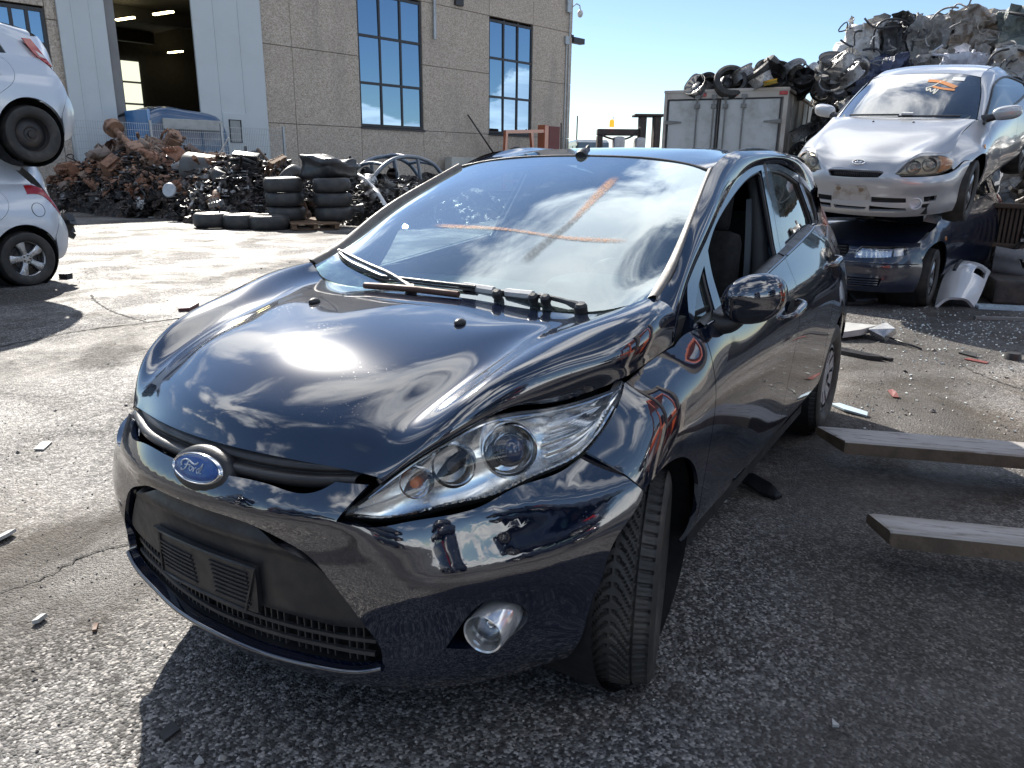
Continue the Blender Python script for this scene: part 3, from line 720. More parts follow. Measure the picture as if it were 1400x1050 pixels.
    def hoff(u, v): return -.007-.040*(1-np.abs(np.clip(2*v-1, -1, 1))**3)*np.sqrt(np.clip(np.sin(np.clip(u, 0, 1)*math.pi), 0, 1))+.004*np.sin(v*34)*(u > .64)*(np.abs(2*v-1) < .8)
    pair(trim('bezel', LAMP, li, SILVERPL, None, [h_ for h_ in hs], h=.010, gap=.0, flange=.012, mirror=True, offset=hoff, hole_gap=0))
    for s, par in ((1, hl), (-1, hr)):
        q = frame_pts(LAMP, [(u, .945+.006*math.sin(u*260)) for u in np.linspace(.02, .93, 160)], -.008); tube('serrated_edge', q*[1, s, 1], .0042, CHROME, par, 5)
        q = frame_pts(LAMP, [(u, .055) for u in np.linspace(.06, .93, 60)], -.010); tube('bezel_edge', q*[1, s, 1], .003, CHROME, par, 5)
    pair(trim('housing', LAMP, li, DARK, None, h=.03, gap=.0, flange=0, mirror=True, offset=-.10))
    for i, (x, y, z, r, dep) in enumerate(bowls):
        u, v = uvof(np.array([x, y, z])); n, _, _ = LAMP.frame([u], [v]); pos = LAMP([u], [v])[0]-n[0]*(.030, .030, .026)[i]
        for s, par in ((1, hl), (-1, hr)):
            ax = Vector((.62*n[0][0]+.55, (.62*n[0][1]+.12)*s, .45*n[0][2])); A = axisM((pos[0], pos[1]*s, pos[2]), ax, (0, 0, 1))
            lathe('reflector_ring', [(r*1.02, -.05), (r*1.06, .006), (r*1.0, .012), (r*.92, .004), (r*.90, -.01)], CHROME, par, 40, A)
            bm = bmesh.new(); bmlathe(bm, [(r*.94, .004), (r*.85, -dep*.5), (r*.6, -dep*.95), (r*.3, -dep*1.15), (0, -dep*1.2)], 40, A)
            frombm('reflector', bm, SILVERPL if i != 1 else mat('lamp_smoke', (.22, .215, .20), .18, .9, grime=.2), par, sharp=40)
            if i == 0: lathe('amber_bulb', [(.013, -.03), (.014, .0), (.010, .012), (0, .016)], AMBER, par, 20, A)
            if i == 1: lathe('bulb_shield', [(.014, -.03), (.015, .0), (.012, .006), (0, .008)], STEELW, par, 20, A)
            if i == 2:
                lathe('projector_lens', [(r*.58, -.03), (r*.58, .006), (r*.50, .020), (r*.3, .031), (0, .036)], mat('projector', (.03, .045, .09), .03, 0., grime=0, coat=1.), par, 36, A)
                lathe('projector_ring', [(r*.58, -.03), (r*.66, .004), (r*.64, .010), (r*.58, .006)], CHROME, par, 36, A)
    # marker cylinder between the main bowls and the ribbed corner piece
    for s, par in ((1, hl), (-1, hr)):
        q = LAMP([.46], [.60])[0]-LAMP.frame([.46], [.60])[0][0]*.04
        lathe('marker_bulb', [(.015, -.02), (.016, .0), (.011, .006), (0, .006)], STEELW, par, 20, axisM((q[0], q[1]*s, q[2]), (1, .5*s, .2)))
        for k in range(7):
            a = [(.69+.012*k, .28+.035*k), (.76+.012*k, .22+.045*k)]
            qq = frame_pts(LAMP, a, -.022)*[1, s, 1]; tube('corner_rib', qq, .0028, CHROME, par, 6)
    # wings
    fen = loop([(.082, .867), (-.02, .887), (-.205, .909)], [(-.205, .909), (-.26, .929), (-.3635, .9367)], [(-.3635, .9367), (-.360, .888), (-.3556, .816), (-.3508, .752), (-.333, .657), (-.306, .52), (-.297, .40), (-.30, .275)],
        [(-.30, .275), (-.262, .275)], [(-.262, .275), (-.2635, .387), (-.2541, .4614), (-.2063, .5452), (-.10, .625), (0, .648), (.0842, .641), (.1505, .6145)], [(.1505, .6145), (.2088, .6795), (.2681, .7348)], [(.2681, .7348), (.2023, .7735), (.0852, .8668)])
    sidepanel('front_fender', fen, h=.022)
    # doors and quarter
    beltF = [(-.3635, .9367), (-.56, .950), (-1.15, 1.0085), (-1.50, 1.043)]
    beltR = [(-1.50, 1.043), (-1.559, 1.049), (-2.245, 1.120)]
    bseam = [(-1.50, 1.043), (-1.47, .92), (-1.4244, .7874), (-1.390, .672), (-1.370, .549), (-1.355, .387), (-1.35, .275)]
    fd = loop(beltF, bseam, [(-1.35, .275), (-.9, .275), (-.30, .275)], [(-.30, .275), (-.297, .40), (-.306, .52), (-.333, .657), (-.3508, .752), (-.3556, .816), (-.360, .888), (-.3635, .9367)])
    dF = sidepanel('front_door', fd, h=.03)
    rseam = [(-2.245, 1.120), (-2.25, 1.0), (-2.22, .85), (-2.13, .68), (-2.10, .50), (-2.10, .40), (-2.08, .275)]
    rd = loop(beltR, rseam, [(-2.08, .275), (-1.7, .275), (-1.35, .275)], bseam[::-1])
    dR = sidepanel('rear_door', rd, h=.03)
    wa = [(-2.13, .275)]+[(-2.489+.362*math.cos(a), .30+.362*math.sin(a)) for a in np.linspace(.05, math.pi-.25, 14)]+[(-2.85, .36)]
    qp = loop([(-2.245, 1.12), (-2.484, 1.109), (-2.60, 1.10), (-2.80, 1.09), (-3.0, 1.02)], [(-3.0, 1.02), (-3.03, .75), (-3.03, .55), (-3.0, .3)], [(-3.0, .3), (-2.86, .30)], wa[::-1], [(-2.13, .275), (-2.08, .275)], rseam[::-1])
    sidepanel('quarter_panel', qp, h=.03)
    # window frames
    fo = loop([(-.305, .932), (-.4283, 1.0532), (-.6401, 1.1393), (-.7985, 1.204), (-1.0091, 1.2845), (-1.226, 1.3543), (-1.5195, 1.4017), (-1.69, 1.4105)], [(-1.69, 1.4105), (-1.62, 1.2), (-1.545, 1.0)], [(-1.545, 1.0), (-1.15, .965), (-.56, .925), (-.305, .910)], [(-.305, .910), (-.305, .932)])
    gF = loop([(-.690, 1.128), (-.7445, 1.1595), (-.9899, 1.2545), (-1.2105, 1.3166), (-1.40, 1.358), (-1.605, 1.3841)], [(-1.605, 1.3841), (-1.55, 1.22), (-1.4724, 1.0253)], [(-1.4724, 1.0253), (-1.2116, 1.0), (-.63, .950)], [(-.63, .950), (-.66, 1.04), (-.690, 1.128)])
    tri = loop([(-.6158, 1.0862), (-.585, 1.02), (-.560, .955)], [(-.560, .955), (-.45, .945), (-.34, .937)], [(-.34, .937), (-.45, 1.005), (-.6158, 1.0862)])
    trim('door_frame', GH, fo, NAVY, None, [gF, tri], h=.025, gap=.002, flange=.03, mirror=True)
    for s, o in zip((1, -1), [x for x in C.objects if x.name.startswith('door_frame')][-2:]): o.parent = dF[0] if s > 0 else dF[1]
    ro = loop([(-1.69, 1.4105), (-1.8846, 1.4161), (-2.1478, 1.3874), (-2.3897, 1.3516), (-2.613, 1.282)], [(-2.613, 1.282), (-2.64, 1.20), (-2.66, 1.08)], [(-2.66, 1.08), (-2.3, 1.07), (-1.545, 1.0)], [(-1.545, 1.0), (-1.62, 1.2), (-1.69, 1.4105)])
    gR = loop([(-1.7701, 1.3872), (-2.0073, 1.3742), (-2.15, 1.352), (-2.2751, 1.3244)], [(-2.2751, 1.3244), (-2.33, 1.22), (-2.3634, 1.1148)], [(-2.3634, 1.1148), (-2.0, 1.07), (-1.6632, 1.0382)], [(-1.6632, 1.0382), (-1.72, 1.22), (-1.7701, 1.3872)])
    gQ = loop([(-2.36, 1.325), (-2.4093, 1.3082), (-2.58, 1.262)], [(-2.58, 1.262), (-2.60, 1.19), (-2.5555, 1.125)], [(-2.5555, 1.125), (-2.4469, 1.118), (-2.41, 1.22), (-2.36, 1.325)])
    fr = trim('door_frame', GH, ro, NAVY, None, [gR, gQ], h=.025, gap=.002, flange=.03, mirror=True)
    fr[0].parent = dR[0]; fr[1].parent = dR[1]
    for nm, pg, ow in (('rear_window', gR, dR), ('quarter_window', gQ, dR), ('corner_window', tri, dF)):
        w = trim(nm, GH, pg, GLASS_S, None, h=.05, gap=-.006, flange=0, mirror=True, offset=-.016); w[0].parent = ow[0]; w[1].parent = ow[1]
        q = frame_pts(GH, pg[::3], -.012)
        for s, o in ((1, ow[0]), (-1, ow[1])): tube('window_seal', q*[1, s, 1], .007, BLACKPL, o, 6, closed=True)
    q = frame_pts(GH, gF[::3], -.012)
    for s, o in ((1, dF[0]), (-1, dF[1])): tube('window_seal', q*[1, s, 1], .008, BLACKPL, o, 6, closed=True)
    # belt ledge between door skins and frames
    for nm, pts, ow in (('belt_strip', [(-.40, .937), (-.56, .949), (-1.15, 1.007), (-1.49, 1.041)], dF), ('belt_strip', [(-1.51, 1.043), (-2.24, 1.119)], dR), ('belt_strip', [(-2.25, 1.119), (-2.48, 1.110), (-2.64, 1.098)], None)):
        pts = spline(pts, 24)
        for s in (1, -1):
            a = SIDE(pts[:, 0], pts[:, 1]-.001); b = GH(pts[:, 0], pts[:, 1]+.006); b[:, 1] -= .012; m_ = a*.4+b*.6; m_[:, 2] += .006
            V = np.vstack([a, m_, b])*[1, s, 1]; n = len(pts); F = [(r*n+i, r*n+i+1, (r+1)*n+i+1, (r+1)*n+i) for r in range(2) for i in range(n-1)]
            mesh(nm, V, F if s > 0 else [f[::-1] for f in F], NAVY if ow is None else BLACKPL, (ow[0] if s > 0 else ow[1]) if ow else P, smooth=True)
            if ow:
                st = SIDE(pts[:, 0], pts[:, 1]-.004)+np.array([0, .002, .004]); tube('belt_moulding', st*[1, s, 1], .006, NAVY, ow[0] if s > 0 else ow[1], 8)
    # handles in their scoops
    for xs, z0, dz, ow in (((-1.175, -1.435), .858, .018, dF), ((-2.14, -2.40), .952, .012, dR)):
        for s, o in ((1, ow[0]), (-1, ow[1])):
            xc = sum(xs)/2; yc = SIDE([xc], [z0])[0][1]
            hd = np.array([(xs[0], yc-.008, z0-dz), (xs[0]-.03, yc+.022, z0-dz*.6), (xc, yc+.034, z0), (xs[1]+.035, yc+.026, z0+dz*.8), (xs[1], yc-.006, z0+dz)])
            qn = spline(hd, 18); bm = bmesh.new()
            bmtube(bm, qn*[1, s, 1], [.006+.010*math.sin(math.pi*i/17) for i in range(18)], 10); frombm('handle', bm, NAVY, o, sharp=60)
            bm = bmesh.new(); A = axisM((xc, (yc-.006)*s, z0-.002), (0, s, 0), (1, 0, 0)); rr = bmlathe(bm, [(1, .008), (.8, .004), (.5, .007), (0, .0075)], 28, A @ Matrix.Diagonal((.075, .038, 1, 1))); frombm('handle_scoop', bm, DARK, o, sharp=60)
    # pillars, roof, screen
    pl_, pr_ = sheet('cant_rail', PIL, NAVY, P, nu=14, nv=110, mirror=True)
    sheet('roof', ROOF, NAVY, P, nu=60, nv=50)
    ws = sheet('windscreen', WIND, GLASS_F, P, nu=50, nv=40)
    # black band printed round the screen edge and the rubber strip down the pillar
    wo = loop([(0, 0), (.25, 0), (.5, 0), (.75, 0), (1, 0)], [(1, 0), (1, .3), (1, .7), (1, 1)], [(1, 1), (.75, 1), (.5, 1), (.25, 1), (0, 1)], [(0, 1), (0, .6), (0, .3), (0, 0)])
    wi = loop([(.055, .085), (.2, .07), (.35, .06), (.5, .055), (.65, .06), (.8, .07), (.945, .085)], [(.945, .085), (.94, .3), (.94, .7), (.93, .955)], [(.93, .955), (.7, .972), (.5, .976), (.3, .972), (.07, .955)], [(.07, .955), (.06, .7), (.06, .3), (.055, .085)])
    trim('screen_band', WIND, wo, mat('frit', (.012, .012, .013), .25, grime=.3), ws, [wi], h=.03, gap=0, flange=0, offset=-.004, hole_gap=0)
    vv = np.linspace(0, 1, 400); vtop = vv[np.argmin(np.abs(PIL(np.zeros(400), vv)[:, 0]+1.018))]
    for s in (1, -1):
        q = PIL(np.zeros(40), np.linspace(-.0, vtop, 40))+np.array([.004, .004, .006]); q = q*[1, s, 1]
        wq = WIND(np.full(40, 1. if s > 0 else 0.), np.linspace(0, 1, 40))
        V = []; n = 40
        for i in range(n):
            a = Vector(wq[i]); b = Vector(q[i]); up = Vector((.4, .25*s, .8)).normalized()
            V += [a-(b-a)*.35+up*.001, a-(b-a)*.1+up*.010, (a+b)/2+up*.013, b+up*.008, b-up*.012]
        F = [(i*5+j, i*5+j+1, i*5+j+6, i*5+j+5) for i in range(n-1) for j in range(4)]
        mesh('screen_strip', V, F if s < 0 else [f[::-1] for f in F], TRIMGREY, P, smooth=True)
        dq = ROOF(np.full(30, 1. if s > 0 else 0.), np.linspace(0, .9, 30))+np.array([0, .004*s, -.004]); tube('roof_ditch_strip', dq, .0055, BLACKPL, P, 8)
    tube('header_seal', ROOF(np.linspace(.0, 1., 40), np.zeros(40))+np.array([.006, 0, -.004]), .006, BLACKPL, P, 8)
    # cowl tray under the screen foot
    cq = [[p+np.array([.03, 0, -.045]), p+np.array([-.0, 0, -.020]), p+np.array([-.05, 0, -.004])] for p in WIND(np.linspace(0, 1, 30), np.full(30, .01))]
    sheet('cowl', Surf(cq, out=(0, 0, 1)), BLACKPL, P, nu=40, nv=8)
    # wipers
    def wiper(name, base, tip, u0, u1, vb, tape):
        w = empty(name, parent_to(P))
        bl = frame_pts(WIND, [(a, (vb[0]+(vb[1]-vb[0])*k/19) if hasattr(vb, '__len__') else vb) for k, a in enumerate(np.linspace(u0, u1, 20))], .014); tube('blade', bl, .006, BLACKPL, w, 6)
        tube('blade_rubber', bl-np.array([-.004, 0, .010]), .004, RUBBER, w, 5)
        arm = spline([base, tuple(np.array(base)+(np.array(tip)-np.array(base))*.15+np.array([0, 0, .010])), tuple((np.array(base)+np.array(tip))/2+np.array([0, 0, .006])), tip], 20)
        bm = bmesh.new(); bmtube(bm, arm, [.013, .012]+[.0075]*16+[.006, .005], 6); frombm('arm', bm, BLACKPL, w, sharp=40)
        lathe('pivot_cap', [(.019, -.02), (.020, .004), (.014, .012), (0, .013)], BLACKPL, w, 20, axisM(base, (.25, 0, 1)))
        if tape:
            for a, b in tape:
                bm = bmesh.new(); n = len(arm); bmtube(bm, arm[int(a*n):int(b*n)], .0145, 7); frombm('tape_wrap', bm, WHITETAPE, w, sharp=40)
        return w
    wiper('wiper', (-.135, .50, 1.002), (-.150, .05, 1.022), .30, .60, .055, [(.38, .62), (.66, .99)])
    w2 = wiper('wiper', (-.095, -.10, 1.004), (-.285, -.60, 1.078), .035, .30, (.135, .055), None)
    w2['label'] = 'wiper standing raised across the far corner of the screen'
    tag(tube('bare_linkage', spline([(-.075, -.28, 1.0), (-.07, -.1, 1.008), (-.085, .1, 1.006)], 12), .011, mat('rust_brown', (.10, .05, .035), .6, .2, grime=.5), P, 8))
    for y, x in ((.22, -.125), (.345, -.13), (.385, -.135)):
        lathe('rubber_plug', [(.010, -.02), (.014, .0), (.0165, .006), (.015, .022), (.008, .028), (0, .028)], BLACKPL, P, 16, axisM((x, y, 1.004), (.5, .1, .8)))
    # washer jets, aerial
    for s in (1, -1):
        j = np.array([.155, .280*s, 0]); u = .5
        a, b = np.meshgrid(np.linspace(0, 1, 80), np.linspace(0, 1, 80), indexing='ij'); hp = HOOD(a.ravel(), b.ravel()); z = hp[((hp[:, :2]-j[:2])**2).sum(1).argmin()][2]
        bm = bmesh.new(); bmesh.ops.create_uvsphere(bm, u_segments=14, v_segments=9, radius=1); bmesh.ops.scale(bm, vec=(.022, .014, .012), verts=bm.verts); bmesh.ops.translate(bm, vec=(j[0], j[1], z+.003), verts=bm.verts)
        frombm('washer_jet', bm, BLACKPL, P, smooth=True)
    bm = bmesh.new(); bmtube(bm, spline([(-1.075, 0, 1.430), (-1.10, 0, 1.448), (-1.135, 0, 1.458)], 8), [.026, .024, .022, .019, .016, .013, .012, .010], 10)
    bmtube(bm, [(-1.12, 0, 1.452), (-1.135, 0, 1.468), (-1.142, 0, 1.476)], [.010, .009, .004], 8); frombm('aerial_base', bm, BLACKPL, P, sharp=60)
    # orange spray cross on the glass: four worn strokes
    sp = NT('orange_spray'); tr = sp.N.new('ShaderNodeBsdfTransparent'); ms = sp.N.new('ShaderNodeMixShader')
    sp.set(Base_Color=sp.mix(sp.noise(40, 4), (.64, .36, .20), (.50, .24, .12)), Roughness=.8)
    cv = sp.N.new('ShaderNodeUVMap'); sx = sp.N.new('ShaderNodeSeparateXYZ'); sp.L.new(cv.outputs[0], sx.inputs[0])
    ed = sp.math('SUBTRACT', 1., sp.math('ABSOLUTE', sp.math('SUBTRACT', sp.math('MULTIPLY', sx.outputs[1], 2.), 1.)))
    den = sp.math('MULTIPLY', sp.mapr(ed, 0, .75), sp.mapr(sp.noise(90, 5, .7), .30, .62, .25, 1.)); den = sp.math('MULTIPLY', den, sp.mapr(sx.outputs[0], .0, .12)); den = sp.math('MULTIPLY', den, sp.mapr(sx.outputs[0], 1., .9)); den = sp.math('MULTIPLY', den, .6)
    sp.L.new(den, ms.inputs[0]); sp.L.new(tr.outputs[0], ms.inputs[1]); sp.L.new(sp.b.outputs[0], ms.inputs[2]); sp.L.new(ms.outputs[0], sp.out.inputs[0])
    sp2 = sp.m.copy(); sp2.name = 'orange_spray_runny'; nt2 = sp2.node_tree; pb = nt2.nodes['Principled BSDF']; old = pb.inputs['Base Color'].links[0].from_socket; mx_ = nt2.nodes.new('ShaderNodeMixRGB'); mr_ = nt2.nodes.new('ShaderNodeMapRange'); mr_.inputs[1].default_value = .42; mr_.inputs[2].default_value = .60
    sxx = [n for n in nt2.nodes if n.type == 'SEPXYZ'][0]; nt2.links.new(sxx.outputs[0], mr_.inputs[0]); nt2.links.new(mr_.outputs[0], mx_.inputs[0]); nt2.links.new(old, mx_.inputs[1]); mx_.inputs[2].default_value = (.045, .065, .085, 1); nt2.links.new(mx_.outputs[0], pb.inputs['Base Color'])
    def stroke(uv, w, m_=None):
        q = spline(uv, 60); X = frame_pts(WIND, q, .0025); T = np.gradient(X, axis=0); T /= np.linalg.norm(T, axis=1)[:, None]; n, _, _ = WIND.frame(q[:, 0], q[:, 1]); B = np.cross(T, n)
        ww = np.array(w)[:, None]; V = []; K = 5
        for k in range(K): V.append(X+B*ww*((k/(K-1))-.5))
        V = np.vstack(V); m = len(q); F = [(k*m+i, k*m+i+1, (k+1)*m+i+1, (k+1)*m+i) for k in range(K-1) for i in range(m-1)]
        o = mesh('spray_stroke', V, F, m_ or sp.m, ws, smooth=True); uvl = o.data.uv_layers.new(name='UVMap')
        for lp in o.data.loops: vi = lp.vertex_index; uvl.data[lp.index].uv = ((vi % m)/(m-1), (vi//m)/(K-1))
    wv = .058+.012*np.sin(np.linspace(0, 9, 60))
    stroke([(.709, .818), (.7025, .553), (.690, .39), (.6735, .309), (.664, .19)], wv*.85, sp2)
    stroke([(.2629, .3865), (.3496, .381), (.5499, .3777), (.6904, .3623), (.8929, .375)], wv*.5)
    # mirrors
    def sq(bm, c, s, pw=2.6, n=(22, 14), flat=0.):
        rr = []
        for i in range(n[1]+1):
            ph = -math.pi/2+math.pi*i/n[1]; ring = []
            for k in range(n[0]):
                th = 2*math.pi*k/n[0]; f = lambda t: math.copysign(abs(t)**(2/pw), t)
                p = Vector((f(math.cos(ph))*f(math.cos(th))*s[0], f(math.cos(ph))*f(math.sin(th))*s[1], f(math.sin(ph))*s[2]))
                if p.x < -flat and flat: p.x = -flat
                ring.append(bm.verts.new(p))
            rr.append(ring)
        for a, b in zip(rr[:-1], rr[1:]):
            for k in range(n[0]): bm.faces.new((a[k], a[(k+1) % n[0]], b[(k+1) % n[0]], b[k]))
        bmesh.ops.remove_doubles(bm, verts=bm.verts, dist=1e-5)
    for s in (1,):
        m = empty('side_mirror', parent_to(P)); m.location = (-.535, .890*s, 1.010)
        bm = bmesh.new(); sq(bm, 0, (.075, .086, .078), 2.2, (40, 24), .03)
        for v in bm.verts:
            v.co.z += .012*(v.co.y*s)/.1; v.co.x -= .055*(v.co.y*s/.11)
            if v.co.z < 0: v.co.x *= .9; v.co.y = v.co.y-.10*v.co.z*s*-1*.3
        frombm('mirror_shell', bm, NAVY, m, smooth=True)
        bm = bmesh.new(); sq(bm, 0, (.012, .074, .064), 2.6, (32, 10)); bmesh.ops.translate(bm, vec=(-.034, 0, 0), verts=bm.verts)
        for v in bm.verts: v.co.x -= .055*(v.co.y*s/.11)
        frombm('mirror_glass', bm, CHROME, m, smooth=True)
        bm = bmesh.new(); bmtube(bm, spline([(.0, -.045*s, -.055), (.025, -.075*s, -.08), (.045, -.118*s, -.078)], 8), [.032, .034, .035, .035, .034, .034, .036, .04], 12)
        for v in bm.verts: v.co.z = max(v.co.z, -.115)
        frombm('mirror_foot', bm, BLACKPL, m, sharp=50)
    # wheels
    front = dict(kind='hubcap', R=.303, W=.212)
    wheel('wheel', (.01, .742, .298), steer=math.radians(17), side=1, parent=P, **front)
    wheel('wheel', (0, -.735, .298), steer=math.radians(17), side=-1, parent=P, **front)
    wheel('wheel', (-2.489, .735, .298), side=1, parent=P, **front)
    wheel('wheel', (-2.489, -.735, .298), side=-1, parent=P, **front)
    # wheel housings and belly
    for x in (0, -2.489):
        for s in (1, -1):
            Mx = Matrix.Translation((x, .80*s, .32)) @ (YM if s > 0 else Matrix.Rotation(math.pi/2, 4, 'X'))
            bm = bmesh.new(); bmlathe(bm, [(.345, .005), (.345, -.30), (0, -.30)], 36, Mx); frombm('wheel_housing', bm, DARK, P)
    bm = bmesh.new(); bmbox(bm, -1.25, 0, .30, 1.72, 1.56, .22); bmbox(bm, -1.25, 0, .34, 3.6, .86, .26); bmbox(bm, .45, 0, .42, .46, .92, .34); frombm('underbody', bm, DARK, P)
    # cabin
    bm = bmesh.new(); q = [(-.20, .93), (-.36, .985), (-.50, .995), (-.60, .955), (-.64, .86), (-.66, .60)]
    V = [(x, y, z-.03*(abs(y)/.66)**2) for y in np.linspace(-.66, .66, 15) for x, z in q]; F = [(i*6+j, i*6+j+1, (i+1)*6+j+1, (i+1)*6+j) for i in range(14) for j in range(5)]
    mesh('dashboard', V, F, DASH, P, smooth=True)
    bm = bmesh.new(); sq(bm, 0, (.11, .19, .055), 2.5); bmesh.ops.translate(bm, vec=(-.53, .36, .985), verts=bm.verts); frombm('instrument_hood', bm, DASH, P, smooth=True)
    A = axisM((-.80, .36, .90), (-.9, 0, .42)); st = empty('steering_wheel', parent_to(P))
    tube('wheel_rim', [A @ Vector((.185*math.cos(a), .185*math.sin(a), 0)) for a in np.linspace(0, 2*math.pi, 33)[:-1]], .014, BLACKPL, st, 8, closed=True)
    bm = bmesh.new(); bmlathe(bm, [(0, .02), (.06, .01), (.07, -.03)], 20, A)
    for a in (0, math.pi, math.pi*1.5): bmtube(bm, [A @ Vector((.05*math.cos(a), .05*math.sin(a), 0)), A @ Vector((.18*math.cos(a), .18*math.sin(a), 0))], .016, 6)
    frombm('wheel_boss', bm, BLACKPL, st, sharp=40)
    for y in (.36, -.36):
        se = empty('front_seat', parent_to(P)); se.location = (-1.20, y, 0)
        bm = bmesh.new(); bmbox(bm, .1, 0, .50, .55, .50, .16, bevel=.05); frombm('seat_cushion', bm, FABRIC, se, smooth=True)
        bm = bmesh.new(); bmbox(bm, -.22, 0, .83, .14, .48, .62, rot=Matrix.Rotation(-.28, 3, 'Y'), bevel=.05, taper=.85); frombm('backrest', bm, FABRIC, se, smooth=True)
        bm = bmesh.new(); bmbox(bm, -.36, 0, 1.22, .10, .27, .20, rot=Matrix.Rotation(-.2, 3, 'Y'), bevel=.045); frombm('headrest', bm, FABRIC, se, smooth=True)
    bm = bmesh.new(); bmbox(bm, -2.25, 0, .85, .16, 1.2, .66, rot=Matrix.Rotation(-.3, 3, 'Y'), bevel=.06); bmbox(bm, -1.95, 0, .52, .5, 1.2, .16, bevel=.05); frombm('rear_bench', bm, FABRIC, P, smooth=True)
    bm = bmesh.new(); bmbox(bm, -1.6, 0, .36, 2.6, 1.4, .04)
    for s in (1, -1): bmbox(bm, -1.3, .735*s, .66, 2.2, .02, .62); bmbox(bm, -.45, .69*s, .7, .35, .02, .3)
    bmbox(bm, -.18, 0, .72, .02, 1.3, .44); frombm('cabin_lining', bm, DARK, P)
    hd = Surf([[tuple(np.array(p)*[1, .97, 1]-np.array([0, 0, .045])) for p in r] for r in ROOF.G], ku=ROOF.ku, kv=ROOF.kv); sheet('headlining', hd, mat('headlining', (.28, .28, .27), .9, grime=.2), P, 20, 14, v=(0.03, .95))
    for s in (1, -1):
        q = spline([(-1.52, .65*s, .50), (-1.56, .645*s, .95), (-1.64, .585*s, 1.28), (-1.68, .545*s, 1.40)], 14); bm = bmesh.new(); bmtube(bm, q, .045, 8); frombm('pillar_trim', bm, mat('pillar_trim', (.09, .095, .10), .7, grime=.2), P, sharp=60)
        q = spline([(-1.48, .60*s, .52), (-1.50, .60*s, .95), (-1.60, .555*s, 1.26)], 14); bm = bmesh.new(); bmtube(bm, q, .016, 4); frombm('seat_belt', bm, mat('belt_webbing', (.10, .12, .14), .8, grime=.1), P)
    # tail: tailgate, glass, lamps, bumper
    T = Surf(symrows([[(-2.93, 0, 1.395), (-3.03, 0, 1.25), (-3.10, 0, 1.05), (-3.13, 0, .85), (-3.13, 0, .72)], [(-2.91, .3, 1.39), (-3.02, .3, 1.25), (-3.09, .3, 1.05), (-3.12, .3, .85), (-3.12, .3, .72)], [(-2.84, .50, 1.375), (-2.95, .53, 1.25), (-3.01, .57, 1.05), (-3.04, .62, .85), (-3.05, .64, .72)], [(-2.75, .555, 1.36), (-2.84, .60, 1.25), (-2.93, .64, 1.05), (-2.99, .68, .85), (-3.01, .70, .72)]], 7), out=(-1, 0, .2))
    sheet('tailgate', T, NAVY, P, 30, 24)
    trim('rear_window', T, loop([(.22, .05), (.5, .03), (.78, .05)], [(.78, .05), (.82, .42)], [(.82, .42), (.5, .45), (.18, .42)], [(.18, .42), (.22, .05)]), GLASS_S, P, h=.06, gap=0, flange=0, offset=.004)
    red = mat('tail_red', (.38, .012, .015), .12, grime=.1, coat=1.)
    for s in (1, -1):
        V = Surf([[(-2.62, .640, 1.245), (-2.70, .652, 1.16), (-2.80, .676, 1.06)], [(-2.74, .600, 1.25), (-2.82, .640, 1.16), (-2.90, .668, 1.06)], [(-2.84, .575, 1.25), (-2.93, .605, 1.16), (-2.985, .63, 1.06)]], out=(-.5, 1, 0)); V.G = V.G*np.array([1, s, 1])+np.array([-.004, .006*s, 0]); V.out = np.array([-.5, s, 0])
        sheet('tail_light', V, red, P, 14, 14)
    C2 = Surf([[(-2.62, .635*1, 1.27), (-2.62, .645, 1.2), (-2.66, .665, 1.08)], [(-2.75, .605, 1.30), (-2.76, .635, 1.18), (-2.80, .668, 1.08)], [(-2.84, .56, 1.33), (-2.88, .61, 1.18), (-2.96, .64, 1.08)]], out=(0, 1, 0)); sheet('corner_pillar', C2, NAVY, P, 12, 12, mirror=True)
    RB = Surf(symrows([[(-3.15, 0, .72), (-3.17, 0, .55), (-3.14, 0, .32)], [(-3.14, .3, .72), (-3.16, .3, .55), (-3.13, .3, .32)], [(-3.08, .58, .74), (-3.10, .60, .55), (-3.06, .58, .32)], [(-3.03, .685, .76), (-3.03, .70, .55), (-3.0, .68, .30)]], 5), out=(-1, 0, 0)); sheet('rear_bumper', RB, NAVY, P, 30, 14)
def parent_to(P):
    global _pp; _pp = P; return (0, 0, 0)
_empty0 = empty
def empty(name, loc=(0, 0, 0), *a, **k):
    global _pp
    o = _empty0(name, loc, *a, **k)
    if _pp is not None: o.parent = _pp; _pp = None
    return o
_pp = None
build_car()
# ---------------------------------------------------------------- skins of the silver coupe (its own x forward, y left)
KH = Surf(symrows([
 [(.905,0,.606),(.865,0,.660),(.72,0,.735),(.45,0,.822),(.15,0,.892),(-.22,0,.945)],
 [(.895,.17,.604),(.852,.18,.658),(.70,.21,.732),(.44,.25,.818),(.14,.28,.889),(-.235,.30,.942)],
 [(.882,.275,.594),(.825,.305,.662),(.68,.36,.742),(.41,.46,.816),(.12,.51,.884),(-.27,.54,.936)],
 [(.872,.318,.588),(.797,.38,.686),(.68,.435,.755),(.43,.57,.806),(.10,.630,.868),(-.29,.665,.929)],
 [(.87,.336,.583),(.79,.413,.687),(.71,.475,.750),(.54,.648,.740),(.15,.675,.829),(-.30,.701,.922)]], 11), out=(0,0,1))
_kz = [.17,.24,.32,.40,.48,.55,.62,.68]
def _kf(l): return spline([(x,-y) for x,y in l[:0:-1]]+l, 21)
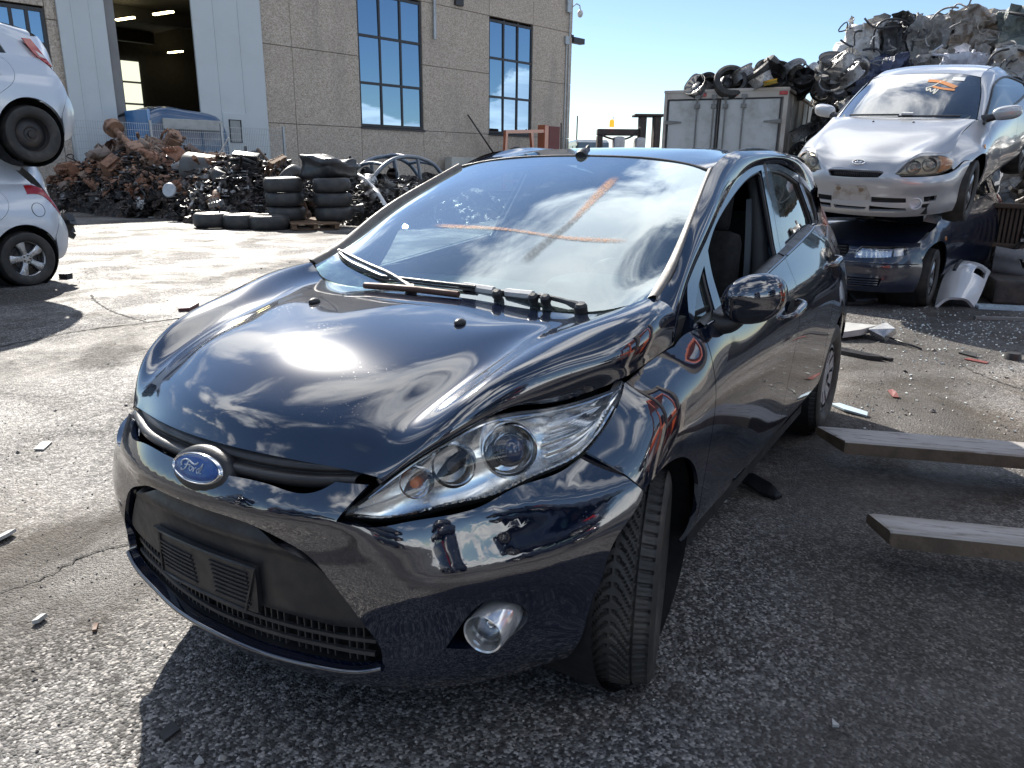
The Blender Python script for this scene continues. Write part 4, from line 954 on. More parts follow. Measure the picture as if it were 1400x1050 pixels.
_KL = [
 [(.86,0),(.835,.25),(.76,.46),(.64,.60),(.48,.71),(.37,.765)],
 [(.915,0),(.89,.25),(.815,.46),(.69,.61),(.50,.74),(.37,.785)],
 [(.925,0),(.90,.25),(.825,.46),(.70,.62),(.51,.745),(.355,.79)],
 [(.93,0),(.905,.25),(.83,.46),(.71,.625),(.52,.75),(.345,.79)],
 [(.955,0),(.93,.25),(.855,.46),(.735,.63),(.53,.755),(.325,.80)],
 [(.955,0),(.93,.25),(.848,.455),(.72,.62),(.51,.75),(.275,.812)],
 [(.93,0),(.905,.25),(.81,.45),(.67,.60),(.46,.735),(.22,.82)],
 [(.90,0),(.87,.24),(.77,.42),(.62,.56),(.39,.70),(.05,.80)]]
KB = Surf([[(x,y,z) for x,y in _kf(l)] for z,l in zip(_kz,_KL)], ku=_kz, kv=np.linspace(-1,1,21), out=(1,0,0))
_kx = [.62,.42,.2,0.,-.25,-.5,-1.0,-1.6,-2.2,-2.6,-3.0,-3.3]
_kzs = [.18,.26,.36,.5,.62,.70,.76,.82,.88,.94]
KS = hf(_kx,_kzs,[
 [.56,.60,.63,.66,.655,.60,.55,.50,.45,.40],
 [.70,.735,.76,.775,.765,.715,.66,.60,.55,.50],
 [.73,.78,.805,.825,.822,.79,.735,.665,.61,.56],
 [.77,.82,.85,.872,.872,.845,.785,.705,.655,.62],
 [.75,.81,.845,.866,.866,.848,.808,.745,.705,.67],
 [.73,.80,.835,.852,.850,.842,.825,.790,.740,.70],
 [.72,.79,.828,.842,.838,.836,.83,.812,.775,.73],
 [.72,.79,.828,.842,.836,.834,.83,.818,.785,.745],
 [.73,.81,.85,.872,.874,.868,.855,.835,.805,.765],
 [.73,.81,.85,.876,.882,.878,.865,.84,.81,.77],
 [.66,.74,.79,.82,.832,.83,.82,.80,.775,.74],
 [.5,.58,.63,.67,.685,.685,.68,.665,.645,.62]])
KW = Surf(symrows([
 [(-.20,0,.935),(-.45,0,1.075),(-.70,0,1.195),(-.97,0,1.297)],
 [(-.22,.25,.933),(-.465,.245,1.071),(-.71,.235,1.190),(-.97,.22,1.292)],
 [(-.29,.50,.925),(-.51,.48,1.055),(-.74,.455,1.172),(-.965,.42,1.277)],
 [(-.42,.675,.910),(-.60,.64,1.028),(-.78,.595,1.138),(-.955,.535,1.248)]],7), out=(.5,0,1))
KP = Surf([[(-.42,.683,.912),(-.60,.648,1.032),(-.78,.603,1.143),(-.96,.542,1.254),(-1.25,.525,1.295),(-1.7,.515,1.292),(-2.2,.50,1.225),(-2.65,.49,1.10)],
 [(-.44,.715,.900),(-.63,.680,1.010),(-.82,.645,1.115),(-1.02,.605,1.205),(-1.28,.588,1.255),(-1.7,.580,1.250),(-2.2,.57,1.178),(-2.65,.57,1.05)],
 [(-.50,.732,.885),(-.68,.708,.985),(-.88,.675,1.080),(-1.08,.645,1.160),(-1.32,.632,1.196),(-1.7,.63,1.190),(-2.1,.645,1.12),(-2.55,.70,.98)]], n=18, out=(0,1,.5))
KR = Surf(symrows([
 [(-.975,0,1.30),(-1.25,0,1.332),(-1.6,0,1.335),(-2.1,0,1.275),(-2.7,0,1.13),(-3.1,0,.98)],
 [(-.975,.22,1.295),(-1.25,.22,1.328),(-1.6,.22,1.331),(-2.1,.22,1.270),(-2.7,.22,1.12),(-3.1,.22,.975)],
 [(-.97,.42,1.279),(-1.25,.41,1.313),(-1.6,.41,1.316),(-2.1,.40,1.253),(-2.7,.40,1.10),(-3.1,.40,.965)],
 [(-.962,.537,1.256),(-1.25,.523,1.297),(-1.6,.515,1.298),(-2.1,.50,1.24),(-2.7,.50,1.085),(-3.1,.52,.95)]],9), out=(0,0,1))
KG = Surf([[(-.42,.748,.87),(-.9,.765,.88),(-1.5,.775,.90),(-2.0,.775,.93),(-2.4,.755,.965)],[(-.66,.712,.98),(-1.0,.70,1.05),(-1.45,.69,1.08),(-1.95,.695,1.06),(-2.4,.72,1.01)],[(-.88,.675,1.080),(-1.08,.645,1.160),(-1.45,.632,1.196),(-1.9,.635,1.16),(-2.4,.69,1.05)]], out=(0,1,.3))
KL_ = Surf([[(.87,.336,.578),(.873,.338,.574),(.87,.338,.570)],
 [(.80,.416,.686),(.835,.44,.627),(.83,.441,.569)],
 [(.72,.498,.740),(.765,.54,.655),(.76,.548,.563)],
 [(.64,.582,.737),(.675,.632,.652),(.66,.645,.564)],
 [(.55,.653,.726),(.58,.695,.655),(.57,.70,.578)],
 [(.45,.728,.674),(.482,.742,.638),(.49,.738,.599)]], out=(1,1,.4))
# ---------------------------------------------------------------- silver coupe, standing nose down on the dark car below it
SILVER = paint('silver_paint', (.43, .44, .455), metal=.35, dust=.25, rough=.32, coat_rough=.05, dcol=(.36, .34, .31))
SILVER2 = paint('pale_silver_paint', (.60, .64, .69), metal=.25, dust=.18, rough=.34, coat_rough=.06, dcol=(.42, .40, .37))
BLUEBK = paint('blue_black_paint', (.008, .013, .030), metal=.0, dust=.25, rough=.32, coat_rough=.06, dcol=(.16, .15, .14))
FOGGED = glass('hazed_lens', (.92, .89, .80), .05, 1.45, dirt=.22, dcol=(.72, .68, .56))
DARKSCR = glass('dark_screen', (.34, .42, .42), 0, 1.6, dirt=.10, dcol=(.42, .46, .45), gain=4.)
def build_coupe():
    P = empty('silver_coupe', (-7.3023, .3841, .9413), (0, 0, 0), label='silver coupe with twin round headlights, stacked nose down on a dark car', cat='car')
    P.rotation_mode = 'QUATERNION'
    P.rotation_quaternion = (Matrix.Rotation(-.1639, 3, 'Z') @ Matrix.Rotation(.1798, 3, 'Y') @ Matrix.Rotation(-.0443, 3, 'X')).to_quaternion()
    sheet('hood', KH, SILVER, P, 60, 50, thick=.01)
    def mir(e): return [(a, -b) for a, b in e[::-1]]
    top = [(.628, 0), (.624, .19), (.613, .215), (.566, .19)]   # not used as outline, grille slot below
    fe = [(.60, .245), (.585, .33), (.566, .355)]
    ll = [(.566, .355), (.563, .47), (.560, .58), (.562, .70), (.575, .79), (.60, .86)]
    arch = [(.60, .86), (.645, .93), (.63, 1.), (.60, 1.), (.44, 1.), (.30, 1.), (.18, 1.)]
    slot = [(.6245, 0), (.6242, .1966), (.6123, .222), (.600, .245)]
    outer = loop(slot, fe, ll, arch, [(.18, 1.), (.175, .5), (.175, 0)], [(.175, 0), (.175, -.5), (.18, -1.)], mir(arch), mir(ll), mir(fe), mir(slot))
    sl = loop([(.622, 0), (.620, .19)], [(.620, .19), (.611, .215), (.563, .186)], [(.563, .186), (.556, 0), (.5536, -.190)], [(.5536, -.190), (.604, -.2156), (.613, -.17)], [(.613, -.17), (.622, 0)])
    cuts = [sl]
    for q in ([(.3759, .1617), (.3657, .4400), (.3242, .4500), (.3272, .1684)], [(.372, .585), (.3735, .7058), (.325, .71), (.322, .60)], [(.2756, -.1656), (.2758, .1331), (.2500, .123), (.24, -.1464)], [(.2916, .1556), (.270, .46), (.2452, .47), (.2402, .1617)], [(.300, .585), (.305, .66), (.265, .65), (.258, .60)],
              [(.3588, -.4474), (.3592, -.1855), (.3097, -.1817), (.309, -.4438)], [(.28, -.47), (.2856, -.19), (.240, -.19), (.235, -.48)]):
        cuts.append(loop(q+[q[0]], sm=False))
    fogc = loop([(.311+.052*math.cos(a), .532+.048*math.sin(a)) for a in np.linspace(0, 2*math.pi, 20)]); cuts.append(fogc)
    trim('front_bumper', KB, outer, SILVER, P, cuts, h=.03, gap=.002, flange=.03, hole_gap=0)
    big = loop([(.66, -.5), (.66, .5)], [(.66, .5), (.55, .7), (.2, .9)], [(.2, .9), (.2, -.9)], [(.2, -.9), (.55, -.7), (.66, -.5)]); trim('grille_throat', KB, big, DARK, P, h=.06, gap=0, flange=0, offset=-.05)
    for t in np.linspace(-.16, .18, 24): q = frame_pts(KB, [(.568, t), (.61, t)], -.012); tube('grille_bar', q, .004, BLACKPL, P, 4)
    for z in (.355, .338): tube('intake_bar', frame_pts(KB, [(z, t) for t in np.linspace(.17, .44, 12)], -.02), .005, BLACKPL, P, 4)
    lathe('fog_ring', [(.052, -.02), (.056, .004), (.050, .008), (.047, -.03), (0, -.05)], GREYPL, P, 24, axisM(frame_pts(KB, [(.311, .532)], 0)[0], (1, .45, 0)))
    pl = loop([(.4825, -.1437), (.4828, .1107)], [(.4828, .1107), (.341, .1663)], [(.341, .1663), (.3238, -.1829)], [(.3238, -.1829), (.4825, -.1437)], sm=False)
    trim('plate_recess', KB, pl, mat('scuffed_plate', (.42, .40, .37), .55, grime=.8, gcol=(.25, .21, .17), scale=16), P, h=.05, gap=0, flange=.006, offset=.004)
    for t in (-.115, .075): lathe('plate_screw', [(.022, -.01), (.022, .004), (0, .005)], mat('rusty_patch', (.22, .15, .09), .7, grime=.5), P, 14, axisM(frame_pts(KB, [(.445, t)], .003)[0], (1, .3*t, 0)))
    # maker's oval on the nose: a chrome ring with a slanted bar letter
    eq = KH([.5], [.075])[0]; A = axisM((eq[0], 0, eq[2]+.004), (.55, 0, .84), (0, 1, 0)); bd = empty('badge', parent_to(P))
    tube('badge_ring', [A @ Vector((.058*math.cos(a), .031*math.sin(a), .003)) for a in np.linspace(0, 2*math.pi, 25)[:-1]], .0045, CHROME, bd, 6, closed=True)
    for u, v in (((-.028, -.018), (-.010, .020)), ((.010, -.020), (.028, .018)), ((-.018, -.004), (.018, .004))): tube('badge_bar', [A @ Vector((u[0], u[1], .003)), A @ Vector((v[0], v[1], .003))], .0055, CHROME, bd, 6)
    # headlights
    lo = loop([(0.01, 0), (.25, 0), (.5, 0), (.75, 0), (.985, 0.04)], [(.985, .04), (.995, .5), (.985, .96)], [(.985, .96), (.75, 1), (.5, 1), (.25, 1), (.01, 1)], [(.01, 1), (.01, 0)])
    am = loop([(.735, .03), (.985, .05)], [(.985, .05), (.99, .5), (.98, .95)], [(.98, .95), (.65, .97)], [(.65, .97), (.73, .55), (.735, .03)])
    A_, B_ = empty('headlight', parent_to(P)), empty('headlight', parent_to(P)); LA = mat('amber_lens', (.72, .27, .05), .2, grime=.35, gcol=(.5, .32, .16), scale=20, coat=1.)
    for nm, pg, m, off, hh in (('lens', lo, FOGGED, 0, .03), ('indicator_lens', am, LA, -.012, .03), ('housing', lo, mat('lamp_beige', (.70, .66, .57), .4, .2, grime=.3), -.045, .03)):
        o = trim(nm, KL_, pg, m, None, h=hh, gap=.003, flange=.012 if nm != 'lens' else 0, mirror=True, offset=off); o[0].parent = A_; o[1].parent = B_
    o = trim('seal', KL_, lo, BLACKPL, None, h=.05, gap=.004, flange=.01, mirror=True, offset=-.085); o[0].parent = A_; o[1].parent = B_
    for s in (1, -1):
        a = KH(np.full(24, 1.), np.linspace(0, .46, 24))-np.array([.0, 0, .006]); b = KL_(np.linspace(0, .97, 24), np.zeros(24))-np.array([.004, .004, .008]); V = np.vstack([a, b])*[1, s, 1]; mesh('lamp_gap_filler', V, [(i, i+1, 25+i, 24+i) for i in range(23)], SILVER, P, smooth=True)
    for u, v in ((.30, .48), (.555, .45)):
        p = frame_pts(KL_, [(u, v)], -.028)[0]
        for s, par in ((1, A_), (-1, B_)):
            M_ = axisM((p[0], p[1]*s, p[2]), (1, .42*s, .12)); lathe('lamp_ring', [(.062, -.02), (.064, .006), (.056, .010), (.050, .0)], STEELW, par, 28, M_); lathe('lamp_bowl', [(.052, .002), (.045, -.015), (.03, -.022), (.028, -.004), (.02, .008), (0, .012)], mat('lamp_smoke2', (.20, .19, .17), .2, .5, grime=.2), par, 28, M_)
    # wings, doors, quarters
    def sp(name, o, **k): return trim(name, KS, o, SILVER, P, h=.05, mirror=True, **k)
    sp('front_fender', loop([(.55, .742), (.15, .827), (-.30, .918)], [(-.30, .918), (-.45, .905), (-.4933, .8968)], [(-.4933, .8968), (-.40, .70), (-.36, .45), (-.37, .20)], [(-.37, .20), (-.33, .20)], [(-.33, .20), (-.325, .40), (-.20, .58), (.0, .655), (.20, .61)], [(.20, .61), (.30, .64), (.49, .586)], [(.49, .586), (.515, .66), (.50, .725), (.55, .742)]))
    d = sp('door', loop([(-.4933, .8968), (-.9, .878), (-1.5, .905), (-1.62, .912)], [(-1.62, .912), (-1.68, .6), (-1.62, .20)], [(-1.62, .20), (-.37, .20)], [(-.37, .20), (-.36, .45), (-.40, .70), (-.4933, .8968)]))
    wa = [(-2.53+.36*math.cos(a), .31+.36*math.sin(a)) for a in np.linspace(-.2, math.pi-.1, 14)]
    sp('quarter_panel', loop([(-1.62, .912), (-2.2, .94), (-2.7, .955), (-3.25, .93)], [(-3.25, .93), (-3.28, .6), (-3.2, .25)], [(-3.2, .25), (-2.87, .27)], wa[::-1], [(-2.18, .22), (-1.62, .20)], [(-1.62, .20), (-1.68, .6), (-1.62, .912)]))
    sheet('cant_rail', KP, SILVER, P, 12, 50, mirror=True); sheet('roof', KR, SILVER, P, 36, 36)
    tl = [(-2.65, .49, 1.10), (-2.9, .5, 1.02), (-3.28, .5, .93)]; tr_ = [(-2.55, .70, .975), (-2.9, .72, .96), (-3.28, .62, .925)]
    sheet('rear_deck', Surf([tl, [(x, .62, z-.02) for x, y, z in tl], tr_], n=5, out=(0, 0, 1)), SILVER, P, 8, 12, mirror=True)
    w = sheet('windscreen', KW, DARKSCR, P, 40, 30)
    wo = loop([(0, 0), (.5, 0), (1, 0)], [(1, 0), (1, 1)], [(1, 1), (.5, 1), (0, 1)], [(0, 1), (0, 0)]); wi = loop([(.04, .05), (.5, .03), (.96, .05)], [(.96, .05), (.95, .94)], [(.95, .94), (.5, .95), (.05, .94)], [(.05, .94), (.04, .05)])
    trim('screen_band', WINDX(KW), wo, MATS['frit'], w, [wi], h=.04, gap=0, flange=0, offset=-.004, hole_gap=0)
    o = trim('door_window', KG, loop([(.12, .03), (.5, .05), (.9, .12)], [(.9, .12), (.9, .6), (.62, .95)], [(.62, .95), (.3, .97), (.06, .90)], [(.06, .90), (.08, .5), (.12, .03)]) and loop([(.05, .06), (.5, .06), (.92, .2)], [(.92, .2), (.9, .6), (.94, .7)], [(.94, .7), (.94, .4), (.9, .08)], [(.9, .08), (.5, .03), (.05, .03)]), GLASS_S, P, h=.06, gap=0, flange=0, mirror=True)
    for x in o: bpy.data.objects.remove(x)
    g = sheet('door_window', KG, GLASS_S, P, 20, 24, mirror=True)
    for s, dd in ((1, d[0]), (-1, d[1])):
        pth = np.vstack([KG(np.full(20, 1.), np.linspace(0, 1, 20)), KG(np.linspace(1, 0, 8), np.full(8, 1.)), KG(np.full(20, 0.), np.linspace(1, 0, 20)), KG(np.linspace(0, 1, 8), np.full(8, 0.))])*[1, s, 1]
        tube('window_seal', pth, .014, BLACKPL, dd, 6)
    sheet('cowl', Surf([[p+np.array([.07, 0, -.015]), p+np.array([.0, 0, -.012])] for p in KW(np.linspace(0, 1, 13), np.zeros(13))], out=(0, 0, 1)), BLACKPL, P, 24, 4)
    for a, b, v in ((.12, .50, .03), (.50, .90, .02)):
        q = frame_pts(KW, [(t, v+.05*(t-a)) for t in np.linspace(a, b, 14)], .018); tube('wiper', q, .010, BLACKPL, P, 6)
    tube('taped_wiper_joint', frame_pts(KW, [(t, .05) for t in np.linspace(.52, .60, 6)], .03), .016, WHITETAPE, P, 6)
    for y in (.26, -.26):
        hp = KH([.5+y*.55/1.2], [.86])[0]; bm = bmesh.new(); bmesh.ops.create_uvsphere(bm, u_segments=8, v_segments=6, radius=.012); bmesh.ops.translate(bm, vec=hp, verts=bm.verts); frombm('washer_jet', bm, BLACKPL, P)
    st = trim('paper_sticker', KW, loop([(.745, .82), (.845, .83)], [(.845, .83), (.85, .92)], [(.85, .92), (.75, .91)], [(.75, .91), (.745, .82)]), mat('white_paper', (.75, .75, .73), .7, grime=.1), w, h=.04, gap=0, flange=0, offset=.004)
    def spray(pts, wd, m, nm):
        q = spline(pts, 24); X = frame_pts(KW, q, .004); T = np.gradient(X, axis=0); n, _, _ = KW.frame(q[:, 0], q[:, 1]); B = np.cross(T, n); B /= np.linalg.norm(B, axis=1)[:, None]
        V = np.vstack([X-B*wd*.5, X+B*wd*.5]); mesh(nm, V, [(i, i+1, 24+i+1, 24+i) for i in range(23)], m, w)
    OR = mat('orange_mark', (.62, .24, .08), .8, grime=.6, gcol=(.45, .28, .16), scale=40)
    spray([(.565, .80), (.64, .79), (.72, .735), (.80, .66)], .055, OR, 'spray_stroke'); spray([(.63, .66), (.70, .62), (.80, .60)], .035, OR, 'spray_stroke')
    PW = mat('pale_mark', (.62, .60, .52), .8, grime=.5, gcol=(.4, .4, .36), scale=50)
    spray([(.585, .62), (.63, .68), (.69, .84), (.70, .86), (.68, .80), (.71, .83)], .014, PW, 'chalk_mark'); spray([(.585, .64), (.605, .56), (.615, .62), (.635, .54), (.655, .61), (.66, .50), (.68, .60)], .014, PW, 'chalk_mark')
    # mirrors
    for s in (1, -1):
        m = empty('side_mirror', parent_to(P)); m.location = (-.58, .90*s, .955)
        bm = bmesh.new(); bmesh.ops.create_uvsphere(bm, u_segments=28, v_segments=18, radius=1)
        for v in bm.verts:
            c = v.co; c.x = math.copysign(abs(c.x)**.8, c.x)*.075; c.y = math.copysign(abs(c.y)**.7, c.y)*.125; c.z = math.copysign(abs(c.z)**.75, c.z)*.068; c.x -= .25*c.y*s+.02; c.z += .1*c.y*s
            if c.x < -.05-.25*c.y*s: c.x = -.05-.25*c.y*s
        frombm('mirror_shell', bm, SILVER, m, smooth=True)
        bm = bmesh.new(); bmtube(bm, [(.02, -.08*s, -.03), (.05, -.15*s, -.05), (.07, -.20*s, -.06)], [.036, .040, .05], 10); frombm('mirror_foot', bm, BLACKPL, m, sharp=50)
    lathe('side_repeater', [(.028, -.004), (.024, .006), (0, .010)], LA, P, 14, axisM(SIDEP(KS, -.12, .70), (0, 1, .1)))
    for x, s, z in ((.02, 1, .30), (.02, -1, .30), (-2.53, 1, .30), (-2.53, -1, .30)): wheel('wheel', (x, .735*s, z), 'alloy', steer=.05 if x > 0 else 0, side=s, parent=P, R=.305, W=.2, tyremesh='plain')
    bm = bmesh.new(); bmbox(bm, -1.25, 0, .28, 3.9, 1.24, .16); bmbox(bm, .1, 0, .50, .9, 1.10, .34); bmbox(bm, -1.2, 0, .52, 1.7, 1.56, .4); frombm('underbody', bm, DARK, P)
    V = [(x, y, z) for y in np.linspace(-.62, .62, 9) for x, z in ((-.25, .90), (-.45, .95), (-.62, .93), (-.72, .7))]; mesh('dashboard', V, [(i*4+j, i*4+j+1, i*4+j+5, i*4+j+4) for i in range(8) for j in range(3)], DASH, P, smooth=True)
    bm = bmesh.new()
    for y in (.34, -.34): bmbox(bm, -1.45, y, .80, .14, .46, .7, rot=Matrix.Rotation(-.3, 3, 'Y'), bevel=.05)
    frombm('seat_backs', bm, FABRIC, P, smooth=True)
    bm = bmesh.new(); bmlathe(bm, [(.17, 0), (.185, .012), (.20, 0), (.185, -.012), (.17, 0)], 28, axisM((-.82, .34, .88), (-.9, 0, .45))); frombm('steering_wheel', bm, BLACKPL, P, smooth=True)
    RBk = Surf([[(-3.25, y, .93), (-3.36, y*.98, .7), (-3.34, y*.98, .4), (-3.2, y*.96, .22)] for y in (-.66, -.35, 0, .35, .66)], out=(-1, 0, 0)); sheet('rear_bumper', RBk, SILVER, P, 16, 12)
    return P
def WINDX(S): return S
def SIDEP(S, x, z): return S([x], [z])[0]
build_coupe()

# ---------------------------------------------------------------- a plain five door hatchback body (shares the skins of the foreground car)
def rear_arch(cx=-2.489, r=.372, z0=.31): return [(cx+r*math.cos(a), z0+r*math.sin(a)) for a in np.linspace(-.12, math.pi-.05, 16)]
def hatch_body(P, pt, tail='a', wk='alloy', bumperless=False, spin=.2, glassm=None, front=True):
    gm = glassm or GLASS_S
    def sp(name, o, m=pt, h=.05, **k): return trim(name, SIDE, o, m, P, h=h, mirror=True, **k)
    wf = [(.372*math.cos(a), .31+.372*math.sin(a)) for a in np.linspace(-.05, math.pi+.05, 16)]
    if front:
        sp('front_fender', loop([(.30, .74), (.082, .867), (-.205, .909), (-.3635, .9367)], [(-.3635, .9367), (-.355, .75), (-.36, .275)], [(-.36, .275), (-.372, .29)], wf[::-1], [(.372, .30), (.40, .45), (.38, .6), (.30, .74)]))
        sheet('hood', HOOD, pt, P, 40, 30, thick=.01)
    bs = [(-1.50, 1.043), (-1.42, .787), (-1.37, .549), (-1.35, .275)]; rs = [(-2.245, 1.12), (-2.36, 1.02), (-2.385, .93), (-2.30, .78), (-2.16, .66), (-2.12, .50), (-2.11, .275)]
    sp('front_door', loop([(-.3635, .9367), (-1.15, 1.0085), (-1.50, 1.043)], bs, [(-1.35, .275), (-.36, .275)], [(-.36, .275), (-.355, .75), (-.3635, .9367)]))
    rd = sp('rear_door', loop([(-1.50, 1.043), (-2.245, 1.12)], rs, [(-2.11, .275), (-1.35, .275)], bs[::-1]))
    for s, o in ((1, rd[0]), (-1, rd[1])): tube('handle', [(x, y*s, z) for x, y, z in ((-2.28, .80, .885), (-2.22, .832, .892), (-2.14, .835, .888), (-2.08, .815, .88))], .014, pt, o, 8)
    A = rear_arch()
    zc = .62 if tail == 'a' else .60
    sp('quarter_panel', loop([(-2.245, 1.12), (-2.5, 1.12), (-2.75, 1.12)], [(-2.75, 1.12), (-2.86, 1.0), (-2.93, .86), (-2.955, .77)], [(-2.955, .77), (-2.90, .66), (-2.832, .53)], [a for a in A[::-1] if a[1] > .42 or a[0] > -2.4][0:16], [(-2.125, .275), (-2.11, .275)], rs[::-1]), h=.035)
    sp('rear_bumper_side', loop([(-2.955, .765), (-3.03, .62), (-3.02, .40), (-2.96, .28), (-2.862, .25)], [(-2.862, .25), (-2.86, .33), (-2.845, .44), (-2.835, .525)], [(-2.835, .525), (-2.90, .655), (-2.955, .765)]), h=.035)
    fo = loop([(-.305, .932), (-.64, 1.139), (-1.0, 1.2845), (-1.5, 1.4017), (-1.885, 1.416), (-2.39, 1.3516), (-2.61, 1.282)], [(-2.61, 1.282), (-2.76, 1.10)], [(-2.76, 1.10), (-1.545, 1.01), (-.305, .912)], [(-.305, .912), (-.305, .932)])
    g1 = loop([(-.62, .96), (-.72, 1.14), (-1.2, 1.31), (-1.58, 1.38)], [(-1.58, 1.38), (-1.46, 1.03)], [(-1.46, 1.03), (-.62, .96)]); g2 = loop([(-1.66, 1.385), (-1.88, 1.39), (-2.2, 1.35), (-2.33, 1.31)], [(-2.33, 1.31), (-2.40, 1.13)], [(-2.40, 1.13), (-1.56, 1.045)], [(-1.56, 1.045), (-1.66, 1.385)])
    trim('window_frame', GH, fo, pt, P, [g1, g2], h=.05, gap=.002, flange=.03, mirror=True)
    for nm, g in (('front_window', g1), ('rear_side_window', g2)): trim(nm, GH, g, gm, P, h=.08, gap=-.006, flange=0, mirror=True, offset=-.014)
    sheet('cant_rail', PIL, pt, P, 10, 50, mirror=True); sheet('roof', ROOF, pt, P, 24, 24)
    if front: sheet('windscreen', WIND, gm, P, 20, 16)
    T = Surf(symrows([[(-2.93, 0, 1.395), (-3.0, 0, 1.25), (-3.05, 0, 1.05), (-3.06, 0, .85), (-3.06, 0, .72)], [(-2.91, .3, 1.39), (-2.99, .3, 1.25), (-3.04, .3, 1.05), (-3.05, .3, .85), (-3.05, .3, .72)], [(-2.82, .50, 1.37), (-2.90, .53, 1.25), (-2.95, .57, 1.05), (-2.99, .60, .85), (-3.0, .62, .72)], [(-2.66, .56, 1.34), (-2.76, .61, 1.24), (-2.87, .655, 1.06), (-2.95, .685, .85), (-2.98, .70, .72)]], 7), out=(-1, 0, .2)); sheet('tailgate', T, pt, P, 24, 20)
    red = MATS['tail_red']; wht = mat('lamp_clear', (.55, .55, .56), .15, .4, grime=.2)
    if tail == 'a':    # swept wedge climbing round the corner
        pg = loop([(-2.626, 1.101), (-2.729, 1.099), (-2.821, 1.065)], [(-2.821, 1.065), (-2.909, .883), (-2.955, .765)], [(-2.955, .765), (-2.868, .90), (-2.80, .98), (-2.627, 1.005)], [(-2.627, 1.005), (-2.626, 1.101)])
        trim('tail_light', SIDE, pg, red, P, h=.03, gap=.002, flange=.01, mirror=True, offset=.008)
        fp = loop([(-2.691+.072*math.cos(a), .836+.075*math.sin(a)) for a in np.linspace(0, 2*math.pi, 25)]); trim('fuel_flap', SIDE, fp, pt, P, h=.04, gap=.0, flange=0, offset=.003, mirror=True); tube('flap_gap', frame_pts(SIDE, fp[::4], .002), .0035, DARK, P, 5, closed=True)
    else:
        pg = loop([(-2.60, 1.31), (-2.70, 1.315)], [(-2.70, 1.315), (-2.80, 1.16), (-2.86, 1.04)], [(-2.86, 1.04), (-2.80, 1.07), (-2.72, 1.13), (-2.60, 1.31)])
        Sx = hf(_xs, [.9, 1.0, 1.1, 1.2, 1.32, 1.4], [[SIDE([x], [min(z, 1.1)])[0][1]-(max(0, z-1.1))*.34 for z in (.9, 1.0, 1.1, 1.2, 1.32, 1.4)] for x in _xs])
        trim('tail_light', Sx, pg, red, P, h=.03, gap=.002, flange=.01, mirror=True, offset=.012)
        pw = loop([(-2.712, 1.19), (-2.79, 1.16)], [(-2.79, 1.16), (-2.815, 1.115)], [(-2.815, 1.115), (-2.745, 1.135)], [(-2.745, 1.135), (-2.712, 1.19)]); trim('reversing_lamp', Sx, pw, wht, P, h=.03, gap=.001, flange=.004, mirror=True, offset=.016)
    R2 = Surf(symrows([[(-3.12, 0, .74), (-3.13, 0, .55), (-3.08, 0, .30)], [(-3.10, .3, .74), (-3.11, .3, .55), (-3.06, .3, .30)], [(-3.05, .55, .75), (-3.07, .56, .55), (-3.02, .55, .30)], [(-2.98, .68, .76), (-3.02, .675, .55), (-2.98, .66, .29)]], 5), out=(-1, 0, 0)); sheet('rear_bumper', R2, pt, P, 20, 10)
    for x in ((0, -2.489) if front else (-2.489,)):
        for s in (1, -1): wheel('wheel', (x, .745*s, .302), wk, side=s, parent=P, spin=spin, R=.305, W=.2, tyremesh='plain')
    for x in (0, -2.489):
        for s in (1, -1):
            Mx = Matrix.Translation((x, .79*s, .32)) @ (YM if s > 0 else Matrix.Rotation(math.pi/2, 4, 'X')); bm = bmesh.new(); bmlathe(bm, [(.365, .0), (.365, -.30), (0, -.30)], 30, Mx); frombm('wheel_housing', bm, DARK, P)
    bm = bmesh.new(); bmbox(bm, -1.25, 0, .32, 3.5, .9, .2); bmbox(bm, -1.25, 0, .44, 1.7, 1.54, .36); frombm('underbody', bm, DARK, P)
    bm = bmesh.new(); bmbox(bm, -2.25, 0, .85, .16, 1.2, .6, rot=Matrix.Rotation(-.3, 3, 'Y'), bevel=.05)
    frombm('rear_bench', bm, FABRIC, P)

